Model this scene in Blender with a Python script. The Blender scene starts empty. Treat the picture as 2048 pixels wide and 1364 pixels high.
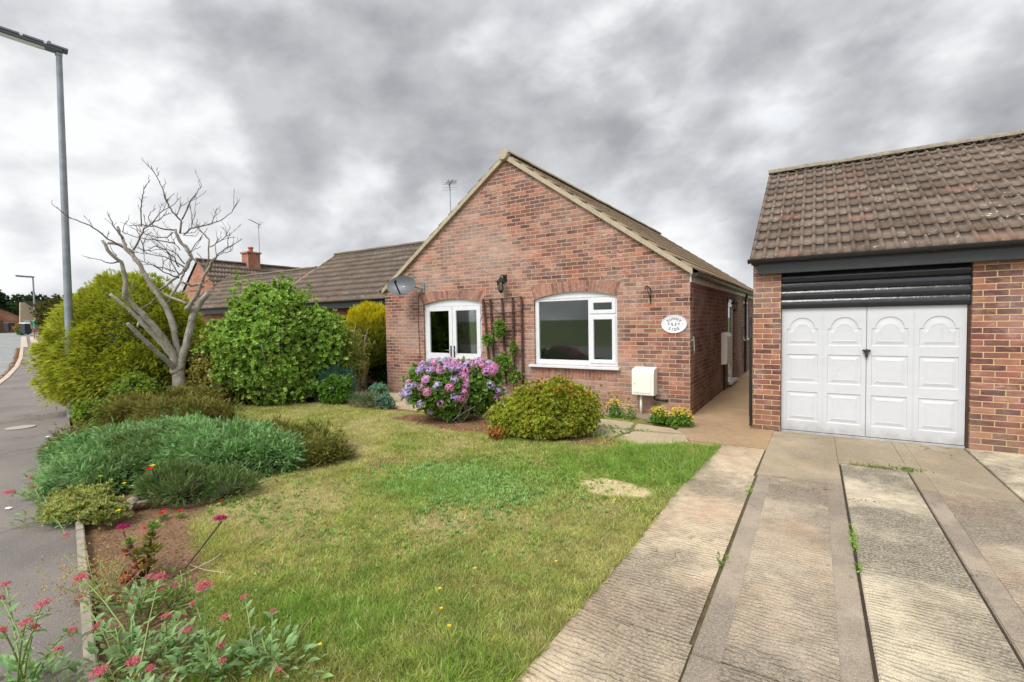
import bpy, bmesh, math, random
import numpy as np
from mathutils import Vector, Matrix
from mathutils.geometry import tessellate_polygon
random.seed(7); RNG = np.random.default_rng(7)
PI = math.pi
scene = bpy.context.scene
COL = scene.collection

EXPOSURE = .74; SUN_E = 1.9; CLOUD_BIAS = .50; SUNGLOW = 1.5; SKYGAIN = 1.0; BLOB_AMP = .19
TREE_LIMBS=[([(-8.99,-3.80,-0.04),(-9.00,-3.82,0.13),(-9.01,-3.84,0.48),(-9.01,-3.84,0.79)],0.160,0.130),([(-9.03,-3.88,0.80),(-8.95,-4.01,0.95),(-8.89,-4.18,1.13),(-8.88,-4.47,1.46),(-8.84,-4.70,1.75)],0.075,0.040),([(-9.02,-3.86,0.80),(-9.07,-3.90,1.06),(-9.15,-4.00,1.29),(-9.28,-4.21,1.61),(-9.37,-4.34,1.85),(-9.48,-4.49,2.07),(-9.60,-4.69,2.32)],0.085,0.035),([(-9.01,-3.83,0.79),(-9.01,-3.92,1.15),(-9.06,-4.10,1.52),(-9.11,-4.30,1.84),(-9.17,-4.50,2.14),(-9.18,-4.61,2.24),(-9.14,-4.58,2.50),(-9.12,-4.62,2.72),(-9.11,-4.66,2.89),(-9.13,-4.79,3.01),(-9.15,-4.91,3.26)],0.080,0.030),([(-9.17,-4.57,2.22),(-9.17,-4.51,2.39),(-9.17,-4.46,2.55)],0.020,0.012),([(-9.00,-3.83,0.77),(-9.06,-3.81,1.18),(-9.13,-3.83,1.68),(-9.23,-3.92,2.09),(-9.35,-4.05,2.42),(-9.46,-4.17,2.74),(-9.55,-4.24,2.96),(-9.64,-4.31,3.13),(-9.75,-4.43,3.30),(-9.88,-4.59,3.32)],0.085,0.030),([(-9.00,-3.81,0.77),(-8.94,-3.77,1.10),(-8.88,-3.71,1.39),(-8.82,-3.65,1.71),(-8.77,-3.62,1.92),(-8.69,-3.52,2.16),(-8.60,-3.41,2.35)],0.100,0.065),([(-8.80,-3.61,1.96),(-8.75,-3.74,2.04),(-8.63,-3.71,2.16),(-8.49,-3.64,2.36),(-8.37,-3.62,2.55)],0.060,0.040),([(-8.85,-3.71,2.13),(-9.17,-3.84,2.27),(-9.51,-3.99,2.42)],0.035,0.022),([(-9.34,-3.85,2.15),(-9.29,-3.73,2.39),(-9.25,-3.63,2.60),(-9.22,-3.56,2.81)],0.035,0.025),([(-9.48,-3.93,2.41),(-9.40,-3.77,2.56),(-9.33,-3.65,2.69),(-9.27,-3.55,2.82)],0.030,0.025),([(-9.22,-3.56,2.81),(-9.23,-3.48,2.97),(-9.23,-3.40,3.13),(-9.31,-3.48,3.34),(-9.39,-3.56,3.48),(-9.45,-3.59,3.69)],0.050,0.035),([(-8.46,-3.59,2.52),(-8.49,-3.76,2.47),(-8.51,-3.93,2.54)],0.035,0.025),([(-8.37,-3.62,2.55),(-8.33,-3.60,2.67),(-8.28,-3.53,2.81),(-8.23,-3.49,2.95),(-8.18,-3.43,3.03)],0.040,0.020),([(-9.63,-4.27,3.15),(-9.72,-4.35,3.24),(-9.79,-4.38,3.43),(-9.86,-4.40,3.55),(-9.91,-4.41,3.67)],0.035,0.028),([(-9.25,-4.38,1.77),(-9.16,-4.44,1.69)],0.020,0.012),([(-9.06,-3.95,0.41),(-9.01,-4.09,0.52),(-8.93,-4.16,0.63)],0.020,0.010),([(-9.23,-4.33,2.03),(-9.09,-4.26,2.12),(-8.95,-4.20,2.23)],0.018,0.012)]
TREE_TWIGS=[([(-9.70,-4.41,3.40),(-9.77,-4.51,3.63),(-9.83,-4.54,3.76),(-9.87,-4.57,3.89)],0.016,0.005),([(-9.61,-4.45,3.23),(-9.56,-4.69,3.36),(-9.50,-4.92,3.53),(-9.44,-5.12,3.60),(-9.36,-5.29,3.63),(-9.30,-5.51,3.79)],0.016,0.005),([(-9.63,-4.27,3.20),(-9.55,-4.19,3.41),(-9.47,-4.13,3.61),(-9.37,-4.04,3.73),(-9.27,-3.94,3.93),(-9.15,-3.78,4.08),(-9.03,-3.64,4.27)],0.018,0.005),([(-9.42,-4.03,3.74),(-9.47,-4.05,3.83),(-9.48,-4.01,3.96),(-9.48,-3.91,4.06)],0.010,0.005),([(-9.43,-4.06,3.71),(-9.44,-3.90,3.82),(-9.46,-3.80,3.92),(-9.47,-3.65,4.01)],0.012,0.005),([(-9.14,-4.63,2.89),(-9.12,-4.84,2.86),(-9.09,-5.01,2.90)],0.016,0.005),([(-9.42,-3.52,3.61),(-9.44,-3.47,3.89),(-9.53,-3.57,4.03),(-9.60,-3.62,4.17),(-9.67,-3.66,4.35),(-9.72,-3.68,4.56),(-9.79,-3.74,4.78),(-9.87,-3.80,5.00)],0.020,0.005),([(-9.40,-3.48,3.90),(-9.34,-3.40,4.13),(-9.28,-3.33,4.32),(-9.22,-3.26,4.47),(-9.16,-3.18,4.63)],0.016,0.005),([(-9.59,-3.66,4.28),(-9.54,-3.56,4.42)],0.008,0.005),([(-9.71,-3.69,4.57),(-9.68,-3.63,4.65)],0.007,0.005),([(-9.74,-3.76,4.78),(-9.72,-3.73,4.82)],0.007,0.005),([(-9.43,-3.56,3.98),(-9.45,-3.47,4.18),(-9.43,-3.30,4.32)],0.010,0.005),([(-9.46,-3.61,3.67),(-9.60,-3.73,3.69),(-9.74,-3.85,3.74),(-9.88,-3.97,3.77),(-10.00,-4.05,3.75),(-10.13,-4.15,3.77)],0.018,0.005),([(-9.95,-4.00,3.74),(-9.97,-3.99,4.03),(-9.98,-3.97,4.28),(-9.98,-3.92,4.45),(-9.99,-3.88,4.58),(-9.98,-3.81,4.72)],0.013,0.005),([(-9.30,-3.50,3.58),(-9.20,-3.41,3.71),(-9.08,-3.25,3.76),(-8.97,-3.11,3.83),(-8.83,-2.93,3.94),(-8.73,-2.82,4.08),(-8.65,-2.76,4.23)],0.018,0.005),([(-8.92,-3.13,3.82),(-8.90,-3.08,3.97),(-8.88,-3.04,4.15)],0.009,0.005),([(-9.24,-3.37,3.72),(-9.24,-3.35,3.96),(-9.25,-3.39,4.16)],0.010,0.005),([(-9.24,-3.37,3.78),(-9.30,-3.26,4.05)],0.009,0.005),([(-9.11,-3.32,3.71),(-9.04,-3.15,3.86)],0.008,0.005),([(-9.25,-3.64,2.89),(-9.21,-3.74,3.08),(-9.18,-3.89,3.20),(-9.17,-4.06,3.26),(-9.14,-4.19,3.18),(-9.10,-4.30,3.13)],0.014,0.005),([(-9.22,-3.56,2.90),(-9.32,-3.70,3.02),(-9.42,-3.83,3.09),(-9.52,-3.96,3.13),(-9.62,-4.09,3.15),(-9.72,-4.22,3.17)],0.014,0.005),([(-9.41,-3.63,3.39),(-9.55,-3.77,3.43),(-9.68,-3.89,3.46),(-9.82,-4.05,3.48),(-9.97,-4.20,3.54),(-10.07,-4.28,3.58)],0.014,0.005),([(-9.28,-3.70,2.79),(-9.28,-3.84,2.84),(-9.30,-4.01,2.87),(-9.30,-4.14,2.93),(-9.31,-4.28,2.95)],0.012,0.005),([(-9.16,-3.69,2.66),(-9.12,-3.84,2.71),(-9.09,-4.01,2.77),(-9.03,-4.14,2.85),(-9.00,-4.32,2.90)],0.016,0.005),([(-9.46,-3.63,3.62),(-9.58,-3.69,3.52),(-9.71,-3.79,3.52),(-9.83,-3.88,3.55),(-9.96,-3.97,3.61),(-10.07,-4.01,3.76)],0.012,0.005),([(-9.47,-4.15,3.16),(-9.49,-4.18,3.37),(-9.50,-4.21,3.45)],0.010,0.005),([(-9.25,-3.65,2.75),(-9.37,-3.72,2.96),(-9.45,-3.73,3.16),(-9.56,-3.80,3.37),(-9.67,-3.86,3.45)],0.013,0.005),([(-9.21,-3.55,2.96),(-9.17,-3.70,3.14),(-9.14,-3.89,3.22),(-9.11,-4.07,3.19)],0.013,0.005),([(-9.18,-3.97,2.80),(-9.16,-3.94,2.96),(-9.14,-3.88,3.04)],0.008,0.005),([(-9.13,-3.86,2.77),(-9.13,-3.87,2.93)],0.008,0.005),([(-8.32,-3.50,2.78),(-8.23,-3.48,2.93),(-8.12,-3.42,3.08),(-7.99,-3.31,3.22),(-7.88,-3.25,3.25)],0.020,0.005),([(-8.01,-3.30,3.22),(-8.05,-3.26,3.38),(-8.08,-3.21,3.49)],0.010,0.005),([(-8.05,-3.38,3.10),(-7.91,-3.30,3.13),(-7.80,-3.32,3.18)],0.008,0.005),([(-8.33,-3.53,2.80),(-8.36,-3.49,3.19),(-8.39,-3.46,3.39),(-8.46,-3.52,3.49),(-8.53,-3.59,3.60),(-8.60,-3.64,3.70)],0.016,0.005),([(-8.40,-3.44,3.24),(-8.39,-3.24,3.38),(-8.40,-3.11,3.54),(-8.43,-3.01,3.70)],0.011,0.005),([(-8.18,-3.43,3.05),(-8.23,-3.42,3.28),(-8.25,-3.35,3.39)],0.009,0.005),([(-8.33,-3.53,2.78),(-8.50,-3.55,3.02),(-8.67,-3.56,3.15)],0.010,0.005),([(-8.35,-3.56,2.74),(-8.68,-3.58,2.98),(-9.02,-3.62,3.22)],0.014,0.005),([(-9.09,-3.52,3.16),(-8.93,-3.39,3.44),(-8.77,-3.29,3.68)],0.010,0.005),([(-9.08,-3.50,3.18),(-9.05,-3.42,3.26),(-9.00,-3.32,3.33)],0.008,0.005),([(-9.10,-3.55,3.23),(-8.79,-3.58,3.00),(-8.43,-3.50,2.79)],0.012,0.005),([(-9.17,-4.70,3.00),(-9.19,-4.75,3.09)],0.010,0.005),([(-9.41,-4.76,3.34),(-9.40,-4.73,3.45)],0.007,0.005),([(-9.79,-4.38,3.55),(-9.78,-4.36,3.67)],0.008,0.005),([(-8.45,-3.56,2.53),(-8.30,-3.46,2.65),(-8.21,-3.50,2.37)],0.010,0.005),([(-8.45,-3.55,2.47),(-8.59,-3.63,2.38),(-8.76,-3.77,2.34)],0.012,0.005),([(-9.36,-3.65,3.37),(-9.38,-3.69,3.48)],0.010,0.005),([(-9.40,-3.74,3.42),(-9.41,-3.76,3.47)],0.010,0.005),([(-9.33,-3.57,3.25),(-9.20,-3.77,3.40)],0.010,0.005),([(-9.41,-3.51,3.61),(-9.13,-3.37,3.62)],0.008,0.005),([(-9.40,-3.48,3.58),(-9.40,-3.23,3.59)],0.007,0.005)]
VAL=[((-1.25,-7.78),[((-1.77,-7.72,0.36),0.021),((-1.67,-7.76,0.34),0.017),((-1.21,-7.71,0.42),0.032),((-1.09,-7.79,0.42),0.026),((-1.11,-7.86,0.42),0.019),((-1.10,-7.76,0.38),0.013),((-0.98,-7.72,0.30),0.017),((-1.10,-7.64,0.30),0.016),]),((-1.05,-7.45),[((-1.90,-7.39,0.20),0.041),((-1.64,-7.47,0.20),0.016),((-1.27,-7.49,0.20),0.015),((-1.23,-7.52,0.20),0.015),((-1.16,-7.47,0.20),0.020),((-1.48,-7.29,0.12),0.020),((-1.56,-7.22,0.12),0.023),]),((-0.62,-7.58),[((-0.44,-7.74,0.42),0.031),((-0.43,-7.64,0.40),0.029),((-0.40,-7.60,0.36),0.013),((-1.45,-7.16,0.22),0.038),]),((-0.62,-7.30),[((-0.84,-7.20,0.36),0.043),((-0.79,-7.27,0.33),0.019),((-0.67,-7.19,0.25),0.022),((-0.55,-7.27,0.20),0.021),((-0.52,-7.28,0.15),0.016),]),((-0.45,-7.10),[((-0.85,-7.00,0.20),0.022),((-0.67,-6.95,0.15),0.021),((-0.63,-7.06,0.12),0.015),((-0.33,-7.13,0.08),0.012),]),((-3.90,-7.05),[((-3.98,-7.26,0.30),0.042),((-4.19,-7.07,0.25),0.032),((-4.38,-7.04,0.30),0.028),((-2.91,-7.19,0.15),0.026),]),]
BLOBS=[((-0.493,0.754,0.434),13,-1),((-0.656,0.637,0.405),9,-0.6),((0.011,0.935,0.353),14,-0.7),((-0.158,0.963,0.217),7,-0.8),((-0.366,0.872,0.325),7,-0.3),((-0.833,0.414,0.367),11,-0.45),((-0.808,0.516,0.285),9,-0.5),((-0.528,0.657,0.538),12,-0.5),((-0.873,0.473,0.118),8,-0.3),((0.196,0.904,0.379),12,-0.5),((-0.965,0.212,0.157),7,-0.25),((-0.831,0.352,0.432),9,-0.2),((-0.902,0.233,0.364),13,1),((-0.917,0.277,0.286),11,0.8),((-0.874,0.435,0.217),5,0.5),((-0.722,0.522,0.453),8,0.35),((-0.558,0.761,0.331),5,0.7),((-0.118,0.985,0.124),8,1),((-0.945,0.227,0.235),7,0.5),((-0.287,0.819,0.496),7,0.15),((-0.708,0.611,0.354),5,0.3),((-0.250,0.898,0.362),7,0.35),((-0.845,0.514,0.147),5,0.5),((-0.761,0.625,0.171),9,0.45),((0.191,0.941,0.281),8,0.5),((-0.974,0.202,0.099),6,0.4),((0.047,0.968,0.245),6,0.2),]
# ------------------------------------------------------------------ camera
cd = bpy.data.cameras.new('camera'); cam = bpy.data.objects.new('camera', cd); COL.objects.link(cam)
cd.sensor_width = 36; cd.lens = 16.854; cd.clip_start = .05; cd.clip_end = 3000
_r = Vector((.845845, .533153, -.017177)); _u = Vector((-.007834, .044613, .998974)); _f = Vector((-.533372, .844842, -.041912))
m = Matrix(((_r.x, _u.x, -_f.x, 1.755496), (_r.y, _u.y, -_f.y, -8.36165), (_r.z, _u.z, -_f.z, 1.674692), (0, 0, 0, 1)))
cam.matrix_world = m
scene.camera = cam
scene.render.engine = 'CYCLES'
scene.view_settings.view_transform = 'Standard'; scene.view_settings.look = 'None'
scene.view_settings.exposure = EXPOSURE; scene.view_settings.gamma = 1
scene.cycles.max_bounces = 6; scene.cycles.diffuse_bounces = 3; scene.cycles.transparent_max_bounces = 6
scene.cycles.use_denoising = True

# ------------------------------------------------------------------ sky
W = bpy.data.worlds.new('World'); scene.world = W; W.use_nodes = True
SUN_EL, SUN_AZ = math.radians(52), math.radians(188)     # azimuth clockwise from +Y

class NT:
    """tiny node helper"""
    def __init__(s, tree): s.t = tree; s.n = tree.nodes; s.l = tree.links
    def node(s, kind, **kw):
        n = s.n.new(kind)
        for k, v in kw.items(): setattr(n, k, v)
        return n
    def inp(s, n, k, v):
        if v is None: return
        if isinstance(v, bpy.types.NodeSocket): s.l.new(v, n.inputs[k])
        else: n.inputs[k].default_value = v
    def math(s, op, a, b=None, c=None, clamp=False):
        n = s.node('ShaderNodeMath', operation=op, use_clamp=clamp); s.inp(n, 0, a); s.inp(n, 1, b)
        if c is not None: s.inp(n, 2, c)
        return n.outputs[0]
    def vmath(s, op, a, b=None, out=0):
        n = s.node('ShaderNodeVectorMath', operation=op); s.inp(n, 0, a); s.inp(n, 1, b); return n.outputs[out]
    def mix(s, f, a, b, typ='RGBA', blend='MIX'):
        n = s.node('ShaderNodeMix', data_type=typ)
        if typ == 'RGBA': n.blend_type = blend; ia, ib, o = 6, 7, 2
        else: ia, ib, o = 2, 3, 0
        s.inp(n, 0, f)
        for i, v in ((ia, a), (ib, b)):
            if isinstance(v, tuple) and typ == 'RGBA' and len(v) == 3: v = (*v, 1)
            s.inp(n, i, v)
        return n.outputs[o]
    def noise(s, vec, scale, detail=3, rough=.5, dist=0, out=0, dim='3D'):
        n = s.node('ShaderNodeTexNoise', noise_dimensions=dim); s.inp(n, 'Vector', vec)
        n.inputs['Scale'].default_value = scale; n.inputs['Detail'].default_value = detail
        n.inputs['Roughness'].default_value = rough; n.inputs['Distortion'].default_value = dist
        return n.outputs[out]
    def ramp(s, f, stops, interp='LINEAR'):
        n = s.node('ShaderNodeValToRGB'); s.inp(n, 0, f); cr = n.color_ramp; cr.interpolation = interp
        while len(cr.elements) > 1: cr.elements.remove(cr.elements[-1])
        cr.elements[0].position = stops[0][0]; cr.elements[0].color = (*stops[0][1], 1)
        for p, c in stops[1:]:
            e = cr.elements.new(p); e.color = (*c, 1)
        return n.outputs[0]
    def mr(s, v, a, b, c=0, d=1, smooth=False):
        n = s.node('ShaderNodeMapRange'); n.interpolation_type = 'SMOOTHSTEP' if smooth else 'LINEAR'
        s.inp(n, 0, v); n.inputs[1].default_value = a; n.inputs[2].default_value = b
        n.inputs[3].default_value = c; n.inputs[4].default_value = d
        return n.outputs[0]
    def bump(s, h, dist=.01, strength=1):
        n = s.node('ShaderNodeBump'); s.inp(n, 'Height', h); n.inputs['Distance'].default_value = dist
        n.inputs['Strength'].default_value = strength; return n.outputs[0]

def hexc(h):
    h = h.lstrip('#'); c = [int(h[i:i+2], 16)/255 for i in (0, 2, 4)]
    return tuple((v/12.92 if v <= .04045 else ((v+.055)/1.055)**2.4) for v in c)

def build_world():
    t = NT(W.node_tree); t.n.clear()
    tc = t.node('ShaderNodeTexCoord').outputs['Generated']
    sky = t.node('ShaderNodeTexSky', sky_type='NISHITA'); sky.sun_disc = False
    sky.sun_elevation = SUN_EL; sky.sun_rotation = SUN_AZ; sky.altitude = 50
    skyc = t.vmath('MULTIPLY', sky.outputs[0], (.10, .10, .10))
    d = t.vmath('NORMALIZE', tc)
    sep = t.node('ShaderNodeSeparateXYZ'); t.inp(sep, 0, d)
    z = t.math('ADD', t.math('MAXIMUM', sep.outputs[2], 0), .34)
    px = t.math('DIVIDE', sep.outputs[0], z); py = t.math('DIVIDE', sep.outputs[1], z)
    cb = t.node('ShaderNodeCombineXYZ'); t.inp(cb, 0, px); t.inp(cb, 1, py)
    P = cb.outputs[0]
    sq = t.vmath('MULTIPLY', d, (1.0, 1.0, 1.55))
    dg = (.72, .45, .53); al = t.vmath('DOT_PRODUCT', d, dg, out=1); sv = t.vmath('SCALE', dg); t.l.new(t.math('MULTIPLY', al, .16), sv.node.inputs[3])
    sq = t.vmath('SUBTRACT', sq, sv)
    wv = t.vmath('MULTIPLY', t.vmath('SUBTRACT', t.noise(sq, 2.6, 3, .5, out=1), (.5,.5,.5)), (.10,.10,.10)); sq = t.vmath('ADD', sq, wv)
    n1 = t.noise(sq, 3.0, 10, .52, 0)
    n2 = t.noise(t.vmath('ADD', sq, (3.1, 1.7, .4)), 7.0, 8, .52, 0)
    # wobble the direction so that the large cloud masses have ragged outlines
    wn = t.noise(sq, 3.0, 6, .55, 0, out=1)
    wob = t.vmath('MULTIPLY', t.vmath('SUBTRACT', wn, (.5, .5, .5)), (.36, .36, .36))
    dw = t.vmath('NORMALIZE', t.vmath('ADD', d, wob))
    acc = None
    for v, rad, amp in BLOBS:
        dp = t.vmath('DOT_PRODUCT', dw, v, out=1)
        g = t.mr(dp, math.cos(math.radians(rad*1.5)), 1.0, 0, amp, smooth=True)
        acc = g if acc is None else t.math('ADD', acc, g)
    base = t.math('ADD', t.math('MULTIPLY', t.math("SUBTRACT", n1, .5), 2.0), t.math('MULTIPLY', acc, BLOB_AMP))
    low = t.mr(sep.outputs[2], .0, .30, .14, 0)
    base = t.math('ADD', t.math('ADD', base, low), CLOUD_BIAS)
    mk = t.mr(base, .32, .62, 0, 1, smooth=True)         # 0 dark underside, 1 bright break
    dk = t.ramp(t.math('ADD', n2, t.math('MULTIPLY', base, .35)), [(.42, (.235, .242, .257)), (.58, (.305, .313, .33)), (.74, (.375, .383, .40))])
    br = t.ramp(t.math('ADD', n2, t.math('MULTIPLY', base, .30)), [(.48, (.345, .355, .375)), (.66, (.46, .47, .488)), (.82, (.59, .597, .605))])
    c = t.mix(mk, dk, br)
    # far behind the camera the cloud is thinner and brighter (towards the sun)
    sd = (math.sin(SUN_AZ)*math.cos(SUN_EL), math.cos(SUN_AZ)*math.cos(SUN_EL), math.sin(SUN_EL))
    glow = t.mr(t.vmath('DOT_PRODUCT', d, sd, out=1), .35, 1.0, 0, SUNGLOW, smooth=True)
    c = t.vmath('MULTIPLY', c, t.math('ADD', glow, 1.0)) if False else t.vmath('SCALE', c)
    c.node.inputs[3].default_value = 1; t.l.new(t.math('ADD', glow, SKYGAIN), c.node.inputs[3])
    blue = t.math('MULTIPLY', t.mr(n2, .56, .72, 0, .30, smooth=True), t.mr(n1, .52, .68, 0, 1))
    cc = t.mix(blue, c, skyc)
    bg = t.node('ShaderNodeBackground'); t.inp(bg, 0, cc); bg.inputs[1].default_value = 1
    o = t.node('ShaderNodeOutputWorld'); t.l.new(bg.outputs[0], o.inputs[0])
    W.cycles.sampling_method = 'MANUAL'; W.cycles.sample_map_resolution = 512

sl = bpy.data.lights.new('sun', 'SUN'); sun = bpy.data.objects.new('sun', sl); COL.objects.link(sun)
sl.energy = SUN_E; sl.angle = math.radians(24); sl.color = (1, .965, .91)
sun.rotation_euler = Vector((math.sin(SUN_AZ)*math.cos(SUN_EL), math.cos(SUN_AZ)*math.cos(SUN_EL), math.sin(SUN_EL))).to_track_quat('Z', 'Y').to_euler()
build_world()

# ------------------------------------------------------------------ object helpers
ORG = {}
def prop(o, label=None, cat=None, group=None, kind=None):
    if label: o['label'] = label
    if cat: o['category'] = cat
    if group: o['group'] = group
    if kind: o['kind'] = kind
    return o
def thing(name, label, cat, loc=(0, 0, 0), group=None):
    o = bpy.data.objects.new(name, None); COL.objects.link(o); o.location = loc
    o.empty_display_size = .1; ORG[o.name] = Vector(loc)
    return prop(o, label, cat, group)
def org(o): return ORG.get(o.name, Vector((0, 0, 0))) if o is not None else Vector((0, 0, 0))
def link_mesh(name, me, mat, parent=None):
    if mat and not me.materials: me.materials.append(mat)
    o = bpy.data.objects.new(name, me); COL.objects.link(o)
    if parent is not None: o.parent = parent; ORG[o.name] = org(parent)
    return o

class MB:
    def __init__(s): s.v = []; s.f = []; s.uv = {}
    def add(s, vs, fs):
        k = len(s.v); s.v += [tuple(p) for p in vs]; s.f += [tuple(i+k for i in f) for f in fs]; return s
    def box(s, x0, x1, y0, y1, z0, z1):
        return s.add([(x0,y0,z0),(x1,y0,z0),(x1,y1,z0),(x0,y1,z0),(x0,y0,z1),(x1,y0,z1),(x1,y1,z1),(x0,y1,z1)],
                     [(0,3,2,1),(4,5,6,7),(0,1,5,4),(1,2,6,5),(2,3,7,6),(3,0,4,7)])
    def obox(s, c, ax, ay, az, hx, hy, hz):
        c = Vector(c); ax = Vector(ax)*hx; ay = Vector(ay)*hy; az = Vector(az)*hz; vs = []
        for k in (-1, 1):
            for i, j in ((-1,-1),(1,-1),(1,1),(-1,1)): vs.append(c+ax*i+ay*j+az*k)
        return s.add(vs, [(0,3,2,1),(4,5,6,7),(0,1,5,4),(1,2,6,5),(2,3,7,6),(3,0,4,7)])
    def bar(s, p0, p1, w, h=None):
        p0 = Vector(p0); p1 = Vector(p1); d = (p1-p0); L = d.length; d = d/L
        up = Vector((0,0,1)) if abs(d.z) < .95 else Vector((0,1,0))
        a = d.cross(up).normalized(); b = a.cross(d).normalized()
        return s.obox((p0+p1)/2, d, a, b, L/2, w/2, (h or w)/2)
    def tube(s, pts, rad, n=8, cap=True):
        pts = [Vector(p) for p in pts]
        if not hasattr(rad, '__len__'): rad = [rad]*len(pts)
        k = len(s.v); prev = None
        for i, p in enumerate(pts):
            d = (pts[min(i+1, len(pts)-1)]-pts[max(i-1, 0)]).normalized()
            if prev is None:
                a = d.cross(Vector((0,0,1)) if abs(d.z) < .9 else Vector((1,0,0))).normalized()
            else:
                a = (prev - d*prev.dot(d)).normalized()
            prev = a; b = d.cross(a)
            for j in range(n):
                t = 2*PI*j/n; s.v.append(tuple(p+(a*math.cos(t)+b*math.sin(t))*rad[i]))
        for i in range(len(pts)-1):
            for j in range(n):
                s.f.append((k+i*n+j, k+i*n+(j+1)%n, k+(i+1)*n+(j+1)%n, k+(i+1)*n+j))
        if cap:
            s.f.append(tuple(k+j for j in range(n))[::-1]); s.f.append(tuple(k+(len(pts)-1)*n+j for j in range(n)))
        return s
    def lathe(s, prof, c, n=16, axis=(0,0,1)):
        az = Vector(axis).normalized(); ax = az.orthogonal().normalized(); ay = az.cross(ax); c = Vector(c); k = len(s.v)
        for r, h in prof:
            for j in range(n):
                t = 2*PI*j/n; s.v.append(tuple(c+az*h+(ax*math.cos(t)+ay*math.sin(t))*r))
        for i in range(len(prof)-1):
            for j in range(n): s.f.append((k+i*n+j, k+i*n+(j+1)%n, k+(i+1)*n+(j+1)%n, k+(i+1)*n+j))
        s.f.append(tuple(k+j for j in range(n))[::-1]); s.f.append(tuple(k+(len(prof)-1)*n+j for j in range(n)))
        return s
    def plate(s, loops, O, U, V, N, depth, sides=True, back=True):
        """polygon with holes (first loop outer) in the plane O+uU+vV, extruded by depth along -N (front face at O looks along N)"""
        O = Vector(O); U = Vector(U); V = Vector(V); N = Vector(N)
        L3 = [[Vector((p[0], p[1], 0)) for p in lp] for lp in loops]
        tri = tessellate_polygon(L3); flat = [p for lp in L3 for p in lp]
        k = len(s.v); n = len(flat)
        for p in flat: s.v.append(tuple(O+U*p.x+V*p.y))
        for p in flat: s.v.append(tuple(O+U*p.x+V*p.y-N*depth))
        for t in tri:
            a, b, c = [flat[i] for i in t]
            ccw = (b-a).cross(c-a).z > 0
            want = U.cross(V).dot(N) > 0
            t1 = t if ccw == want else t[::-1]
            s.f.append(tuple(k+i for i in t1))
            if back and depth: s.f.append(tuple(k+n+i for i in t1[::-1]))
        if sides and depth:
            i0 = 0
            for lp in loops:
                m_ = len(lp)
                for i in range(m_):
                    a = i0+i; b = i0+(i+1) % m_
                    s.f.append((k+a, k+b, k+n+b, k+n+a))
                i0 += m_
        return s
    def build(s, name, mat, parent=None, uv=False, smooth=False, bevel=0, fixn=True):
        o_ = org(parent); me = bpy.data.meshes.new(name)
        me.from_pydata([(x-o_.x, y-o_.y, z-o_.z) for x, y, z in s.v], [], s.f)
        if fixn:
            bm = bmesh.new(); bm.from_mesh(me); bmesh.ops.recalc_face_normals(bm, faces=bm.faces)
            if bevel: 
                bmesh.ops.remove_doubles(bm, verts=bm.verts, dist=1e-5)
                es = [e for e in bm.edges if len(e.link_faces) == 2 and e.calc_face_angle(0) > .5]
                bmesh.ops.bevel(bm, geom=es, offset=bevel, segments=2, affect='EDGES', clamp_overlap=True)
            bm.to_mesh(me); bm.free()
        if uv:
            ul = me.uv_layers.new(name='UVMap'); me.update()
            for p in me.polygons:
                nn = p.normal
                for li in p.loop_indices:
                    co = me.vertices[me.loops[li].vertex_index].co + o_
                    if abs(nn.z) > .7: q = (co.x, co.y)
                    elif abs(nn.x) > abs(nn.y): q = (co.y+.06, co.z)
                    else: q = (co.x, co.z)
                    if uv == 'swap': q = (co.z*1.0, co.x)
                    ul.data[li].uv = q
        if smooth:
            me.polygons.foreach_set('use_smooth', [True]*len(me.polygons))
            if smooth == 'auto':
                try: me.set_sharp_from_angle(angle=math.radians(35))
                except Exception: pass
        return link_mesh(name, me, mat, parent)

def np_mesh(name, V, F, mat, parent=None, col=None, smooth=False, uv=None):
    """fast mesh from numpy arrays; F is (m,3) or (m,4)"""
    o_ = org(parent); V = np.asarray(V, np.float32) - np.array(o_, np.float32)
    me = bpy.data.meshes.new(name); k = F.shape[1]
    me.vertices.add(len(V)); me.vertices.foreach_set('co', V.ravel())
    me.loops.add(F.size); me.loops.foreach_set('vertex_index', F.astype(np.int32).ravel())
    me.polygons.add(len(F)); me.polygons.foreach_set('loop_start', np.arange(0, F.size, k, dtype=np.int32))
    me.polygons.foreach_set('loop_total', np.full(len(F), k, np.int32))
    if smooth: me.polygons.foreach_set('use_smooth', np.ones(len(F), bool))
    me.update(calc_edges=True)
    if col is not None:
        a = me.color_attributes.new('tint', 'FLOAT_COLOR', 'POINT')
        c = np.ones((len(V), 4), np.float32); c[:, :3] = col; a.data.foreach_set('color', c.ravel())
    if uv is not None:
        ul = me.uv_layers.new(name='UVMap'); ul.data.foreach_set('uv', np.asarray(uv, np.float32)[F.ravel()].ravel())
    me.validate()
    return link_mesh(name, me, mat, parent)

def vnoise(x, y, seed=0):
    x = np.asarray(x, float); y = np.asarray(y, float)
    xi = np.floor(x).astype(np.int64); yi = np.floor(y).astype(np.int64); fx = x-xi; fy = y-yi
    def h(a, b):
        n = (a*374761393 + b*668265263 + seed*2147483647) & 0xffffffff
        n = ((n ^ (n >> 13))*1274126177) & 0xffffffff
        return ((n ^ (n >> 16)) & 0xffffff)/float(0xffffff)
    sx = fx*fx*(3-2*fx); sy = fy*fy*(3-2*fy)
    return (h(xi, yi)*(1-sx)+h(xi+1, yi)*sx)*(1-sy)+(h(xi, yi+1)*(1-sx)+h(xi+1, yi+1)*sx)*sy
def fbm(x, y, seed=0, oc=4):
    s = 0; a = .5; t = 0
    for i in range(oc): s = s+a*vnoise(x*2**i, y*2**i, seed+i*17); t += a; a *= .5
    return s/t

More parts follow.
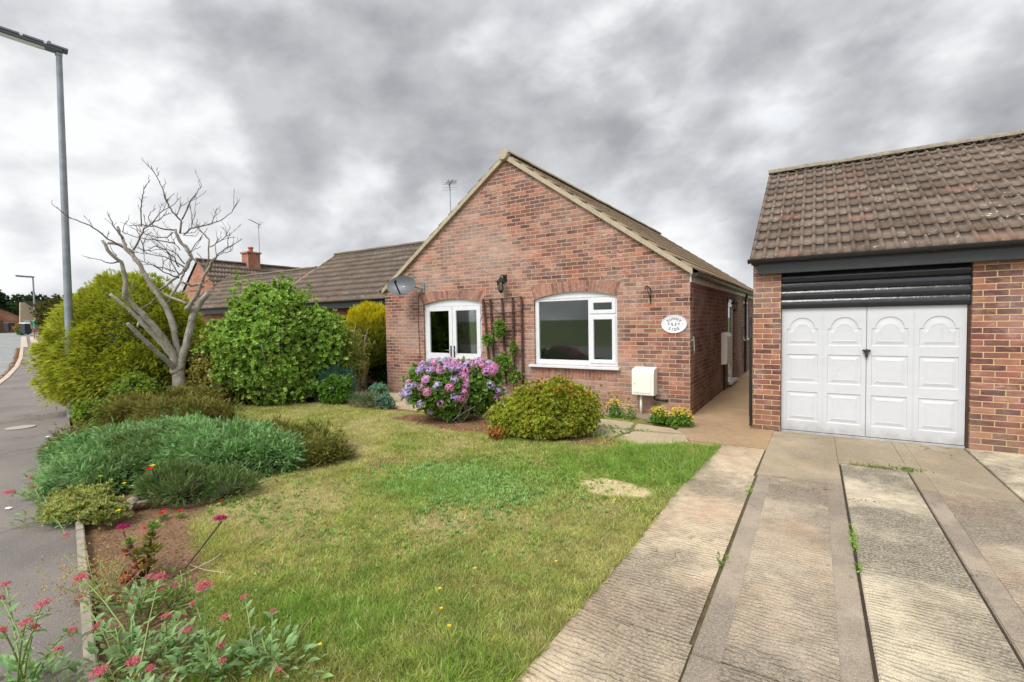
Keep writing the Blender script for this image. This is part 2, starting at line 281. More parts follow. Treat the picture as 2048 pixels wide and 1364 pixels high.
# ------------------------------------------------------------------ materials
def new_mat(name):
    m_ = bpy.data.materials.new(name); m_.use_nodes = True; t = NT(m_.node_tree); t.n.clear()
    o = t.node('ShaderNodeOutputMaterial'); b = t.node('ShaderNodeBsdfPrincipled'); t.l.new(b.outputs[0], o.inputs[0])
    return m_, t, b, o
def plain(name, col, rough=.6, metal=0, var=.12, scale=8, bump=0, bscale=60, spec=.5, dirt=None, coat=0):
    if isinstance(col, str): col = hexc(col)
    m_, t, b, o = new_mat(name); tc = t.node('ShaderNodeTexCoord').outputs['Object']
    n = t.noise(tc, scale, 5, .6)
    c = t.mix(t.mr(n, .3, .7, 0, 1), tuple(v*(1-var) for v in col), tuple(min(1, v*(1+var)) for v in col))
    if dirt:
        c = t.mix(t.mr(t.noise(tc, dirt[1], 6, .7), .5, .75, 0, dirt[2]), c, dirt[0])
    t.inp(b, 'Base Color', c); b.inputs['Metallic'].default_value = metal
    t.inp(b, 'Roughness', t.mr(n, .2, .8, max(0, rough-.08), min(1, rough+.08)))
    b.inputs['Specular IOR Level'].default_value = spec; b.inputs['Coat Weight'].default_value = coat
    if bump: t.inp(b, 'Normal', t.bump(t.noise(tc, bscale, 4, .6), bump))
    return m_

def brick_mat(name, stops, mortar, white=.35, dark=.3, bright=1.0, seed=0, weather=True):
    m_, t, b, o = new_mat(name)
    uv = t.node('ShaderNodeUVMap').outputs[0]
    jn = t.vmath('MULTIPLY', t.vmath('SUBTRACT', t.noise(uv, 22, 3, .6, out=1), (.5,.5,.5)), (.010, .0075, 0))
    p = t.vmath('ADD', uv, jn)
    sp = t.node('ShaderNodeSeparateXYZ'); t.inp(sp, 0, p); u, v = sp.outputs[0], sp.outputs[1]
    rv = t.math('DIVIDE', v, .075); r = t.math('FLOOR', rv); lv = t.math('FRACT', rv)
    hw = t.node('ShaderNodeTexWhiteNoise', noise_dimensions='1D'); t.inp(hw, 'W', t.math('ADD', r, 31.3+seed))
    fu = t.math('ADD', t.math('DIVIDE', u, .225), t.math('MULTIPLY', t.math('FLOORED_MODULO', r, 2), .5))
    fu = t.math('ADD', fu, t.math('MULTIPLY', hw.outputs[0], .10)); fu = t.math('ADD', fu, 400)
    c = t.math('FLOOR', fu); lu = t.math('FRACT', fu)
    du = t.math('MULTIPLY', t.math('MINIMUM', lu, t.math('SUBTRACT', 1, lu)), .225)
    dv = t.math('MULTIPLY', t.math('MINIMUM', lv, t.math('SUBTRACT', 1, lv)), .075)
    d = t.math('MINIMUM', du, dv)
    mask = t.mr(d, .0035, .0085, 0, 1, smooth=True)
    cb = t.node('ShaderNodeCombineXYZ'); t.inp(cb, 0, c); t.inp(cb, 1, r); cb.inputs[2].default_value = seed
    wn = t.node('ShaderNodeTexWhiteNoise', noise_dimensions='3D'); t.inp(wn, 'Vector', cb.outputs[0])
    sc = t.node('ShaderNodeSeparateColor'); t.inp(sc, 0, wn.outputs[1]); r1, r2, r3 = sc.outputs
    big = t.noise(uv, 1.1, 4, .6)
    base = t.ramp(t.math('ADD', r1, t.math('MULTIPLY', t.math('SUBTRACT', big, .5), .5)), stops)
    nf = t.noise(uv, 90, 4, .65)
    base = t.mix(1.0, base, t.ramp(nf, [(.25, (.72,.72,.72)), (.75, (1.22,1.2,1.18))]), blend='MULTIPLY')
    # burnt dark bricks with paler hearts
    st = t.node('ShaderNodeMapping'); t.inp(st, 0, uv); st.inputs['Scale'].default_value = (1, 2.6, 1)
    ns = t.noise(st.outputs[0], 13, 4, .6)
    dk = t.math('MULTIPLY', t.mr(r2, 1-dark, 1-dark+.08, 0, 1), t.mr(ns, .36, .56, .25, 1))
    base = t.mix(t.math('MULTIPLY', dk, .82), base, hexc('#46363a'))
    # pale lime bloom
    reg = t.mr(big, .40, .62, .25, 1.0, smooth=True)
    wh = t.math('MULTIPLY', t.mr(r3, 1-white, 1-white+.25, 0, 1), t.mr(ns, .46, .66, 0, .8))
    ns2 = t.noise(st.outputs[0], 6, 5, .7)
    wh = t.math('MAXIMUM', t.math('MULTIPLY', wh, reg), t.math('MULTIPLY', t.mr(ns2, .52, .72, 0, .6), reg))
    base = t.mix(wh, base, hexc('#bca79a'))
    blot = t.noise(uv, 4.5, 5, .7); base = t.mix(1.0, base, t.ramp(blot, [(.3, (.70,.70,.72)), (.7, (1.24,1.2,1.18))]), blend='MULTIPLY')
    bb = t.noise(uv, .55, 4, .6); base = t.mix(t.mr(bb, .46, .62, 0, .42), base, hexc('#b49d93')); base = t.mix(t.mr(bb, .50, .34, 0, .30), base, hexc('#6f4a40'))
    mc = t.mix(t.noise(uv, 7, 4, .6), tuple(x*.78 for x in mortar), tuple(x*1.15 for x in mortar))
    col = t.mix(mask, mc, base)
    if weather:   # damp green-brown staining low on the wall
        geo = t.node('ShaderNodeSeparateXYZ'); t.inp(geo, 0, uv)
        lowm = t.math('MULTIPLY', t.mr(geo.outputs[1], .0, .75, .42, 0, smooth=True), t.mr(t.noise(uv, 3, 4, .6), .35, .65, .2, 1))
        col = t.mix(lowm, col, hexc('#7a6a4e'))
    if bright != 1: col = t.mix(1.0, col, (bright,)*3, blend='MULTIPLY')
    t.inp(b, 'Base Color', col); b.inputs['Roughness'].default_value = .88; b.inputs['Specular IOR Level'].default_value = .3
    h = t.math('ADD', t.math('MULTIPLY', mask, 1.0), t.math('MULTIPLY', nf, .35))
    h = t.math('ADD', h, t.math('MULTIPLY', r2, .25))
    t.inp(b, 'Normal', t.bump(h, .006, .9))
    return m_

HOUSE_STOPS = [(0, hexc('#6c443b')), (.2, hexc('#8a5b4c')), (.4, hexc('#9c6d5c')), (.55, hexc('#7d544b')), (.7, hexc('#a4705a')), (.85, hexc('#af7b62')), (.95, hexc('#a3553c')), (1, hexc('#a48172'))]
GAR_STOPS = [(0, hexc('#6d463f')), (.2, hexc('#815147')), (.45, hexc('#926052')), (.6, hexc('#875a52')), (.8, hexc('#9f6d58')), (.92, hexc('#aa765d')), (1, hexc('#784a42'))]
M = {}
M['brick'] = brick_mat('weathered brick', HOUSE_STOPS, hexc('#b8a48d'), .85, .32, 1.0, 1)
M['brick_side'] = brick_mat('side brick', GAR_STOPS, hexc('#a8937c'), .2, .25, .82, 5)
M['brick_arch'] = brick_mat('arch brick', [(0, hexc('#7c554b')), (.3, hexc('#946456')), (.6, hexc('#a47565')), (.85, hexc('#b07c69')), (1, hexc('#6f5048'))], hexc('#a08873'), .5, .15, 1, 9, False)
M['brick_garage'] = brick_mat('garage brick', GAR_STOPS, hexc('#c4a883'), .3, .38, 1.0, 3)
M['brick_orange'] = brick_mat('neighbour brick', [(0, hexc('#925643')), (.5, hexc('#a3654f')), (1, hexc('#b0735c'))], hexc('#b58e72'), .1, .05, 1, 6, False)
M['upvc'] = plain('white upvc', (.66,.67,.69), .28, var=.03, coat=.2)
def grimy_white(name, col, h0, amt):
    m_, t, b, o = new_mat(name); tc = t.node('ShaderNodeTexCoord').outputs['Object']; geo = t.node('ShaderNodeNewGeometry').outputs['Position']
    sp = t.node('ShaderNodeSeparateXYZ'); t.inp(sp, 0, geo); n = t.noise(tc, 6, 6, .7); st_ = t.node('ShaderNodeMapping'); t.inp(st_, 0, tc); st_.inputs['Scale'].default_value = (14, 14, 1.2)
    run = t.noise(st_.outputs[0], 2, 5, .65)
    low = t.math('MULTIPLY', t.mr(sp.outputs[2], .0, h0, 1, 0, smooth=True), t.mr(n, .35, .62, .1, 1))
    d_ = t.math('MAXIMUM', t.math('MULTIPLY', low, amt), t.math('MULTIPLY', t.mr(run, .56, .72, 0, .22), t.mr(n, .4, .6, 0, 1)))
    c = t.mix(d_, col, hexc('#8b8474')); t.inp(b, 'Base Color', c); t.inp(b, 'Roughness', t.mr(n, .3, .7, .3, .5)); t.inp(b, 'Normal', t.bump(t.noise(tc, 2.2, 3, .5), .02)); return m_
M['white_paint'] = grimy_white('white painted door metal', (.545,.555,.575), .25, .55)
_unused = plain('white painted metal', (.60,.61,.63), .36, var=.04, scale=3, dirt=((.45,.43,.38,1), 14, .25))
M['cream_gate'] = plain('off white plastic', (.74,.73,.66), .45, var=.03)
M['black_paint'] = plain('black glossy paint', (.016,.017,.021), .2, var=.25, scale=10, bump=.004, bscale=9)
M['black_board'] = plain('black painted timber', (.025,.027,.029), .42, var=.3, scale=5, bump=.002, bscale=30)
M['black_plastic'] = plain('black plastic', (.016,.016,.018), .35, var=.2)
M['iron'] = plain('black iron', (.012,.013,.015), .4, metal=.2, var=.2)
M['rust_iron'] = plain('dark rusty iron', (.03,.024,.02), .6, metal=.3, var=.3)
M['verge'] = plain('cream mortar verge', hexc('#a99d85'), .8, var=.12, scale=9, bump=.004, bscale=40, dirt=(hexc('#7d735f')+(1,), 12, .5))
M['plaster'] = plain('pale room plaster', (.75,.73,.68), .9, var=.04)
M['carpet'] = plain('room carpet', (.22,.20,.17), .95)
M['dish'] = plain('grey dish metal', (.075,.08,.09), .45, var=.06)
M['galv'] = plain('galvanised steel', (.30,.33,.36), .5, metal=.55, var=.22, scale=5)
M['lamp_head'] = plain('grey lantern metal', (.10,.11,.13), .4, var=.1)
M['lens'] = plain('white lamp lens', (.75,.76,.78), .25, var=.02)
M['bark'] = None
M['trellis'] = plain('dark brown timber', hexc('#4a3029'), .8, var=.25, scale=20)
M['teal'] = plain('teal cloth', hexc('#1fa08f'), .9); M['skin'] = plain('skin', hexc('#b98a72'), .6); M['shorts'] = plain('sand cloth', hexc('#8d7c66'), .9)
M['hair'] = plain('grey brown hair', hexc('#4a4038'), .9)
M['bin'] = plain('dark grey bin plastic', (.03,.034,.042), .4)
M['bin_lid'] = plain('pale bin lid', (.6,.62,.66), .4)
M['grey_letter'] = plain('dark lettering', (.05,.055,.05), .5)
M['chrome'] = plain('steel handle', (.35,.35,.36), .25, metal=.9)
M['render_cream'] = plain('cream render', hexc('#b9a78e'), .9)
M['fence_brown'] = plain('brown boards', hexc('#5d463c'), .85, var=.2)
M['stone_cover'] = plain('pale cast cover', hexc('#9b968c'), .8, var=.15, scale=14)
M['paper'] = plain('white litter', (.7,.7,.68), .8)
M['kerb'] = plain('pale concrete kerb', hexc('#b5a596'), .85, var=.2, scale=3, bump=.003)
M['edging'] = plain('weathered concrete edging', hexc('#938a7a'), .9, var=.25, scale=9, bump=.006, bscale=50)
M['pipe_grey'] = plain('grey pipe', (.42,.43,.42), .5)
M['driftwood'] = plain('weathered root wood', hexc('#8d8072'), .85, var=.3, scale=30, bump=.004)
M['inner'] = plain('dark olive shade core', (.045,.045,.022), .95, var=.4, scale=12)  # near-black colour painted as the shade inside shrubs
M['inner_green'] = plain('dark green shade core', (.05,.065,.018), .95, var=.5, scale=10)  # dark green version of that painted interior shade

def glass_mat():
    m_ = bpy.data.materials.new('window glass'); m_.use_nodes = True; t = NT(m_.node_tree); t.n.clear()
    o = t.node('ShaderNodeOutputMaterial'); g = t.node('ShaderNodeBsdfGlossy'); g.inputs['Roughness'].default_value = .02
    g.inputs[0].default_value = (.92,.96,.94,1)
    tr = t.node('ShaderNodeBsdfTransparent'); tr.inputs[0].default_value = (.90,.93,.90,1)
    fr = t.node('ShaderNodeFresnel'); fr.inputs[0].default_value = 1.65
    mx = t.node('ShaderNodeMixShader'); t.l.new(fr.outputs[0], mx.inputs[0]); t.l.new(tr.outputs[0], mx.inputs[1]); t.l.new(g.outputs[0], mx.inputs[2])
    t.l.new(mx.outputs[0], o.inputs[0]); return m_
M['glass'] = glass_mat()

def leaf_mat(name, rough=.5, trans=.35, gain=1.0, spec=.4):
    m_ = bpy.data.materials.new(name); m_.use_nodes = True; t = NT(m_.node_tree); t.n.clear()
    o = t.node('ShaderNodeOutputMaterial'); b = t.node('ShaderNodeBsdfPrincipled'); b.inputs['Roughness'].default_value = rough
    b.inputs['Specular IOR Level'].default_value = spec
    a = t.node('ShaderNodeAttribute', attribute_name='tint').outputs[0]
    if gain != 1: a = t.mix(1.0, a, (gain,)*3, blend='MULTIPLY')
    t.inp(b, 'Base Color', a)
    tl = t.node('ShaderNodeBsdfTranslucent'); t.inp(tl, 0, t.mix(1.0, a, (1.1, 1.15, .6), blend='MULTIPLY'))
    mx = t.node('ShaderNodeMixShader'); mx.inputs[0].default_value = trans
    t.l.new(b.outputs[0], mx.inputs[1]); t.l.new(tl.outputs[0], mx.inputs[2]); t.l.new(mx.outputs[0], o.inputs[0]); return m_
M['leaf'] = leaf_mat('leaves', .5, .35); M['needle'] = leaf_mat('needles', .65, .2, spec=.2); M['grass'] = leaf_mat('grass blades', .6, .35, spec=.25)
M['petal'] = leaf_mat('petals', .7, .3, spec=.2)

def bark_mat():
    m_, t, b, o = new_mat('grey lichen bark'); tc = t.node('ShaderNodeTexCoord').outputs['Object']
    n = t.noise(tc, 9, 6, .65); n2 = t.noise(tc, 40, 4, .6)
    c = t.ramp(n, [(.25, hexc('#766d61')), (.5, hexc('#9b9385')), (.7, hexc('#b3ada1'))])
    c = t.mix(t.mr(n2, .55, .7, 0, .5), c, hexc('#b4b3a6'))
    n3 = t.noise(tc, 22, 5, .75); c = t.mix(t.mr(n3, .55, .68, 0, .7), c, hexc('#4d453b')); t.inp(b, 'Base Color', c); b.inputs['Roughness'].default_value = .95; t.inp(b, 'Normal', t.bump(t.math('ADD', n2, n3), .02)); return m_
M['bark'] = bark_mat()
M['twig'] = plain('dark twig bark', hexc('#6c645b'), .9, var=.25, scale=6)

def tile_mat(name, a, bcol, lichen, amt, tone=1.0):
    m_, t, b, o = new_mat(name); uv = t.node('ShaderNodeUVMap').outputs[0]
    tc = t.node('ShaderNodeTexCoord').outputs['Object']
    sp = t.node('ShaderNodeSeparateXYZ'); t.inp(sp, 0, uv)
    c = t.math('FLOOR', t.math('DIVIDE', sp.outputs[0], .30)); r = t.math('FLOOR', t.math('DIVIDE', sp.outputs[1], .343))
    cb = t.node('ShaderNodeCombineXYZ'); t.inp(cb, 0, c); t.inp(cb, 1, r)
    wn = t.node('ShaderNodeTexWhiteNoise', noise_dimensions='3D'); t.inp(wn, 'Vector', cb.outputs[0])
    sc = t.node('ShaderNodeSeparateColor'); t.inp(sc, 0, wn.outputs[1])
    col = t.mix(sc.outputs[0], a, bcol)
    col = t.mix(t.mr(sc.outputs[1], .90, .98, 0, .30), col, hexc('#8d5c48'))
    g = t.noise(tc, 45, 4, .7); col = t.mix(1, col, t.ramp(g, [(.3, (.75,)*3), (.7, (1.2,)*3)]), blend='MULTIPLY')
    col = t.mix(t.mr(t.noise(tc, 9, 5, .65), .45, .7, 0, .28), col, hexc('#8c8270'))
    reg = t.mr(t.noise(tc, .9, 3, .6), .38, .62, .15, 1)
    sp1 = t.math('MULTIPLY', t.mr(t.noise(tc, 26, 3, .55), .615, .66, 0, 1), t.mr(t.noise(tc, 5, 3, .6), .45, .6, 0, 1))
    col = t.mix(t.math('MULTIPLY', t.math('MULTIPLY', sp1, reg), amt), col, lichen)
    if tone != 1: col = t.mix(1, col, (tone,)*3, blend='MULTIPLY')
    t.inp(b, 'Base Color', col); b.inputs['Roughness'].default_value = .85; b.inputs['Specular IOR Level'].default_value = .3
    t.inp(b, 'Normal', t.bump(t.noise(tc, 120, 4, .7), .004)); return m_
M['tile'] = tile_mat('brown double roman tiles', hexc('#5a4a3f'), hexc('#75665a'), hexc('#d2cdc2'), 1.0)
M['tile_house'] = tile_mat('buff brown tiles', hexc('#75614c'), hexc('#8d7a62'), hexc('#c0b8a4'), .7)
M['tile_far'] = tile_mat('grey brown tiles', hexc('#584c42'), hexc('#6b5e52'), hexc('#d0cdc6'), 1.0)

def tarmac_mat(name, a, bcol, speck=.5):
    m_, t, b, o = new_mat(name); tc = t.node('ShaderNodeTexCoord').outputs['Object']
    n = t.noise(tc, .9, 6, .65); f = t.noise(tc, 110, 3, .7)
    c = t.mix(t.mr(n, .35, .65, 0, 1), a, bcol)
    c = t.mix(1, c, t.ramp(f, [(.3, (.62,)*3), (.5, (1,)*3), (.75, (1.5,)*3)]), blend='MULTIPLY')
    v = t.node('ShaderNodeTexVoronoi'); t.inp(v, 'Vector', tc); v.inputs['Scale'].default_value = 75
    rs = t.node('ShaderNodeSeparateColor'); t.inp(rs, 0, v.outputs['Color'])
    sp = t.math('MULTIPLY', t.mr(rs.outputs[0], .93, .96, 0, 1), t.mr(v.outputs[0], .25, .4, 1, 0))
    c = t.mix(t.math('MULTIPLY', sp, speck), c, hexc('#a8a49c'))
    cr = t.node('ShaderNodeTexVoronoi', feature='DISTANCE_TO_EDGE'); t.inp(cr, 'Vector', t.vmath('ADD', tc, t.vmath('MULTIPLY', t.noise(tc, 2.5, 4, .6, out=1), (.5,.5,.5)))); cr.inputs['Scale'].default_value = .55
    ck = t.math('MULTIPLY', t.mr(cr.outputs[0], .004, .012, 1, 0), t.mr(t.noise(tc, .7, 2), .5, .6, 0, .6))
    c = t.mix(ck, c, hexc('#35312d'))
    t.inp(b, 'Base Color', c); b.inputs['Roughness'].default_value = .85; b.inputs['Specular IOR Level'].default_value = .35
    t.inp(b, 'Normal', t.bump(t.math('SUBTRACT', f, t.math('MULTIPLY', ck, 2)), .006)); return m_
M['tarmac'] = tarmac_mat('footpath tarmac', hexc('#6a645f'), hexc('#7d766f'))
M['road'] = tarmac_mat('road asphalt', hexc('#808280'), hexc('#8d8e8b'), .3)

def concrete_mat(name, light, dark, stain, ribs, stain_amt, warm=None, wscale=.75, rib_amt=.5):
    """ribs: tamped ridges running across the strip; dirt sits in the grooves"""
    m_, t, b, o = new_mat(name); tc = t.node('ShaderNodeTexCoord').outputs['Object']
    sp = t.node('ShaderNodeSeparateXYZ'); t.inp(sp, 0, tc)
    big = t.noise(tc, wscale, 6, .62, .4); mid = t.noise(tc, 5, 5, .65); fine = t.noise(tc, 150, 3, .75); f2 = t.noise(tc, 60, 3, .7)
    c = t.mix(t.mr(mid, .3, .7, 0, 1), light, dark)
    if warm: c = t.mix(t.mr(t.noise(tc, 1.3, 4, .6), .45, .65, 0, .5), c, warm)
    c = t.mix(1, c, t.ramp(fine, [(.32, (.55,)*3), (.5, (1,)*3), (.72, (1.35,)*3)]), blend='MULTIPLY')
    st = t.math('MULTIPLY', t.mr(big, .41, .58, 0, 1, smooth=True), stain_amt)
    h = t.math('MULTIPLY', fine, .5)
    if ribs:
        wob = t.math('ADD', t.math('MULTIPLY', t.noise(tc, 2.2, 4, .6), .16), t.math('MULTIPLY', t.noise(tc, 14, 3, .6), .022))
        yy = t.math('ADD', sp.outputs[1], wob)
        w = t.math('SINE', t.math('MULTIPLY', yy, 2*PI/.034))
        w = t.math('MULTIPLY', t.math('ADD', w, 1), .5)
        brk = t.mr(t.noise(tc, 9, 4, .6), .40, .60, .1, 1)
        groove = t.math('MULTIPLY', t.mr(w, .15, .5, 1, 0), brk)
        reg = t.mr(t.noise(tc, .8, 4, .6), .40, .60, .35, 1.0)
        c = t.mix(t.math('MULTIPLY', t.math('MULTIPLY', groove, reg), rib_amt), c, hexc('#57514a'))
        h = t.math('ADD', h, t.math('MULTIPLY', t.math('SUBTRACT', 1, groove), 1.3))
    c = t.mix(t.math('MULTIPLY', st, t.mr(f2, .35, .62, .35, 1)), c, stain)
    blk = t.math('MULTIPLY', t.mr(t.noise(tc, 11, 5, .7), .56, .68, 0, .55), t.mr(t.noise(tc, 2.3, 4, .6), .42, .6, 0, 1)); c = t.mix(blk, c, tuple(v*.8 for v in stain))
    ag = t.node('ShaderNodeTexVoronoi'); t.inp(ag, 'Vector', tc); ag.inputs['Scale'].default_value = 230
    ac = t.node('ShaderNodeSeparateColor'); t.inp(ac, 0, ag.outputs['Color'])
    c = t.mix(t.mr(ac.outputs[0], .80, .9, 0, .28), c, hexc('#c9bba4'))
    c = t.mix(t.mr(ac.outputs[1], .84, .92, 0, .3), c, hexc('#4c4640'))
    cv = t.node('ShaderNodeTexVoronoi', feature='DISTANCE_TO_EDGE'); t.inp(cv, 'Vector', t.vmath('ADD', tc, t.vmath('MULTIPLY', t.noise(tc, 3, 5, .6, out=1), (.6,.6,.6)))); cv.inputs['Scale'].default_value = .8
    ck = t.math('MULTIPLY', t.mr(cv.outputs[0], .001, .004, 1, 0), t.mr(t.noise(tc, .9, 2), .60, .66, 0, .55))
    c = t.mix(ck, c, hexc('#3d362e')); h = t.math('SUBTRACT', h, t.math('MULTIPLY', ck, 2))
    t.inp(b, 'Base Color', c); b.inputs['Roughness'].default_value = .9; b.inputs['Specular IOR Level'].default_value = .3
    t.inp(b, 'Normal', t.bump(h, .008, .9)); return m_
M['conc_ribbed'] = concrete_mat('ribbed concrete', hexc('#d0bea2'), hexc('#bba98c'), hexc('#5f5a52'), True, .8, hexc('#a9866c'))
M['conc_light'] = concrete_mat('pale ribbed concrete', hexc('#d6c9ae'), hexc('#c2b69c'), hexc('#504c46'), True, .95, hexc('#bfae92'), .6, .6)
M['conc_smooth'] = concrete_mat('weathered smooth concrete', hexc('#b8a993'), hexc('#a29480'), hexc('#5e574e'), True, .85, hexc('#ab8c6e'), .8, .12)
M['conc_border'] = concrete_mat('trowelled concrete border', hexc('#a59886'), hexc('#938676'), hexc('#5e574e'), False, .65)
M['conc_apron'] = concrete_mat('apron concrete', hexc('#a89a82'), hexc('#988a74'), hexc('#635a50'), False, .5, hexc('#94805f'))
M['conc_tan'] = concrete_mat('tan path concrete', hexc('#ab9170'), hexc('#9c8263'), hexc('#6f5b45'), False, .45, hexc('#a5805c'))
M['slab'] = concrete_mat('pale paving slab', hexc('#b3a488'), hexc('#a29378'), hexc('#8a7c64'), False, .5)

def soil_mat():
    m_, t, b, o = new_mat('garden soil and turf base'); tc = t.node('ShaderNodeTexCoord').outputs['Object']
    a = t.node('ShaderNodeAttribute', attribute_name='tint').outputs[0]
    f = t.noise(tc, 55, 5, .75); g = t.noise(tc, 16, 4, .7)
    c = t.mix(1, a, t.ramp(f, [(.28, (.45,)*3), (.5, (1,)*3), (.75, (1.55,)*3)]), blend='MULTIPLY')
    v = t.node('ShaderNodeTexVoronoi'); t.inp(v, 'Vector', tc); v.inputs['Scale'].default_value = 42
    rs = t.node('ShaderNodeSeparateColor'); t.inp(rs, 0, v.outputs['Color'])
    c = t.mix(t.math('MULTIPLY', t.mr(rs.outputs[0], .90, .94, 0, .6), t.mr(v.outputs[0], .3, .45, 1, 0)), c, hexc('#a9967c'))
    t.inp(b, 'Base Color', c); b.inputs['Roughness'].default_value = 1; b.inputs['Specular IOR Level'].default_value = .1
    t.inp(b, 'Normal', t.bump(t.math('ADD', f, g), .03)); return m_
M['soil'] = soil_mat()
M['gap'] = plain('dirt filled joint', hexc('#3d352b'), 1, var=.4, scale=10)
M['moss'] = plain('mossy dirt joint', hexc('#544a30'), 1, var=.4, scale=14)
M['far_ground'] = plain('far grass ground', hexc('#5d6a35'), 1, var=.2, scale=.3)
M['gravel'] = plain('gravel', hexc('#8b7d6b'), .95, var=.4, scale=60, bump=.02, bscale=70)
# ------------------------------------------------------------------ ground
def terr(x): return .026*np.clip(-np.asarray(x, float)-13, 0, 54)
def yard(x): return -7.6-(np.asarray(x, float)+1.17)*.263      # boundary between footpath and garden
KERB = [(14,-15.2),(5,-12.2),(-2,-9.9),(-10,-7.3),(-17.2,-4.85),(-19.7,-4.1),(-23.6,-3.05),(-28.2,-1.95),(-37,0),(-53,3.5),(-56,4.6)]
kx = np.array([p[0] for p in KERB][::-1], float); ky = np.array([p[1] for p in KERB][::-1], float)
def kerb_y(x): return np.interp(x, kx, ky)
def grid_sheet(name, xs, yfun0, yfun1, ny, zfun, mat, kind='structure', col=None):
    X = np.repeat(np.asarray(xs, float)[:, None], ny, 1); tt = np.linspace(0, 1, ny)[None, :]
    Y = yfun0(X)*(1-tt)+yfun1(X)*tt; Z = zfun(X, Y)
    n = len(xs); V = np.stack([X, Y, Z], -1).reshape(-1, 3); i = np.arange(n*ny).reshape(n, ny)
    F = np.stack([i[:-1, :-1], i[1:, :-1], i[1:, 1:], i[:-1, 1:]], -1).reshape(-1, 4)
    o = np_mesh(name, V, F, mat, None, col(V[:, 0], V[:, 1]) if col else None, smooth=True); o['kind'] = kind; return o
grid_sheet('ground', np.concatenate([np.linspace(-1500,-80,8), np.linspace(-70,-12,40), np.linspace(0,1500,8)]), lambda x: x*0-1500, lambda x: x*0+1500, 3, lambda x, y: terr(x)-.16, M['far_ground'])
grid_sheet('footpath', np.concatenate([np.linspace(-56,-12,60), np.linspace(-11.8,14,90)]), kerb_y, lambda x: np.where(x < -12, np.maximum(yard(x), kerb_y(x)+1.5)+.1, yard(x)+.012), 12, lambda x, y: terr(x)-.012+.006*fbm(x*1.5, y*1.5, 3), M['tarmac'])
grid_sheet('road', np.concatenate([np.linspace(-64,-12,60), np.linspace(-11,14,30)]), lambda x: kerb_y(x)-14, lambda x: kerb_y(x)-.12, 8, lambda x, y: terr(x)-.10, M['road'])
grid_sheet('far_road', np.linspace(-70,-56,8), lambda x: x*0-14, lambda x: x*0+30, 8, lambda x, y: terr(x)-.092, M['road'])
kb = MB()
for (x0, y0), (x1, y1) in zip(KERB[:-1], KERB[1:]):
    z0 = float(terr(x0)); z1 = float(terr(x1)); kb.bar((x0, y0-.06, z0-.055), (x1, y1-.06, z1-.055), .125, .13)
for (x0, y0), (x1, y1) in (((-41.4,1.5),(-52.7,3.95)),): kb.bar((x0, y0, terr(x0)-.02), (x1, y1, terr(x1)-.02), .35, .1)
for (x0, y0), (x1, y1) in (((-37,-.06),(-53,3.4)),): kb.bar((x0, y0+.1, terr(x0)-.03), (x1, y1+.1, terr(x1)-.03), .30, .1)
prop(kb.build('kerb', M['kerb'], uv=False), kind='structure')
# garden: soil + turf base in one sheet -----------------------------------
def bed_mask(x, y):
    """1 inside the bare flower bed by the footpath"""
    d = y - yard(x); w = np.interp(x, [-9,-6,-4.2,-3.2,-2.4,-1.6,-.9,.2], [1.6,1.5,1.2,1.1,.86,.68,.52,.05])
    n = (fbm(x*2.2, y*2.2, 5)-.5)*.5
    return np.clip((w+n*.8-d)*6, 0, 1)
def mulch_mask(x, y):
    a = ((x+2.6)/2.15)**2+((y+2.25)/.46)**2
    b = ((x+5.9)/1.5)**2+((y+1.75)/.22)**2
    bare = ((x-.04)/.40)**2+((y+3.86)/.27)**2
    n = (fbm(x*4, y*4, 9)-.5)*1.0
    m = np.clip((1.0-a+n)*4, 0, 1); m = np.maximum(m, np.clip((1-b+n)*3, 0, 1))
    m = np.maximum(m, .95*np.clip((1.05-bare+n*1.3)*3, 0, 1))
    for cx, cy, rx, ry, am in ((-2.55,-4.45,.22,.3,.7),(-.95,-3.55,.35,.14,.8),(-1.0,-4.2,.22,.16,.9),(-1.75,-4.95,.24,.12,.6),(.35,-2.6,.25,.18,.6),(-1.85,-5.75,.15,.12,.5),(-.15,-6.3,.16,.09,.6),(-1.95,-3.7,.35,.12,.6)):
        q = ((x-cx)/rx)**2+((y-cy)/ry)**2; m = np.maximum(m, am*np.clip((1-q+n*1.4)*2.5, 0, 1))
    return m
def turf_tone(x, y):
    """0 dry straw .. 1 lush"""
    t = .51+(fbm(x*.9+3, y*.9, 21)-.5)*1.0+(fbm(x*4, y*4, 31)-.5)*.7
    for cx, cy, r, a in ((-.9,-6.6,.9,.35),(.2,-5.4,.7,.28),(.1,-2.9,.9,.55),(-1.3,-3.3,1.0,.35),(-1.7,-4.8,.8,.35),(-2.5,-5.6,.5,-.4),(-1.1,-5.5,.5,-.35),(-3.0,-4.0,.9,.05),(-5.2,-3.0,1.8,-.2),(-3.4,-3.0,.8,-.15),(-1.9,-6.1,.45,-.35),(-.6,-4.9,.4,-.3),(-2.3,-3.2,.4,-.2),(-.75,-5.35,.3,-.45),(-3.6,-4.3,.6,-.35),(-1.4,-6.5,.3,-.3),(-.05,-4.6,.35,-.3),(-2.9,-5.9,.4,-.5),(.3,-6.2,.35,.2)):
        t = t+a*np.exp(-((x-cx)**2+(y-cy)**2)/(r*r))
    return np.clip(t, 0, 1)
C_STRAW = np.array(hexc('#cbc287')); C_OLIVE = np.array(hexc('#acb060')); C_LUSH = np.array(hexc('#84a648')); C_SOIL = np.array(hexc('#8f7258')); C_MULCH = np.array(hexc('#8a6a50')); C_SAND = np.array(hexc('#dcc89c'))
def turf_col(t):
    t = t[:, None]; return np.where(t < .5, C_STRAW*(1-t*2)+C_OLIVE*t*2, C_OLIVE*(2-t*2)+C_LUSH*(t*2-1))
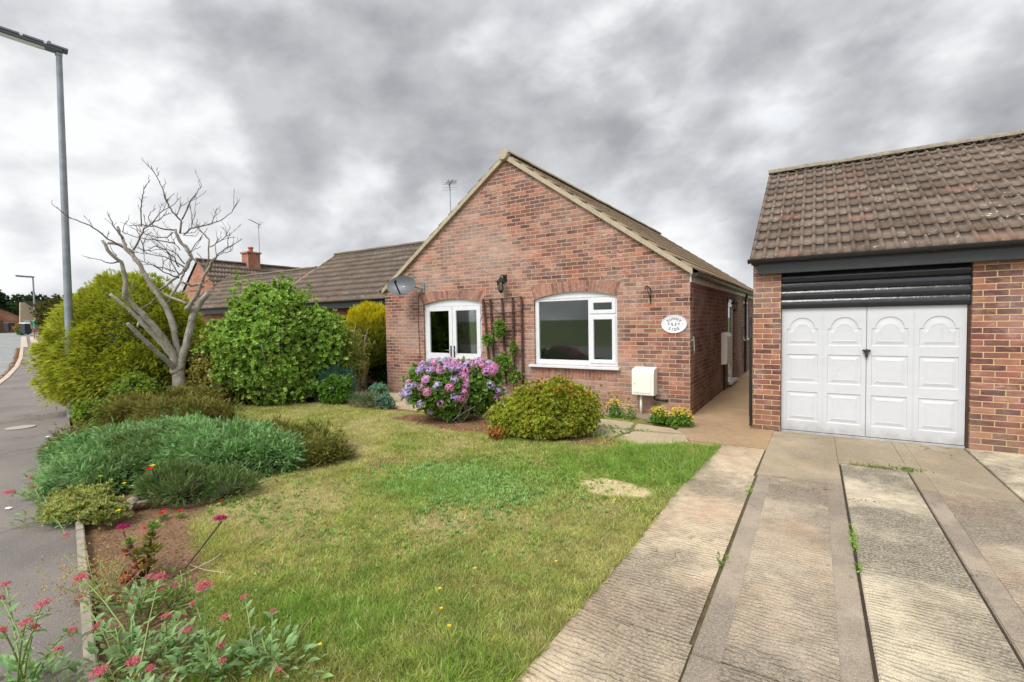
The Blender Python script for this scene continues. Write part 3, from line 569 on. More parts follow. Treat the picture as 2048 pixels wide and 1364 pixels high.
def ground_col(x, y):
    b = bed_mask(x, y)[:, None]; mu = mulch_mask(x, y)[:, None]; t = turf_tone(x, y)
    base = turf_col(t)*.62+C_SOIL*.18
    sand = np.exp(-(((x-.04)/.6)**2+((y+3.86)/.42)**2))[:, None] > .3
    c = base*.85*(1-mu)+np.where(sand, C_SAND, C_MULCH)*mu
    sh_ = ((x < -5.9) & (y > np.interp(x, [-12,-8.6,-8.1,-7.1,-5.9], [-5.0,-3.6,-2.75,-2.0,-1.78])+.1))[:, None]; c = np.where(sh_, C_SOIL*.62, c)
    n = fbm(x*9, y*9, 77)[:, None]
    return (c*(1-b)+C_SOIL*b)*(.75+.5*n)
def garden_z(x, y):
    return -.012+.014*fbm(x*1.1, y*1.1, 2)+.012*fbm(x*7, y*7, 4)+.012*bed_mask(x, y)*(fbm(x*11, y*11, 8)-.3)-.02*bed_mask(x, y)-.06*((x > -.6) & (y > -1.72))-.06*((x > .02) & (y > -1.80+.0*x) & (x < .7) & (y > -1.78))-.05*(x > np.interp(y, [-9.6,-5,-3.5,-1.7], [.50,.64,.645,.74])+.01)
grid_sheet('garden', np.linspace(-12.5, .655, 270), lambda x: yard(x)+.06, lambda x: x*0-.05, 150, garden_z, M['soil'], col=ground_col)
ed = MB()
for x0, x1 in ((.62,-.6),(-.62,-1.5),(-1.52,-2.35),(-2.37,-3.25),(-3.26,-4.3)):
    ed.bar((x0, float(yard(x0))+.035, .0), (x1, float(yard(x1))+.035, .0), .05, .10)
prop(ed.build('garden_edging', M['edging'], bevel=.006), 'weathered concrete edging strip between footpath and flower bed', 'edging')

# ------------------------------------------------------------------ driveway
def slab_obj(name, mat, poly, z1=0.0, th=.1, parent=None, bevel=.006):
    mb = MB(); mb.plate([poly], (0, 0, z1), (1,0,0), (0,1,0), (0,0,1), th); o = mb.build(name, mat, parent, bevel=bevel)
    if parent is None: o['kind'] = 'structure'
    return o
prop(MB().box(.66, 5.6, -14, -.3, -.12, -.024).build('driveway_bed', M['gap']), kind='structure')
def strip(mat, x0, x1, ys, name='driveway', border=None, zoff=0):
    for y0, y1 in ys:
        slab_obj(name, mat, [(x0, y0), (x1, y0), (x1, y1), (x0, y1)], zoff)
        if border:
            slab_obj(name, border[0], [(x0+border[1], y0+.0), (x1-border[1], y0+.0), (x1-border[1], y1), (x0+border[1], y1)], zoff+.004, .003, bevel=0)
# ribbed strip by the lawn, with its slightly ragged left edge
J1, J2 = -5.86, -2.80
for y0, y1 in ((-9.6, J1-.006), (J1+.006, J2-.003), (J2+.003, -1.62)):
    n = 14; le = []
    for i in range(n+1):
        y = y0+(y1-y0)*i/n; le.append((float(np.interp(y, [-9.6,-5,-3.5,-1.7], [.50,.64,.645,.74]))+random.uniform(-.008,.008), y))
    slab_obj('driveway', M['conc_ribbed'], le+[(1.238, y1), (1.222, y0)], bevel=0)
prop(MB().box(1.19, 1.262, -9.6, -1.62, -.05, -.014).build('driveway_joint', M['moss']), kind='structure')
# wide smooth strip with trowelled borders, running up into the apron
for y0, y1 in ((-9.6, -5.93), (-5.92, -2.72), (-2.715, -.42)):
    slab_obj('driveway', M['conc_border'] if y1 < -1 else M['conc_apron'], [(1.246, y0), (2.0, y0), (2.0, y1), (1.262 if y1 > -3 else 1.246, y1)], 0)
    slab_obj('driveway', M['conc_smooth'] if y1 < -2.7 else M['conc_apron'], [(1.385, y0), (1.87, y0), (1.87, y1), (1.385, y1)], .004, .003, bevel=0)
strip(M['conc_light'], 2.020, 2.602, ((-9.6,-2.66),(-2.655,-1.86)))
strip(M['conc_border'], 2.618, 3.330, ((-9.6,-5.0),(-4.995,-2.5)))
strip(M['conc_apron'], 2.618, 3.330, ((-2.495,-.42),))
for y0, y1 in ((-9.6,-5.0),(-4.995,-2.5),(-2.495,-.42)):
    slab_obj('driveway', M['conc_smooth'] if y1 < -2.4 else M['conc_apron'], [(2.75, y0), (3.2, y0), (3.2, y1), (2.75, y1)], .004, .003, bevel=0)
slab_obj('driveway', M['conc_apron'], [(1.996,-1.852),(2.625,-1.852),(2.625,-.42),(1.996,-.42)])
strip(M['conc_light'], 3.35, 5.6, ((-9.6,-2.6),(-2.59,-.36)), zoff=-.004)
# tan path between house and garage
slab_obj('path', M['conc_tan'], [(.02,-1.28),(.36,-1.6),(1.262,-1.6),(1.262,-.45),(1.03,-.40),(1.0,13),(-.02,13),(-.02,.0),(.02,-.6)], .004, .1)
slab_obj('path', M['conc_tan'], [(.30,-1.605),(.74,-1.615),(.66,-1.76),(.25,-1.76)], -.002, .08)

# paving slabs along the front of the house, one thing each
def paver(poly, lab):
    cx = sum(p[0] for p in poly)/len(poly); cy = sum(p[1] for p in poly)/len(poly)
    pts = []
    for i, p in enumerate(poly):
        q = poly[(i+1) % len(poly)]
        for k in range(4):
            t = k/4; pts.append((p[0]+(q[0]-p[0])*t+random.uniform(-.012,.012), p[1]+(q[1]-p[1])*t+random.uniform(-.012,.012)))
    mb = MB(); mb.plate([pts], (0,0,random.uniform(.006,.014)), (1,0,0), (0,1,0), (0,0,1), .05)
    o = mb.build('paving_slab', M['slab'], bevel=.006); prop(o, lab, 'paving slab', 'pale slabs laid as a path in front of the house')
PV = [([(-.62,-2.05),(-.02,-2.22),(.34,-1.72),(.20,-1.32),(-.5,-1.42)], 'pale paving slab with a pointed corner beside the tan path'),
      ([(-.54,-1.38),(.18,-1.28),(-.05,-1.0),(-.62,-.92)], 'pale paving slab just in front of the yellow flowers nearest the corner'),
      ([(-1.25,-1.95),(-.68,-2.02),(-.56,-1.44),(-1.2,-1.36)], 'grass fringed pale paving slab beside the golden bush'),
      ([(-1.22,-1.32),(-.59,-1.39),(-.66,-.9),(-1.25,-.84)], 'pale paving slab in front of the meter box pipe')]
for i in range(7):
    x1 = -1.3-i*.66; x0 = x1-.63
    PV.append(([(x0,-1.7),(x1,-1.72),(x1,-1.12),(x0,-1.1)], 'pale slab of the front row behind the hydrangea and golden bush' if i < 5 else 'pale slab just left of the hydrangea' if i == 5 else 'cracked pale slab left of the hydrangea'))
    PV.append(([(x0-.1,-1.07),(x1-.1,-1.08),(x1-.1,-.5),(x0-.1,-.5)], 'pale slab of the wall side row behind the hydrangea and golden bush' if i < 5 else 'pale slab below the satellite dish cable' if i == 5 else 'pale slab nearest the left corner of the house'))
for poly, lab in PV: paver(poly, lab)
slab_obj('path', M['slab'], [(-7.9,-1.95),(-7.1,-1.75),(-5.95,-1.72),(-5.95,-.5),(-6.6,-.12),(-7.9,-.5)], .002, .06)
slab_obj('path', M['slab'], [(-8.62,-3.62),(-8.1,-3.62),(-7.98,-2.7),(-7.1,-1.95),(-7.4,-1.5),(-8.3,-2.2),(-8.62,-2.9)], .0, .06)
prop(MB().box(-5.95, .0, -.5, -.02, -.04, .012).build('gravel_border', M['gravel']), kind='structure')

# ------------------------------------------------------------------ roof tiles
def tile_roof(name, mat, parent, e0, e1, up, slope_len, pitch_n=.15, roll=.028, course=.343, spc=6, lip=.022):
    """pantiled slope from the eave line e0->e1, going up along unit vector up"""
    e0 = np.array(e0, float); e1 = np.array(e1, float); up = np.array(up, float); up /= np.linalg.norm(up)
    A_ = (e1-e0); L = np.linalg.norm(A_); A_ /= L; Nn = np.cross(A_, up)
    if Nn[2] < 0: Nn = -Nn
    nc = int(L/pitch_n*spc); u = np.linspace(0, L, nc+1); ph = (u/pitch_n) % 1.0
    prof = np.where(ph < .42, roll*np.sin(np.pi*ph/.42)**.8, 0.0)
    rows = []; vv = []; r = int(math.ceil(slope_len/course-.2))
    for i in range(r):
        v0 = i*course; v1 = min((i+1)*course, slope_len)
        jit = (np.floor(u/.3) * 7.13 + i*3.7) % 1.0*.006
        rows += [(v0-.02+jit, prof*.2-.004), (v0-.02+jit, prof+lip), (v1, prof+.003)]; vv += [v0+.001, v0+.002, v1-.001]
    V = []; UV = []
    for (v, h), vq in zip(rows, vv):
        v = np.broadcast_to(v, u.shape); V.append(e0+A_*u[:, None]+up*v[:, None]+Nn*h[:, None]); UV.append(np.stack([u, np.full_like(u, vq)], -1))
    V = np.concatenate(V); UV = np.concatenate(UV); n = len(rows); m_ = len(u); i = np.arange(n*m_).reshape(n, m_)
    F = np.stack([i[:-1, :-1], i[:-1, 1:], i[1:, 1:], i[1:, :-1]], -1).reshape(-1, 4)
    if np.dot(np.cross(A_, up), Nn) < 0: F = F[:, ::-1]
    o = np_mesh(name, V, F, mat, parent, uv=UV); return o
def ridge_tiles(name, mat, parent, p0, p1, r=.12, seg=.45):
    p0 = Vector(p0); p1 = Vector(p1); d = p1-p0; L = d.length; d.normalize(); side = d.cross(Vector((0,0,1))).normalized(); upv = side.cross(d)
    mb = MB(); n = int(L/seg)
    for i in range(n+1):
        a = i*seg; b = min(L, a+seg+.01)
        if b-a < .05: continue
        rr = r*(1+.02*math.sin(i*2.3)); k = len(mb.v); lift = .004*math.sin(i*1.7)
        for q in (a, b):
            for j in range(9):
                t = PI*j/8; mb.v.append(tuple(p0+d*q+side*math.cos(t)*rr+upv*(math.sin(t)*rr*.75+lift)))
        for j in range(8): mb.f.append((k+j, k+j+1, k+9+j+1, k+9+j))
        mb.f.append(tuple(k+j for j in range(9))); mb.f.append(tuple(k+9+j for j in range(9))[::-1])
    return mb.build(name, mat, parent)

# ------------------------------------------------------------------ the bungalow
HW, HD = 7.2, 11.3
EZ, AZ_ = 2.42, 4.98
cxh = -HW/2
house = thing('brick_bungalow', 'red brick bungalow with wide gable, white windows and brown tiled roof', 'house', (cxh, 0, 0))
def arc(x0, x1, z0, z1, rise, n=14):
    """from (x0,z0) to (x1,z1) bulging up"""
    out = []
    for i in range(n+1):
        t = i/n; out.append((x0+(x1-x0)*t, z0+(z1-z0)*t+rise*(1-(2*t-1)**2)))
    return out
DX0, DX1, DZ1 = -5.95, -4.285, 2.08
WX0, WX1, WZ0, WZ1 = -2.99, -1.265, .80, 2.095
door_hole = [(DX0, .03), (DX1, .03)]+arc(DX1, DX0, DZ1+.01, DZ1, .10)
win_hole = [(WX0, WZ0), (WX1, WZ0)]+arc(WX1, WX0, WZ1+.01, WZ1-.01, .12)
fw_ = MB(); fw_.plate([[(-HW, -.1), (0, -.1), (0, EZ), (cxh, AZ_), (-HW, EZ)], door_hole, win_hole], (0,0,0), (1,0,0), (0,0,1), (0,-1,0), .27)
fw_.build('front_wall', M['brick'], house, uv=True)
SD = [(4.15,.10),(5.20,.10),(5.20,2.12),(4.15,2.12)]; SW = [(7.15,1.02),(8.4,1.02),(8.4,2.14),(7.15,2.14)]
sw = MB(); sw.plate([[(.27,-.1),(HD,-.1),(HD,EZ),(.27,EZ)], SD, SW], (0,0,0), (0,1,0), (0,0,1), (1,0,0), .27)
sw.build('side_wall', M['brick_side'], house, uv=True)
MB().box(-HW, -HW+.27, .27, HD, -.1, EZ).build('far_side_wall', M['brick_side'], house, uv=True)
bk = MB(); bk.plate([[(-HW, -.1), (0, -.1), (0, EZ), (cxh, AZ_), (-HW, EZ)]], (0,HD,0), (1,0,0), (0,0,1), (0,1,0), .001); bk.build('back_wall', M['brick_side'], house, uv=True)
ins = MB()   # rooms seen through the glass
ins.box(-HW+.28, -.28, 4.0, 4.06, .03, 2.39); ins.box(-HW+.28, -.28, .28, 4.0, 2.39, 2.41)
ins.box(-3.62, -3.54, .28, 4.0, .03, 2.39); ins.box(-HW+.272, -HW+.29, .28, 4, .03, 2.39); ins.box(-.29, -.272, .28, 4, .03, 2.39)
for x0, x1 in ((DX0-.001, DX0+.012), (WX0-.001, WX0+.012), (WX1-.012, WX1+.001)): ins.box(x0, x1, .10, .272, .05 if x0 < -5 else WZ0, 2.1)
ins.build('room_walls', M['plaster'], house); MB().box(-HW+.28, -.28, .28, 4.0, 0, .03).build('room_floor', M['carpet'], house)
# projecting plinth at the left corner where the brickwork thickens
MB().box(-HW+.0, -5.98, -.018, .0, -.1, .17).build('wall_plinth', M['brick'], house, uv=True)
# arches: splayed soldier bricks
def soldier_arch(x0, x1, z0, z1, rise, hgt, splay):
    mb = MB(); n = int(round((x1-x0+splay)/.075)); g = .0055
    for i in range(n):
        a = (i)/n; b = (i+1)/n; q = []
        for t, side in ((a, 1), (b, -1)):
            xb = x0+(x1-x0)*t; zb = z0+(z1-z0)*t+rise*(1-(2*t-1)**2)+.008; xt = x0-splay*.5+(x1-x0+splay)*t; zt = max(z0, z1)+hgt+rise*.55*(1-(2*t-1)**2)
            q.append((xb+g*side, zb)); q.append((xt+g*side, zt))
        y = -.004-random.uniform(0, .004)
        mb.plate([[q[0], q[2], q[3], q[1]]], (0, y, 0), (1,0,0), (0,0,1), (0,-1,0), .02, back=False)
    return mb
def arch_mat():
    m_, t, b, o = new_mat('soldier bricks'); tc = t.node('ShaderNodeTexCoord').outputs['Object']
    g = t.node('ShaderNodeNewGeometry').outputs['Random Per Island']
    c = t.ramp(g, [(0, hexc('#735047')), (.25, hexc('#8c5f50')), (.5, hexc('#9a6b5c')), (.75, hexc('#a87866')), (1, hexc('#8a655a'))])
    n = t.noise(tc, 30, 5, .7); c = t.mix(1, c, t.ramp(n, [(.3, (.72,)*3), (.7, (1.25,)*3)]), blend='MULTIPLY')
    c = t.mix(t.mr(t.noise(tc, 12, 4, .6), .52, .68, 0, .55), c, hexc('#ae998d'))
    t.inp(b, 'Base Color', c); b.inputs['Roughness'].default_value = .9; t.inp(b, 'Normal', t.bump(n, .006)); return m_
M['soldier'] = arch_mat()
soldier_arch(DX0, DX1, DZ1, DZ1+.01, .10, .23, .30).build('door_arch', M['soldier'], house)
soldier_arch(WX0, WX1, WZ1-.01, WZ1, .12, .25, .14).build('window_arch', M['soldier'], house)
sl_ = MB()
for i in range(24):
    x = WX0+.0+i*.072; y = -.003-random.uniform(0, .003); sl_.box(x+.005, x+.067, y, .01, .555, .765)
sl_.build('sill_course', M['soldier'], house)
mmat = plain('sandy mortar', hexc('#a8927a'), .95, var=.15, scale=20); mc = MB(); mc.plate([[(DX0-.15, DZ1-.02+.0), (DX0, DZ1)]+arc(DX0, DX1, DZ1, DZ1+.01, .10)[1:]+[(DX1+.15, DZ1+.22), (DX1+.1, DZ1+.25)]+[(p[0], p[1]+.24) for p in arc(DX1, DX0, DZ1+.01, DZ1, .055)[1:-1]]+[(DX0-.15, DZ1+.24)]], (0,-.0022,0), (1,0,0), (0,0,1), (0,-1,0), .0)
mc.build('arch_mortar', mmat, house, fixn=False); mc = MB()
mc.plate([arc(WX0, WX1, WZ1-.01, WZ1, .12)+[(WX1+.07, WZ1+.25)]+[(p[0], p[1]+.26) for p in arc(WX1, WX0, WZ1, WZ1-.01, .065)[1:-1]]+[(WX0-.07, WZ1+.25)]], (0,-.0022,0), (1,0,0), (0,0,1), (0,-1,0), .0)
mc.build('arch_mortar', mmat, house, fixn=False); mc = MB()
mc.plate([[(WX0, .55), (WX1+.01, .55), (WX1+.01, .77), (WX0, .77)]], (0,-.0022,0), (1,0,0), (0,0,1), (0,-1,0), .0)
mc.build('arch_mortar', mmat, house, fixn=False)

# roof
PT = .705; ov = .12                        # pitch (tan) and eaves overhang
rz = AZ_+.075
def roofz(x): return rz-PT*abs(x-cxh)
ez = roofz(ov); sl_len = math.hypot(ov-cxh, rz-ez)
roof = tile_roof('roof', M['tile_house'], house, (ov, -.05, ez), (ov, HD+.06, ez), (-1, 0, PT), sl_len)
tile_roof('roof', M['tile_house'], house, (-HW-ov, HD+.06, roofz(-HW-ov)), (-HW-ov, -.05, roofz(-HW-ov)), (1, 0, PT), sl_len)
ridge_tiles('ridge', M['verge'], house, (cxh, -.08, rz+.015), (cxh, HD+.08, rz+.015), .125)
un = MB()
for sgn in (1, -1):
    xo = cxh+sgn*(HW/2+.1)
    un.add([(cxh,-.0,rz-.035),(xo,-.0,roofz(xo)-.035),(xo,HD,roofz(xo)-.035),(cxh,HD,rz-.035)], [(0,1,2,3)])
un.build('roof_underside', M['trellis'], house, fixn=False)
# verge: cream mortar bedded strip, slightly stepped at each tile course
vg = MB(); nst = 13
for sgn in (1, -1):
    for i in range(nst):
        a = i/nst; b = (i+1)/nst; L_ = HW/2+.05
        xa = cxh+sgn*L_*a; xb = cxh+sgn*L_*b
        za = roofz(xa); zb = roofz(xb); top = .028 if True else 0
        # lower (outer) end of each tile sits a little proud of the one below
        vg.plate([[(xa, za-.092), (xb, zb-.092), (xb, zb+.010), (xa, za+.006)] if sgn > 0 else [(xa, za-.092), (xa, za+.006), (xb, zb+.010), (xb, zb-.092)]],
                 (0,-.065-.004*(i % 2),0), (1,0,0), (0,0,1), (0,-1,0), .065+.01)
vg.build('verge', M['verge'], house)
hd = MB(); hd.lathe([(.10,-.02),(.11,.0),(.11,.10),(.10,.12)], (cxh,-.1,rz-.015), 18, (0,1,0)); hd.build('ridge_end', M['verge'], house, smooth='auto')
# fascia, gutter, downpipe on the driveway side
MB().box(.0, .022, .0, HD, ez-.16, ez-.015).build('fascia', plain('peeling white paint', (.72,.72,.72), .6, var=.06, scale=4, dirt=((.16,.12,.1,1), 4.5, .8)), house)
def gutter(name, p0, p1, r, parent, mat, nbr):
    p0 = Vector(p0); p1 = Vector(p1); d = (p1-p0).normalized(); side = d.cross(Vector((0,0,1))).normalized(); mb = MB(); k = 0
    pr = [(math.cos(t)*r, math.sin(t)*r) for t in [PI+PI*j/10 for j in range(11)]]; pr += [(x*.88, z*.88+.003) for x, z in pr[::-1]]
    n = len(pr)
    for q in (p0, p1):
        for x, z in pr: mb.v.append(tuple(q+side*x+Vector((0,0,z))))
    for j in range(n): mb.f.append((j, (j+1) % n, n+(j+1) % n, n+j))
    mb.f.append(tuple(range(n))); mb.f.append(tuple(range(n, 2*n))[::-1])
    L_ = (p1-p0).length
    for i in range(nbr):
        q = p0+d*(L_*(i+.5)/nbr)
        for a in (q, ):
            k = len(mb.v)
            for e in (-.022, .022):
                for t in [PI+PI*j/8 for j in range(9)]: mb.v.append(tuple(a+d*e+side*math.cos(t)*(r+.007)+Vector((0,0,math.sin(t)*(r+.007)))))
            for j in range(8): mb.f.append((k+j, k+j+1, k+9+j+1, k+9+j))
    # stop end
    for q, e in ((p0, -1),):
        mb.plate([[(math.cos(t)*(r+.004), math.sin(t)*(r+.004)) for t in [PI+PI*j/10 for j in range(11)]]], q+d*e*.004, side, (0,0,1), -d, .008)
    return mb.build(name, mat, parent)
gutter('gutter', (.085,-.06,ez-.02), (.085,HD,ez-.045), .056, house, M['black_plastic'], 13)
dp = MB(); dp.tube([(.085,7.15,ez-.07),(.085,7.15,ez-.14),(.05,7.15,ez-.26),(.05,7.15,.06)], .034, 10)
for z in (.5,1.35,2.0): dp.lathe([(.042,-.02),(.042,.02)], (.05,7.15,z), 10); dp.box(0,.04,7.10,7.20,z-.015,z+.015)
dp.build('downpipe', M['black_plastic'], house, smooth='auto')

# window and doors -----------------------------------------------------------
def rect(x0, x1, z0, z1): return [(x0,z0),(x1,z0),(x1,z1),(x0,z1)]
wf = MB()
wy = .045
# outer frame incl. arched head panel
wf.plate([win_hole, rect(WX0+.085, -1.845, WZ0+.10, 2.045), rect(-1.80, WX1-.05, WZ0+.06, 1.74), rect(-1.80, WX1-.05, 1.785, 2.05)], (0,wy,0), (1,0,0), (0,0,1), (0,-1,0), .07)
win = wf.build('window', M['upvc'], house, bevel=.005)
for nm, z0, z1 in (('casement', WZ0+.055, 1.745), ('casement', 1.78, 2.055)):
    c_ = MB(); x0, x1 = -1.81, WX1-.04
    c_.plate([rect(x0, x1, z0, z1), rect(x0+.072, x1-.072, z0+.072, z1-.072)], (0,wy-.014,0), (1,0,0), (0,0,1), (0,-1,0), .06); c_.build(nm, M['upvc'], win, bevel=.005)
g_ = MB(); g_.box(WX0+.08, -1.84, wy+.03, wy+.034, WZ0+.09, 2.05); g_.build('pane', M['glass'], win)
for z0, z1 in ((WZ0+.12, 1.68), (1.845, 1.99)):
    g_ = MB(); g_.box(-1.745, WX1-.105, wy+.02, wy+.024, z0, z1); g_.build('pane', M['glass'], win)
si = MB(); si.plate([[(-.085, -.004), (-.085, -.045), (-.075, -.05), (.05, -.05), (.05, .0)]], (WX0-.10, 0, WZ0+.0), (0,1,0), (0,0,1), (-1,0,0), (WX1-WX0+.15)); si.build('sill', M['upvc'], win, bevel=.003)
hb = MB(); hb.plate([arc(WX0+.0, WX1, 2.085, 2.10, .0, 1)+arc(WX1, WX0, 2.125, 2.105, .0, 1)], (0,wy-.008,0), (1,0,0), (0,0,1), (0,-1,0), .02); hb.build('frame_bead', M['upvc'], win)
# french doors
dy = .05
df = MB(); df.plate([door_hole, rect(DX0+.055, DX1-.055, .07, 2.03)], (0,dy,0), (1,0,0), (0,0,1), (0,-1,0), .07)
fd = df.build('french_door', M['upvc'], house, bevel=.004)
xm = (DX0+DX1)/2
for x0, x1, s in ((DX0+.06, xm-.004, 1), (xm+.004, DX1-.06, -1)):
    gx0, gx1 = (x0+.10, x1-.10)
    l_ = MB(); l_.plate([rect(x0, x1, .08, 2.025), rect(gx0, gx1, .97, 1.925), rect(gx0, gx1, .20, .84)], (0,dy-.02,0), (1,0,0), (0,0,1), (0,-1,0), .06)
    l_.box(gx0-.005, gx1+.005, dy+.005, dy+.02, .195, .845); l_.build('door_leaf', M['upvc'], fd, bevel=.004)
    g_ = MB(); g_.box(gx0, gx1, dy+.01, dy+.014, .97, 1.925); g_.build('pane', M['glass'], fd)
    h_ = MB(); hx = x1-.045 if s > 0 else x0+.045
    h_.box(hx-.016, hx+.016, dy-.032, dy-.02, .88, 1.14); h_.build('handle_plate', M['black_paint'], fd)
    h_ = MB(); h_.tube([(hx,dy-.03,1.04),(hx,dy-.075,1.04),(hx-s*.03,dy-.08,1.04),(hx-s*.13,dy-.08,1.045)], .009, 8); h_.build('handle', M['chrome'], fd, smooth=True)
for z in (.25, 1.0, 1.78):
    for x in (DX0+.05, DX1-.05): hg = MB(); hg.lathe([(.012,-.045),(.012,.045)], (x, dy-.022, z), 8); hg.build('hinge', M['upvc'], fd)
# side entrance door and window (seen edge on)
sd = MB(); sd.plate([SD, [(4.24,.19),(5.11,.19),(5.11,2.04),(4.24,2.04)]], (-.035,0,0), (0,1,0), (0,0,1), (1,0,0), .06)
sdo = sd.build('side_door', M['upvc'], house, bevel=.004)
l_ = MB(); l_.plate([[(4.245,.195),(5.105,.195),(5.105,2.035),(4.245,2.035)], [(4.36,1.15),(4.99,1.15),(4.99,1.93),(4.36,1.93)], [(4.36,.32),(4.99,.32),(4.99,.98),(4.36,.98)]], (-.03,0,0), (0,1,0), (0,0,1), (1,0,0), .05)
l_.box(-.07,-.055,4.35,5.0,.31,.99); l_.build('door_leaf', M['upvc'], sdo, bevel=.004)
MB().box(-.062,-.056,4.36,4.99,1.15,1.93).build('pane', M['glass'], sdo)
MB().tube([(-.03,4.31,1.06),(.03,4.31,1.06),(.035,4.45,1.06)], .011, 8).build('handle', M['chrome'], sdo)
MB().box(-.03,.09,4.12,5.23,.05,.11).build('threshold', M['upvc'], sdo)
MB().box(-.034,.012,4.06,4.13,.0,.02).build('step', M['edging'], sdo)
w2 = MB(); w2.plate([SW, [(7.22,1.09),(7.74,1.09),(7.74,2.07),(7.22,2.07)], [(7.80,1.09),(8.33,1.09),(8.33,2.07),(7.80,2.07)]], (-.02,0,0), (0,1,0), (0,0,1), (1,0,0), .06)
w2o = w2.build('window', M['upvc'], house, bevel=.004)
for y0, y1 in ((7.22,7.74),(7.80,8.33)): MB().box(-.05,-.045,y0,y1,1.09,2.07).build('pane', M['glass'], w2o)
MB().box(-.02,.06,7.10,8.45,.98,1.02).build('sill', M['upvc'], w2o)
MB().box(-.27,-.262,.3,HD-.3,0,2.4).build('room_lining', M['plaster'], house)

# ------------------------------------------------------------------ things fixed to the bungalow
sg = thing('house_sign', 'white oval house name sign with lettering beside the right corner of the wall', 'house sign', (-.262,-.01,1.572))
so = MB(); n = 40; rx, rzz = .215, .155
prof = [(1.0,.0),(1.0,-.010),(.975,-.018),(.93,-.018),(.90,-.012),(0.0,-.012)]
for k_, (q, y) in enumerate(prof):
    for j in range(n): so.v.append((-.262+rx*q*math.cos(2*PI*j/n), -.002+y, 1.572+rzz*q*math.sin(2*PI*j/n)))
for i in range(len(prof)-1):
    for j in range(n): so.f.append((i*n+j, i*n+(j+1)%n, (i+1)*n+(j+1)%n, (i+1)*n+j))
so.build('plaque', M['upvc'], sg, smooth='auto')
def letters(text, parent, cx, cz, y, size, rx_, rz_, a0, a1, up=1, name='lettering'):
    """letters standing on an elliptic arc; angles in degrees clockwise from the top"""
    mb = MB(); n = len(text)
    for i, ch in enumerate(text):
        cu = bpy.data.curves.new('letter', 'FONT'); cu.body = ch; cu.size = size; cu.align_x = 'CENTER'; cu.align_y = 'CENTER'; cu.resolution_u = 2; cu.offset = size*.012
        ob = bpy.data.objects.new('letter', cu); COL.objects.link(ob); bpy.context.view_layer.update()
        me = ob.evaluated_get(bpy.context.evaluated_depsgraph_get()).to_mesh(); a = math.radians(a0+(a1-a0)*(i/(n-1) if n > 1 else 0))
        ox = cx+rx_*math.sin(a); oz = cz+rz_*math.cos(a)*up; rot = a*.85*(1 if up > 0 else -1)
        vs = [(ox+p.co.x*math.cos(rot)+p.co.y*math.sin(rot), y, oz-p.co.x*math.sin(rot)+p.co.y*math.cos(rot)) for p in me.vertices]
        mb.add(vs, [tuple(p.vertices) for p in me.polygons]); ob.evaluated_get(bpy.context.evaluated_depsgraph_get()).to_mesh_clear()
        bpy.data.objects.remove(ob); bpy.data.curves.remove(cu)
    return mb.build(name, M['grey_letter'], parent, fixn=False)
letters('SUNNY', sg, -.262, 1.572, -.0165, .066, .125, .092, -52, 52)
letters('SIDE', sg, -.262, 1.572, -.0165, .062, .12, .092, -36, 36, -1)
letters('*53*', sg, -.262, 1.566, -.0165, .07, .125, .0, -38, 38, 1)
letters('..', sg, -.262, 1.58, -.0165, .058, .16, .0, -80, 80, 1)

def lantern(name, label, p, out, arm_mat=M['iron'], s=1.0):
    """carriage lantern hung from a scrolled wall bracket; p = bracket on the wall, out = unit vector off the wall"""
    t = thing(name, label, 'wall lantern', p); p = Vector(p); o_ = Vector(out); sd_ = o_.cross(Vector((0,0,1)))
    b_ = MB(); b_.obox(p+o_*.012, sd_, (0,0,1), o_, .035*s, .06*s, .012); b_.tube([p+o_*.02, p+o_*.08*s+Vector((0,0,.05*s)), p+o_*.14*s+Vector((0,0,.045*s)), p+o_*.15*s], .010*s, 8)
    b_.tube([p+o_*.02+Vector((0,0,-.03*s)), p+o_*.06*s+Vector((0,0,-.035*s)), p+o_*.085*s+Vector((0,0,.0)), p+o_*.06*s+Vector((0,0,.02*s))], .006*s, 6)
    b_.build('bracket', arm_mat, t, smooth='auto')
    c_ = p+o_*.15*s
    h_ = MB(); h_.lathe([(.008,.02*s),(.02*s,.0),(.035*s,-.02*s),(.085*s,-.07*s),(.088*s,-.08*s),(.07*s,-.085*s)], c_, 6); h_.build('hood', arm_mat, t)
    g_ = MB(); g_.lathe([(.062*s,-.085*s),(.038*s,-.225*s)], c_, 6); g_.build('glass', M['glass'], t)
    f_ = MB()
    for j in range(6):
        a = 2*PI*j/6; ax = Vector((math.cos(a), math.sin(a), 0)); az = Vector((0,0,1)).orthogonal().normalized(); ay = Vector((0,0,1)).cross(az); dd = az*math.cos(a)+ay*math.sin(a)
        f_.bar(c_+dd*.066*s+Vector((0,0,-.083*s)), c_+dd*.041*s+Vector((0,0,-.228*s)), .009*s)
    f_.lathe([(.046*s,-.225*s),(.046*s,-.238*s),(.02*s,-.265*s),(.004,-.285*s)], c_, 6); f_.build('cage', arm_mat, t)
    MB().tube([c_+Vector((0,0,-.21*s)), c_+Vector((0,0,-.12*s))], .014*s, 8).build('bulb', M['lens'], t)
lantern('wall_lantern', 'black carriage lantern on the gable between the doors and the window', (-3.66,-.0,2.56), (0,-1,0), s=1.15)
lantern('wall_lantern', 'black lantern on the side wall beside the side door', (.0,4.06,2.08), (1,0,0))

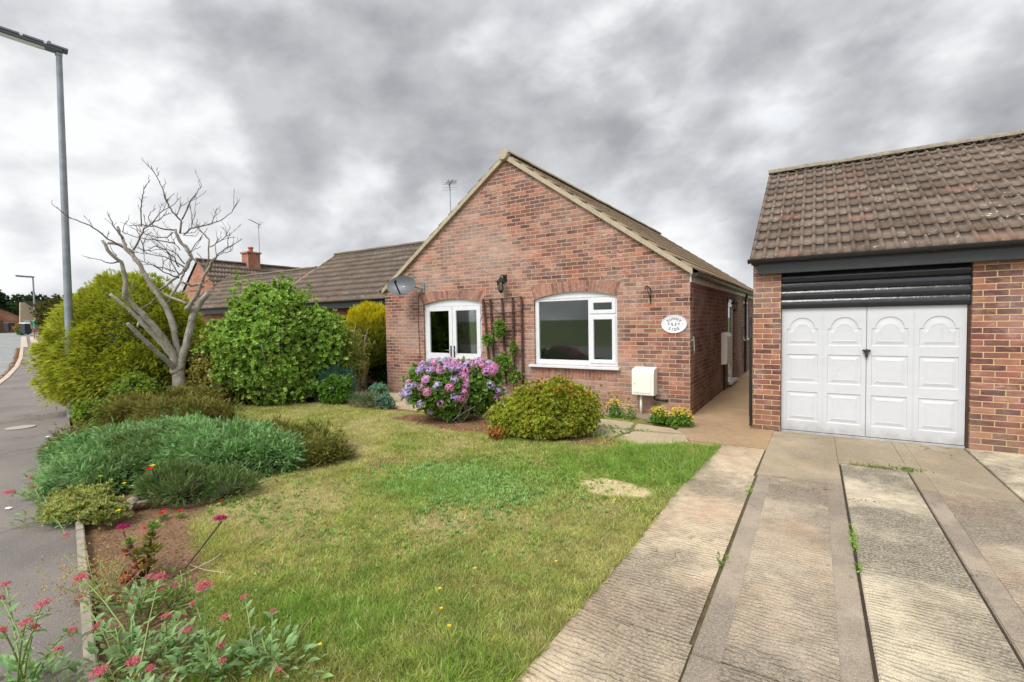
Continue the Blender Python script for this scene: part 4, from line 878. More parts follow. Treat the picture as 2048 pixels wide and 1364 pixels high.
bi = MB(); bi.tube([(-.655,-.005,2.20),(-.655,-.006,1.93)], .009, 6); bi.tube([(-.655,-.008,2.17),(-.665,-.10,2.22),(-.672,-.20,2.23),(-.675,-.24,2.20),(-.675,-.235,2.17)], .009, 6); bi.tube([(-.655,-.01,2.0),(-.66,-.08,2.07),(-.668,-.15,2.21)], .007, 6)
prop(bi.build('hanging_basket_bracket', M['rust_iron'], smooth=True), 'empty iron basket bracket right of the big window', 'bracket')
lt = MB(); lt.obox((.012,.16,1.30), (0,1,0), (0,0,1), (1,0,0), .05, .012, .012); lt.tube([(.02,.15,1.36),(.03,.15,1.30),(.035,.15,1.12),(.03,.17,1.08),(.03,.2,1.12)], .008, 6)
prop(lt.build('gate_latch', M['pipe_grey']), 'grey metal gate latch fixed round the house corner', 'latch')

# gas meter box with its pipe
gm = thing('meter_box', 'white meter box on a thin pipe low on the front wall', 'meter box', (-.73,-.1,0))
X0, X1 = -.925, -.545
mb = MB(); mb.plate([[(0,.355),(-.23,.355),(-.235,.37),(-.235,.74),(-.215,.80),(-.02,.83),(0,.83)]], (X0,0,0), (0,1,0), (0,0,1), (-1,0,0), (X1-X0)); mb.build('casing', M['cream_gate'], gm, bevel=.008)
mb = MB(); mb.box(X0+.025, X1-.05, -.243, -.234, .395, .735); dr = mb.build('door', M['cream_gate'], gm, bevel=.004)
MB().lathe([(.01,0),(.01,.01)], (X0+.05,-.243,.56), 8, (0,-1,0)).build('lock', M['pipe_grey'], dr)
MB().tube([(-.80,-.12,.36),(-.80,-.12,-.02)], .022, 10).build('pipe', M['cream_gate'], gm, smooth=True)
MB().tube([(-.575,-.1,.36),(-.575,-.1,.29),(-.55,-.05,.265),(-.44,-.03,.262),(-.38,-.03,.262),(-.37,.01,.262)], .016, 8).build('elbow_pipe', M['rust_iron'], gm, smooth=True)
# electricity meter box on the side wall
sm = thing('meter_box', 'white meter box on the side wall before the side door', 'meter box', (.1,3.5,.9))
mb = MB(); mb.plate([[(0,.62),(.10,.62),(.115,.64),(.115,1.24),(.09,1.31),(0,1.33)]], (0,3.15,0), (1,0,0), (0,0,1), (0,-1,0), .72); mb.build('casing', M['cream_gate'], sm, bevel=.006)
MB().box(.114,.122,3.2,3.82,.67,1.22).build('door', M['cream_gate'], sm, bevel=.003)
ck = MB(); ck.tube([(.012,3.5,.62),(.012,3.5,.0)], .02, 6); ck.build('conduit', M['rust_iron'], sm)

# satellite dish: sits left of the doors, facing up and left
sdh = thing('satellite_dish', 'grey satellite dish on the wall at the left end of the gable', 'satellite dish', (-5.98,-.02,2.50))
dc = Vector((-6.22,-.42,2.53)); dn = Vector((.30,-.86,.40)).normalized(); da = dn.cross(Vector((0,0,1))).normalized(); db = da.cross(dn)
mb = MB(); rings, n = 7, 32
for lay in (0, 1):
    for i in range(rings+1):
        q = i/rings
        for j in range(n):
            a = 2*PI*j/n; P_ = dc+da*(math.cos(a)*q*.36)+db*(math.sin(a)*q*.245)+dn*(.075*(q*q-1)-lay*.006); mb.v.append(tuple(P_))
for lay in (0, 1):
    k0 = lay*(rings+1)*n
    for i in range(rings):
        for j in range(n): mb.f.append((k0+i*n+j, k0+i*n+(j+1)%n, k0+(i+1)*n+(j+1)%n, k0+(i+1)*n+j))
for j in range(n): mb.f.append((rings*n+j, rings*n+(j+1)%n, (2*rings+1)*n+(j+1)%n, (2*rings+1)*n+j))
mb.build('reflector', M['dish'], sdh, smooth='auto')
mb = MB(); ft = dc+dn*.30-db*.06; mb.bar(dc-db*.21-dn*.02, ft-db*.02, .022, .03); mb.lathe([(.022,-.05),(.034,-.03),(.034,.03),(.02,.05)], ft, 12, -dn+db*.2); mb.build('feed_arm', M['black_plastic'], sdh, smooth='auto')
mb = MB(); mb.tube([dc-dn*.08, (-6.0,-.20,2.48), (-5.93,-.03,2.46)], .02, 8); mb.box(-5.98,-5.88,-.03,0,2.36,2.58); mb.build('wall_mount', M['galv'], sdh)
cb_ = MB(); cb_.tube([(-5.96,-.03,2.40),(-6.08,-.012,2.3),(-6.10,-.012,1.6),(-6.085,-.012,.9),(-6.09,-.012,.15)], .006, 5); prop(cb_.build('cable', M['black_plastic']), 'thin black cable running down the brick from the satellite dish', 'cable')

# television aerials
def aerial(name, label, base, top, yaw, s=1.0, tilt=.35, group=None):
    t = thing(name, label, 'television aerial', base); base = Vector(base); top = Vector(top)
    MB().tube([base, top], .016*s, 8).build('mast', M['galv'], t)
    d = Vector((math.cos(yaw), math.sin(yaw), tilt)).normalized(); e = d.cross(Vector((0,0,1))).normalized(); u_ = e.cross(d)
    mb = MB(); mb.bar(top-d*.12*s, top+d*.55*s, .03*s)
    mb.build('boom', M['black_plastic'], t)
    mb = MB()
    for i in range(11):
        q = top+d*(.0+.05*i)*s; L_ = .17*s if i > 1 else .23*s; mb.tube([q-e*L_, q+e*L_], .0045*s, 4)
    for k in (-.16,-.08,.08,.16): mb.tube([top-d*.1*s+u_*k*s-e*.26*s, top-d*.1*s+u_*k*s+e*.26*s], .0045*s, 4)
    mb.bar(top-d*.1*s-u_*.18*s, top-d*.1*s+u_*.18*s, .012*s)
    mb.build('elements', M['galv'], t)
aerial('television_aerial', 'aerial on a tall pole behind the left slope of the gable roof', (-7.08,2.5,2.6), (-7.12,2.5,5.62), math.radians(118), .9, .55)

# climbing rose trellis
tr = thing('trellis', 'dark brown wooden trellis on the wall between doors and window', 'trellis', (-3.72,-.05,.5))
mb = MB(); tx = [-4.20,-4.02,-3.72,-3.46,-3.25]; tilt = [.05,.03,.02,.0,.0]
for x, tl in zip(tx, tilt): mb.bar((x-tl*.0+0,-.05,2.15), (x+tl*3.2,-.05,.36), .04, .022)
mb.build('upright', M['trellis'], tr)
mb = MB()
for z, x0, x1 in ((2.13,-4.22,-3.24),(1.84,-4.17,-3.22),(1.55,-4.13,-3.22),(1.05,-3.70,-3.2),(.55,-3.9,-3.2)): mb.bar((x0,-.068,z-.02), (x1,-.068,z+.03), .03, .016)
mb.build('rail', M['trellis'], tr)
MB().bar((-4.10,-.075,2.08),(-3.74,-.075,1.80),.012).build('wire', M['black_plastic'], tr)

# ------------------------------------------------------------------ garage
GX0, GX1, GY = .985, 6.4, -.43
gar = thing('brick_garage', 'brick garage with white panelled door, black boards and lichen spotted roof', 'garage', (3, -.4, 0))
OX0, OX1 = 1.345, 3.38
gw = MB()
gw.box(GX0, OX0, GY, .0, -.1, 2.44); gw.build('front_pier', M['brick_garage'], gar, uv=True); gw = MB(); gw.box(OX1, GX1, GY, -.16, -.1, 2.44); gw.build('front_pier', M['brick_garage'], gar, uv=True)
gw = MB(); gw.box(GX0, GX0+.22, .0, 6.2, -.1, 2.44); gw.box(OX0-.1, OX1+.1, -.1, -.04, 2.22, 2.44); gw.build('side_wall', M['brick_garage'], gar, uv=True)
gl = MB(); gl.plate([[(-.43,2.44),(6.2,2.44),(2.85,4.52)]], (GX0+.0,0,0), (0,1,0), (0,0,1), (-1,0,0), .1); gl.build('gable_wall', M['brick_garage'], gar, uv=True)
pl = MB(); pl.box(GX0-.03, OX0+.0, GY-.03, GY, -.1, -.0); pl.build('plinth', M['brick_garage'], gar, uv=True)
MB().box(GX0+.22, GX1, .6, .62, 0, 2.4).build('inner_wall', M['gap'], gar)
# roof
gu = np.array([0, 3.40, 2.03]); gl_ = float(np.linalg.norm(gu))
tile_roof('roof', M['tile'], gar, (.955,-.615,2.50), (GX1+.05,-.615,2.50), gu, gl_, roll=.030, spc=10, lip=.020)
tile_roof('roof', M['tile'], gar, (GX1+.05,6.25,2.50), (.955,6.25,2.50), (0,-3.40,2.03), gl_-.05, roll=.034)
ridge_tiles('ridge', plain('mossy ridge mortar', hexc('#857b6c'), .9, var=.3, scale=9, bump=.01, bscale=40, dirt=(hexc('#4d463a')+(1,), 14, .7)), gar, (.95,2.79,4.545), (GX1+.05,2.79,4.545), .12)
vg = MB(); vg.plate([[(-.61,2.455),(2.785,4.485),(2.785,4.53),(-.61,2.505)]], (.955,0,0), (0,1,0), (0,0,1), (-1,0,0), .05); vg.build('verge', M['tile'], gar, uv=True)
rm = MB()   # mortar and moss crumbs under the ridge
for i in range(260):
    x = random.uniform(.98, 5.2); a = random.uniform(0, .10)**1.0; rr = random.uniform(.008,.022)
    y = 2.79-.11-a*.86; z = 4.545-.015-a*.51; rm.lathe([(rr*.5,-rr*.4),(rr,0),(rr*.5,rr*.5)], (x,y,z+.005), 5)
prop(rm.build('ridge_moss', plain('moss crumbs', hexc('#4a4436'), 1, var=.4, scale=30), gar), kind='stuff')
# fascia + gutter
MB().box(1.06, 6.4, -.545, -.455, 2.285, 2.425).build('fascia', M['black_board'], gar, bevel=.004)
MB().box(.97, 6.4, -.56, -.43, 2.427, 2.45).build('soffit', M['black_board'], gar)
gutter('gutter', (.935,-.615,2.495), (6.4,-.615,2.495), .055, gar, M['black_plastic'], 4)
# glossy black corrugated shutter box above the door
prf = []
z = 1.785; zt = 2.29; nb = 4; hb_ = (zt-z)/nb
for b_ in range(nb):
    for k in range(9):
        t = k/8; prf.append((-.385+.013*(1-math.sin(PI*min(1, t*1.15)))+(.010 if t > .93 else 0), z+hb_*(b_+t*.98)))
sh = MB(); k = len(sh.v)
for x in (OX0+.002, OX1-.004):
    for y, zz in prf: sh.v.append((x, y, zz))
n = len(prf)
for i in range(n-1): sh.f.append((i, i+1, n+i+1, n+i))
sh.build('shutter_panel', M['black_paint'], gar, smooth='auto')
MB().box(OX0, OX1, -.35, -.335, 1.78, 2.3).build('shutter_back', M['black_board'], gar)
# the door: four columns of three raised panels
DGX0, DGX1, DGZ0, DGZ1, dgy = 1.352, 3.352, -.0, 1.785, -.335
cw = (DGX1-DGX0-.02)/4
holes = []; fields = []
for c_ in range(4):
    x0 = DGX0+.01+c_*cw+.055; x1 = DGX0+.01+(c_+1)*cw-.055
    for z0, z1 in ((.165,.585),(.715,1.125)):
        fields.append(('r', x0, x1, z0, z1))
    fields.append(('a', x0, x1, 1.255, 1.49))
def outline(f, d):
    k_, x0, x1, z0, z1 = f
    if k_ == 'r': return [(x0+d,z0+d),(x1-d,z0+d),(x1-d,z1-d),(x0+d,z1-d)]
    R = (x1-x0)/2-.035-d; cx_ = (x0+x1)/2; pts = [(x0+d,z0+d),(x1-d,z0+d),(x1-d,z1-d)]
    for j in range(15):
        t = PI*j/14; pts.append((cx_+R*math.cos(t), z1-d*.5+max(0,R)*math.sin(t)))
    pts.append((x0+d,z1-d)); return pts
leafs = []
for half in (0, 1):
    fs = fields[half*6:(half+1)*6]; xa = DGX0 if half == 0 else (DGX0+DGX1)/2+.004; xb = (DGX0+DGX1)/2-.004 if half == 0 else DGX1
    dm = MB(); dm.plate([rect(xa, xb, DGZ0+.012, DGZ1)]+[outline(f, 0) for f in fs], (0,dgy,0), (1,0,0), (0,0,1), (0,-1,0), .0)
    for f in fs:
        rings_ = [(0,0),(.008,.009),(.026,.009),(.066,.000),(.072,.002)]
        pts = [outline(f, d) for d, y in rings_]; n = len(pts[0]); k = len(dm.v)
        for (d, y), pp in zip(rings_, pts):
            for x, z_ in pp: dm.v.append((x, dgy+y, z_))
        for i in range(len(rings_)-1):
            for j in range(n): dm.f.append((k+i*n+j, k+i*n+(j+1)%n, k+(i+1)*n+(j+1)%n, k+(i+1)*n+j))
        dm.plate([pts[-1]], (0,dgy+.002,0), (1,0,0), (0,0,1), (0,-1,0), 0)
    # folded seam between the two columns and rim
    xs_ = DGX0+.01+cw*(1+2*half); dm.box(xs_-.004, xs_+.004, dgy-.006, dgy, DGZ0+.012, DGZ1)
    dm.box(xa, xb, dgy, dgy+.03, DGZ0+.012, DGZ0+.02)
    leafs.append(dm)
gd0 = MB(); gd0.box(DGX0-.004, DGX1+.006, dgy+.03, dgy+.045, .0, DGZ1+.0); gd0.box(DGX0, DGX1+.004, dgy-.012, dgy+.03, -.02, .012); gdo = gd0.build('garage_door', M['white_paint'], gar)
for dm in leafs: dm.build('door_leaf', M['white_paint'], gdo)
hm = MB(); hxm = (DGX0+DGX1)/2; hm.obox((hxm,dgy-.03,1.195), (1,0,0), (0,0,1), (0,1,0), .045, .012, .02); hm.lathe([(.012,0),(.03,.02),(.026,.04)], (hxm,dgy,1.185), 10, (0,-1,0)); hm.obox((hxm,dgy-.028,1.15), (1,0,0), (0,0,1), (0,1,0), .018, .045, .014)
hm.build('handle', M['black_board'], gdo, bevel=.005)
MB().box(DGX1+.006, OX1, -.36, -.33, 0, 1.785).build('door_frame', M['trellis'], gar)

# iron gate folded back against the garage
gt = thing('iron_gate', 'black iron garden gate with arched top swung open against the garage', 'gate', (.94,-.4,.03))
ga, gb = Vector((.955,-.42,0)), Vector((.865,.40,0)); gd_ = (gb-ga); GL = gd_.length; gd_.normalize()
mb = MB()
def gp(s_, z): return tuple(ga+gd_*s_+Vector((0,0,z)))
mb.bar(gp(0,.04), gp(0,1.35), .03); mb.bar(gp(GL,.04), gp(GL,1.35), .03); mb.bar(gp(0,.12), gp(GL,.12), .025); mb.bar(gp(0,1.2), gp(GL,1.2), .025); mb.bar(gp(0,.7), gp(GL,.7), .025)
ap = [gp(GL*(i/12), 1.35+.32*math.sin(PI*i/12)) for i in range(13)]; mb.tube(ap, .015, 6)
for i in range(1, 8): s_ = GL*i/8; mb.bar(gp(s_,.12), gp(s_,1.35+.30*math.sin(PI*i/8)), .014)
for i in range(4):
    c0 = gp(GL*(i+.5)/4, 1.30); mb.tube([tuple(Vector(c0)+gd_*math.cos(a)*.06+Vector((0,0,math.sin(a)*.06))) for a in [2*PI*j/10 for j in range(11)]], .006, 5)
mb.build('bars', M['iron'], gt)
mb = MB(); mb.obox((.93,-.02,.42), gd_, (0,0,1), gd_.cross(Vector((0,0,1))), GL/2-.02, .29, .004); mb.build('mesh_panel', M['iron'], gt)
# ------------------------------------------------------------------ neighbouring bungalow (two roof lengths) and its gabled wing
nb_ = thing('neighbour_bungalow', 'long brown roofed brick bungalow behind the green shrub and golden conifer', 'house', (-14, 3, 0))
def shed(parent, x0, x1, y0, ye, ze, yr, zr, mat, wall=True):
    up = np.array([0, yr-ye, zr-ze]); L_ = float(np.linalg.norm(up))
    tile_roof('roof', mat, parent, (x0, ye, ze), (x1, ye, ze), up, L_, spc=5, roll=.03)
    tile_roof('roof', mat, parent, (x1, 2*yr-ye, ze), (x0, 2*yr-ye, ze), up*np.array([1,-1,1]), L_, spc=4, roll=.03)
    if wall: 
        b_ = MB(); b_.box(x0+.1, x1-.1, y0, 2*yr-y0, -.1, ze+.05)
        b_.plate([[(y0,ze+.05),(2*yr-y0,ze+.05),(yr,zr-.1)]], (x1-.1,0,0), (0,1,0), (0,0,1), (1,0,0), .1); b_.plate([[(y0,ze+.05),(2*yr-y0,ze+.05),(yr,zr-.1)]], (x0+.2,0,0), (0,1,0), (0,0,1), (1,0,0), .1)
        b_.build('wall', M['brick_orange'], parent, uv=True)
shed(nb_, -14.05, -7.75, 1.32, 1.0, 2.36, 3.95, 4.36, M['tile_far'])
shed(nb_, -20.5, -14.05, 1.32, 1.0, 2.36, 3.10, 3.78, M['tile_far'])
ridge_tiles('ridge', M['tile_far'], nb_, (-14.1,3.95,4.36), (-7.7,3.95,4.36), .11)
ridge_tiles('ridge', M['tile_far'], nb_, (-20.5,3.10,3.78), (-14.1,3.10,3.78), .11)
MB().plate([[(1.0,2.33),(3.95,4.33),(3.95,4.40),(1.0,2.40)]], (-14.1,0,0), (0,1,0), (0,0,1), (-1,0,0), .05).build('verge', M['verge'], nb_)
MB().box(-20, -7.8, 1.02, 1.06, 2.14, 2.34).build('fascia', M['black_board'], nb_)
gutter('gutter', (-20,.96,2.36), (-7.7,.96,2.36), .055, nb_, M['black_plastic'], 6)
wg = thing('gabled_house', 'orange brick gabled house with a chimney behind the bare tree', 'house', (-21.7, 6, 0))
gx, gh, gY = -21.75, 2.55, 2.5; gz1 = 4.66; gz0 = 2.35; pt_ = (gz1-gz0)/gh
b_ = MB(); b_.plate([[(gx-gh+.1,-.2),(gx+gh-.1,-.2),(gx+gh-.1,gz0),(gx,gz1-.08),(gx-gh+.1,gz0)]], (0,gY,0), (1,0,0), (0,0,1), (0,-1,0), 9); b_.build('wall', M['brick_orange'], wg, uv=True)
tile_roof('roof', M['tile_far'], wg, (gx+gh+.1, gY-.06, gz0-.1), (gx+gh+.1, gY+9.5, gz0-.1), (-gh-.1, 0, gz1-gz0+.1), math.hypot(gh+.1, gz1-gz0+.1), spc=4, roll=.035)
tile_roof('roof', M['tile_far'], wg, (gx-gh-.1, gY+9.5, gz0-.1), (gx-gh-.1, gY-.06, gz0-.1), (gh+.1, 0, gz1-gz0+.1), math.hypot(gh+.1, gz1-gz0+.1), spc=4, roll=.035)
ridge_tiles('ridge', M['tile_far'], wg, (gx,gY-.08,gz1+.01), (gx,gY+9.5,gz1+.01), .11)
ch = MB(); ch.box(gx-.28, gx+.28, 4.62, 5.22, 4.2, 5.18); ch.box(gx-.33, gx+.33, 4.57, 5.27, 5.18, 5.26); cho = ch.build('chimney', M['brick_orange'], wg, uv=True)
MB().lathe([(.11,0),(.10,.18),(.13,.20),(.12,.26)], (gx,4.92,5.26), 12).build('chimney_pot', plain('terracotta', hexc('#a5593f'), .8), cho)
aerial('television_aerial', 'tall thin aerial on the chimney of the orange gabled house', (gx+.1,5.3,4.7), (gx+.0,5.36,6.72), math.radians(205), 1.0, .5)

# far end of the street ---------------------------------------------------------
def tz(x): return float(terr(x))
def dir_at(px, py, s):   # ground position along a viewing direction, worked out once and written as numbers below
    pass
fh = thing('brick_garage_house', 'low orange brick gable end at the far left end of the street', 'house', (-78, 5.5, 1.4))
b_ = MB(); yc0 = 5.4; hw_ = 2.9; b_.plate([[(yc0-hw_,1.2),(yc0+hw_,1.2),(yc0+hw_,3.15),(yc0+.9,4.3),(yc0-1.6,4.3),(yc0-hw_,3.15)]], (-76,0,0), (0,1,0), (0,0,1), (1,0,0), 7); b_.build('wall', M['brick_orange'], fh, uv=True)
b_ = MB(); b_.add([(-75.8,yc0+hw_+.2,3.05),(-75.8,yc0+.9,4.4),(-75.8,yc0-9,4.4),(-75.8,yc0-9,3.0),(-84,yc0+hw_+.2,3.05),(-84,yc0+.9,4.4),(-84,yc0-9,4.4)], [(0,1,5,4),(1,2,6,5)])
b_.add([(-75.7,yc0+1.2,4.38),(-75.7,yc0-9,4.38),(-75.7,yc0-9,3.1),(-75.7,yc0-2.0,3.1)], [(0,1,2,3)]); b_.build('roof', M['tile_far'], fh, uv=True, fixn=False)
MB().box(-77,-76.4,4.6,5.3,4.2,5.1).build('chimney', M['brick_orange'], fh, uv=True)
ch_ = thing('cream_house', 'narrow cream gable of a house at the end of the street', 'house', (-69, 8.2, 1.4))
b_ = MB(); b_.plate([[(6.6,1.2),(8.9,1.2),(8.9,2.9),(7.1,4.5),(6.75,4.5)]], (-68.5,0,0), (0,1,0), (0,0,1), (1,0,0), .3); b_.build('wall', M['render_cream'], ch_)
b_ = MB(); b_.add([(-68.6,7.0,4.6),(-68.6,9.0,2.95),(-60,13,2.95),(-60,10.2,4.6)], [(0,1,2,3)]); b_.box(-68.4,-60,9.0,9.2,1.2,2.95); b_.build('roof', M['tile_far'], ch_, uv=True, fixn=False)
for y in (6.95,7.6): MB().box(-68.5,-68.42,y,y+.45,1.5,2.6).build('window', M['upvc'], ch_)
fn = MB()
for i in range(9): fn.box(-75.6,-75.5,2.6+i*.47,3.04+i*.47,1.3,2.72)
fn.box(-75.65,-75.6,2.6,6.8,2.5,2.62)
prop(fn.build('board_fence', M['fence_brown']), 'brown boarded fence panel in front of the far orange brick house', 'fence')
def wheelie(x, y, z, yaw, label, lid):
    t = thing('wheelie_bin', label, 'wheelie bin', (x, y, z), 'wheelie bins at the end of the street'); s = MB()
    c, s_ = math.cos(yaw), math.sin(yaw)
    def R(p): return (x+p[0]*c-p[1]*s_, y+p[0]*s_+p[1]*c, z+p[2])
    vs = [R(p) for p in [(-.24,-.24,.06),(.24,-.24,.06),(.24,.26,.06),(-.24,.26,.06),(-.29,-.36,.98),(.29,-.36,.98),(.29,.34,.98),(-.29,.34,.98)]]
    s.add(vs, [(0,3,2,1),(4,5,6,7),(0,1,5,4),(1,2,6,5),(2,3,7,6),(3,0,4,7)]); s.build('body', M['bin'], t, bevel=.02)
    l_ = MB(); vs = [R(p) for p in [(-.31,-.38,.985),(.31,-.38,.985),(.31,.38,1.03),(-.31,.38,1.03),(-.28,-.34,1.04),(.28,-.34,1.04),(.28,.34,1.09),(-.28,.34,1.09)]]
    l_.add(vs, [(0,3,2,1),(4,5,6,7),(0,1,5,4),(1,2,6,5),(2,3,7,6),(3,0,4,7)]); l_.build('lid', lid, t)
    for sx in (-.27,.27): MB().lathe([(.10,-.03),(.10,.03)], R((sx,.3,.10)), 12, (c, s_, 0)).build('wheel', M['black_plastic'], t)
wheelie(-71.2, 6.4, 1.36, 1.9, 'smaller dark wheelie bin at the far end of the street', M['bin'])
wheelie(-58.6, 4.9, 1.19, 1.9, 'dark wheelie bin with pale lid left of the person in teal', M['bin_lid'])
def skin_fig(name, label, base, yaw):
    t = thing(name, label, 'person', base)
    def skin(nm, pts, edges, mat, parent):
        me = bpy.data.meshes.new(nm); c, s_ = math.cos(yaw), math.sin(yaw)
        me.from_pydata([(p[0]*c-p[1]*s_, p[0]*s_+p[1]*c, p[2]) for p, r in pts], edges, [])
        o = link_mesh(nm, me, mat, parent); o.modifiers.new('skin', 'SKIN')
        for i, (p, r) in enumerate(pts): me.skin_vertices[0].data[i].radius = (r, r)
        sb = o.modifiers.new('sub', 'SUBSURF'); sb.levels = 1; sb.render_levels = 1
        for m2 in o.modifiers:
            if m2.type == 'SKIN': m2.use_smooth_shade = True
        return o
    P_ = [((0,0,.93),.085),((0,0,1.15),.08),((0,0,1.36),.085),((0,0,1.50),.055),((0,-.01,1.60),.075),((0,-.01,1.70),.085),
          ((.17,0,1.40),.04),((.23,.02,1.15),.040),((.22,-.08,.92),.035),((.22,-.12,.84),.035),((-.17,0,1.40),.04),((-.23,.02,1.15),.040),((-.22,.06,.92),.035),((-.22,.04,.84),.035),
          ((.09,0,.85),.06),((.10,-.10,.48),.055),((.10,-.06,.10),.045),((.10,-.17,.04),.035),((-.09,0,.85),.06),((-.10,.10,.48),.055),((-.10,.20,.12),.045),((-.10,.10,.05),.035)]
    E_ = [(0,1),(1,2),(2,3),(3,4),(4,5),(2,6),(6,7),(7,8),(8,9),(2,10),(10,11),(11,12),(12,13),(0,14),(14,15),(15,16),(16,17),(0,18),(18,19),(19,20),(20,21)]
    body = skin('body', P_, E_, M['skin'], t)
    skin('shirt', [((0,0,.92),.155),((0,0,1.15),.145),((0,0,1.38),.165),((.19,0,1.39),.075),((.24,.02,1.18),.062),((-.19,0,1.39),.075),((-.24,.02,1.18),.062)], [(0,1),(1,2),(2,3),(3,4),(2,5),(5,6)], M['teal'], t)
    skin('shorts', [((0,0,.92),.145),((.09,0,.82),.105),((.10,-.08,.56),.085),((-.09,0,.82),.105),((-.10,.08,.56),.085)], [(0,1),(1,2),(0,3),(3,4)], M['shorts'], t)
    skin('hair', [((0,.02,1.66),.075),((0,.015,1.745),.075)], [(0,1)], M['hair'], t)
    return t
skin_fig('person', 'person in a teal shirt and pale shorts walking at the end of the footpath', (-46.9,2.85,tz(-46.9)-.02), math.radians(80))

def lamp_post(name, label, base, h, arm_dir, arm_len, r0, r1, tiltx=0):
    t = thing(name, label, 'street lamp', base); b_ = Vector(base); top = b_+Vector((tiltx,0,h)); a = Vector(arm_dir).normalized()
    MB().tube([b_, b_+(top-b_)*.22, b_+(top-b_)*.221, top], [r0*1.25, r0*1.25, r0, r1], 16).build('pole', M['galv'], t, smooth='auto')
    side = a.cross(Vector((0,0,1))).normalized(); up = side.cross(a).normalized(); c = top
    h_ = MB(); n = 0
    prof = [(-.10,.03),(-.085,.07),(-.03,.095),(.03,.095),(.085,.07),(.10,.03)]
    h_.plate([[(x, z) for x, z in prof]], c-a*.12, side, up, -a, (arm_len+.12)); h_.build('lantern_housing', M['lamp_head'], t, bevel=.006)
    b2 = MB(); b2.obox(c+a*(arm_len*.45)+up*.005, a, side, up, arm_len*.5, .085, .03); b2.build('lantern_tray', M['lamp_head'], t, bevel=.008)
    l_ = MB(); l_.obox(c+a*(arm_len*.58)-up*.03, a, side, up, arm_len*.40, .065, .012); l_.build('lens', M['lens'], t, bevel=.01)
    MB().tube([c-up*.08, c+up*.02], r1*1.2, 14).build('collar', M['galv'], t)
    MB().lathe([(.04,.0),(.035,.03),(.012,.045)], c+a*.14+up*.095, 12, up).build('photocell', M['galv'], t)
    cl = MB()
    for q in (.18,.48): cl.obox(c+a*q+side*-.092+up*.045, a, side, up, .02, .008, .02); 
    cl.build('clip', M['lens'], t)
lamp_post('street_lamp', 'tall grey street lamp rising out of the golden conifer hedge', (-10.24,-5.16,-.02), 6.72, (-.21,-.98,.07), 1.0, .064, .044, .35)
lamp_post('street_lamp', 'small distant street lamp above the far trees', (-51.9,4.0,tz(-51.9)), 4.85, (-.25,-.97,.06), 1.0, .07, .05)
mh = MB(); mh.lathe([(.19,-.004),(.19,.004),(.17,.006)], (-9.72,-5.98,.0), 28); prop(mh.build('inspection_cover', M['stone_cover']), 'round pale inspection cover set in the footpath', 'cover')
for (x, y, s_, lb) in ((-4.62,-7.15,.032,'largest scrap of white litter on the footpath'),(-4.2,-7.32,.018,'tiny white scrap on the footpath below the larger one'),(-8.3,-5.98,.03,'white scrap on the footpath near the inspection cover'),(-8.6,-5.6,.02,'tiny white scrap on the footpath near the dark junipers')):
    mb = MB(); mb.obox((x,y,.004), (1,.3,0), (-.3,1,.1), (0,0,1), s_*.9, s_*.45, .002); prop(mb.build('litter_scrap', M['paper']), lb, 'litter', 'white scraps of litter on the footpath')

# ------------------------------------------------------------------ vegetation kit
def frames(D, rnd=True, upref=None, n=None):
    D = D/np.maximum(np.linalg.norm(D, axis=1, keepdims=True), 1e-9)
    ref = np.tile([0., 0., 1.], (len(D), 1)); par = np.abs(D[:, 2]) > .97; ref[par] = [1, 0, 0]
    X = np.cross(D, ref); X /= np.linalg.norm(X, axis=1, keepdims=True); Z = np.cross(X, D)
    if rnd is not False:
        a = RNG.uniform(-1, 1, len(D))*(PI if rnd is True else rnd); c, s_ = np.cos(a)[:, None], np.sin(a)[:, None]
        X, Z = X*c+Z*s_, Z*c-X*s_
    return X, D, Z
def scatter(name, mat, parent, tmpl, P, D, S, cA, cB, roll=True, kind=None, sx=None):
    tv, tf, tc = tmpl; n = len(P); k = len(tv); X, Y, Z = frames(np.asarray(D, float), roll)
    S = np.broadcast_to(np.asarray(S, float), (n,)); w = S if sx is None else S*sx
    V = P[:, None, :]+(X*w[:, None])[:, None, :]*tv[None, :, 0:1]+(Y*S[:, None])[:, None, :]*tv[None, :, 1:2]+(Z*S[:, None])[:, None, :]*tv[None, :, 2:3]
    F = (np.arange(n)*k)[:, None, None]+tf[None]
    cA = np.broadcast_to(np.asarray(cA, float), (n, 3)); cB = np.broadcast_to(np.asarray(cB, float), (n, 3))
    C = cA[:, None, :]*(1-tc[None, :, None])+cB[:, None, :]*tc[None, :, None]
    o = np_mesh(name, V.reshape(-1, 3), F.reshape(-1, 3), mat, parent, C.reshape(-1, 3))
    if kind: o['kind'] = kind
    return o
def T_(v, f, c): return (np.array(v, float), np.array(f, int), np.array(c, float))
def merge(ts):
    V = []; F = []; C = []; k = 0
    for v, f, c in ts: V.append(v); F.append(f+k); C.append(c); k += len(v)
    return np.concatenate(V), np.concatenate(F), np.concatenate(C)
def xf(t, rot=(0,0,0), off=(0,0,0), s=1, cm=None):
    R_ = np.array(Matrix.Rotation(rot[2], 3, 'Z') @ Matrix.Rotation(rot[1], 3, 'Y') @ Matrix.Rotation(rot[0], 3, 'X'))
    v, f, c = t; return (v*s) @ R_.T+np.array(off), f, (c if cm is None else np.clip(c+cm, 0, 1))
LEAF = T_([(0,0,0),(-.26,.42,.07),(0,1,-.10),(.26,.42,.07)], [(0,3,2),(0,2,1)], [0,.4,1,.4])
BLEAF = T_([(0,0,0),(-.36,.25,.06),(-.30,.62,.05),(0,1,-.14),(.30,.62,.05),(.36,.25,.06),(0,.5,-.02)], [(0,6,1),(1,6,2),(2,6,3),(3,6,4),(4,6,5),(5,6,0)], [.2,.3,.5,1,.5,.3,.4])
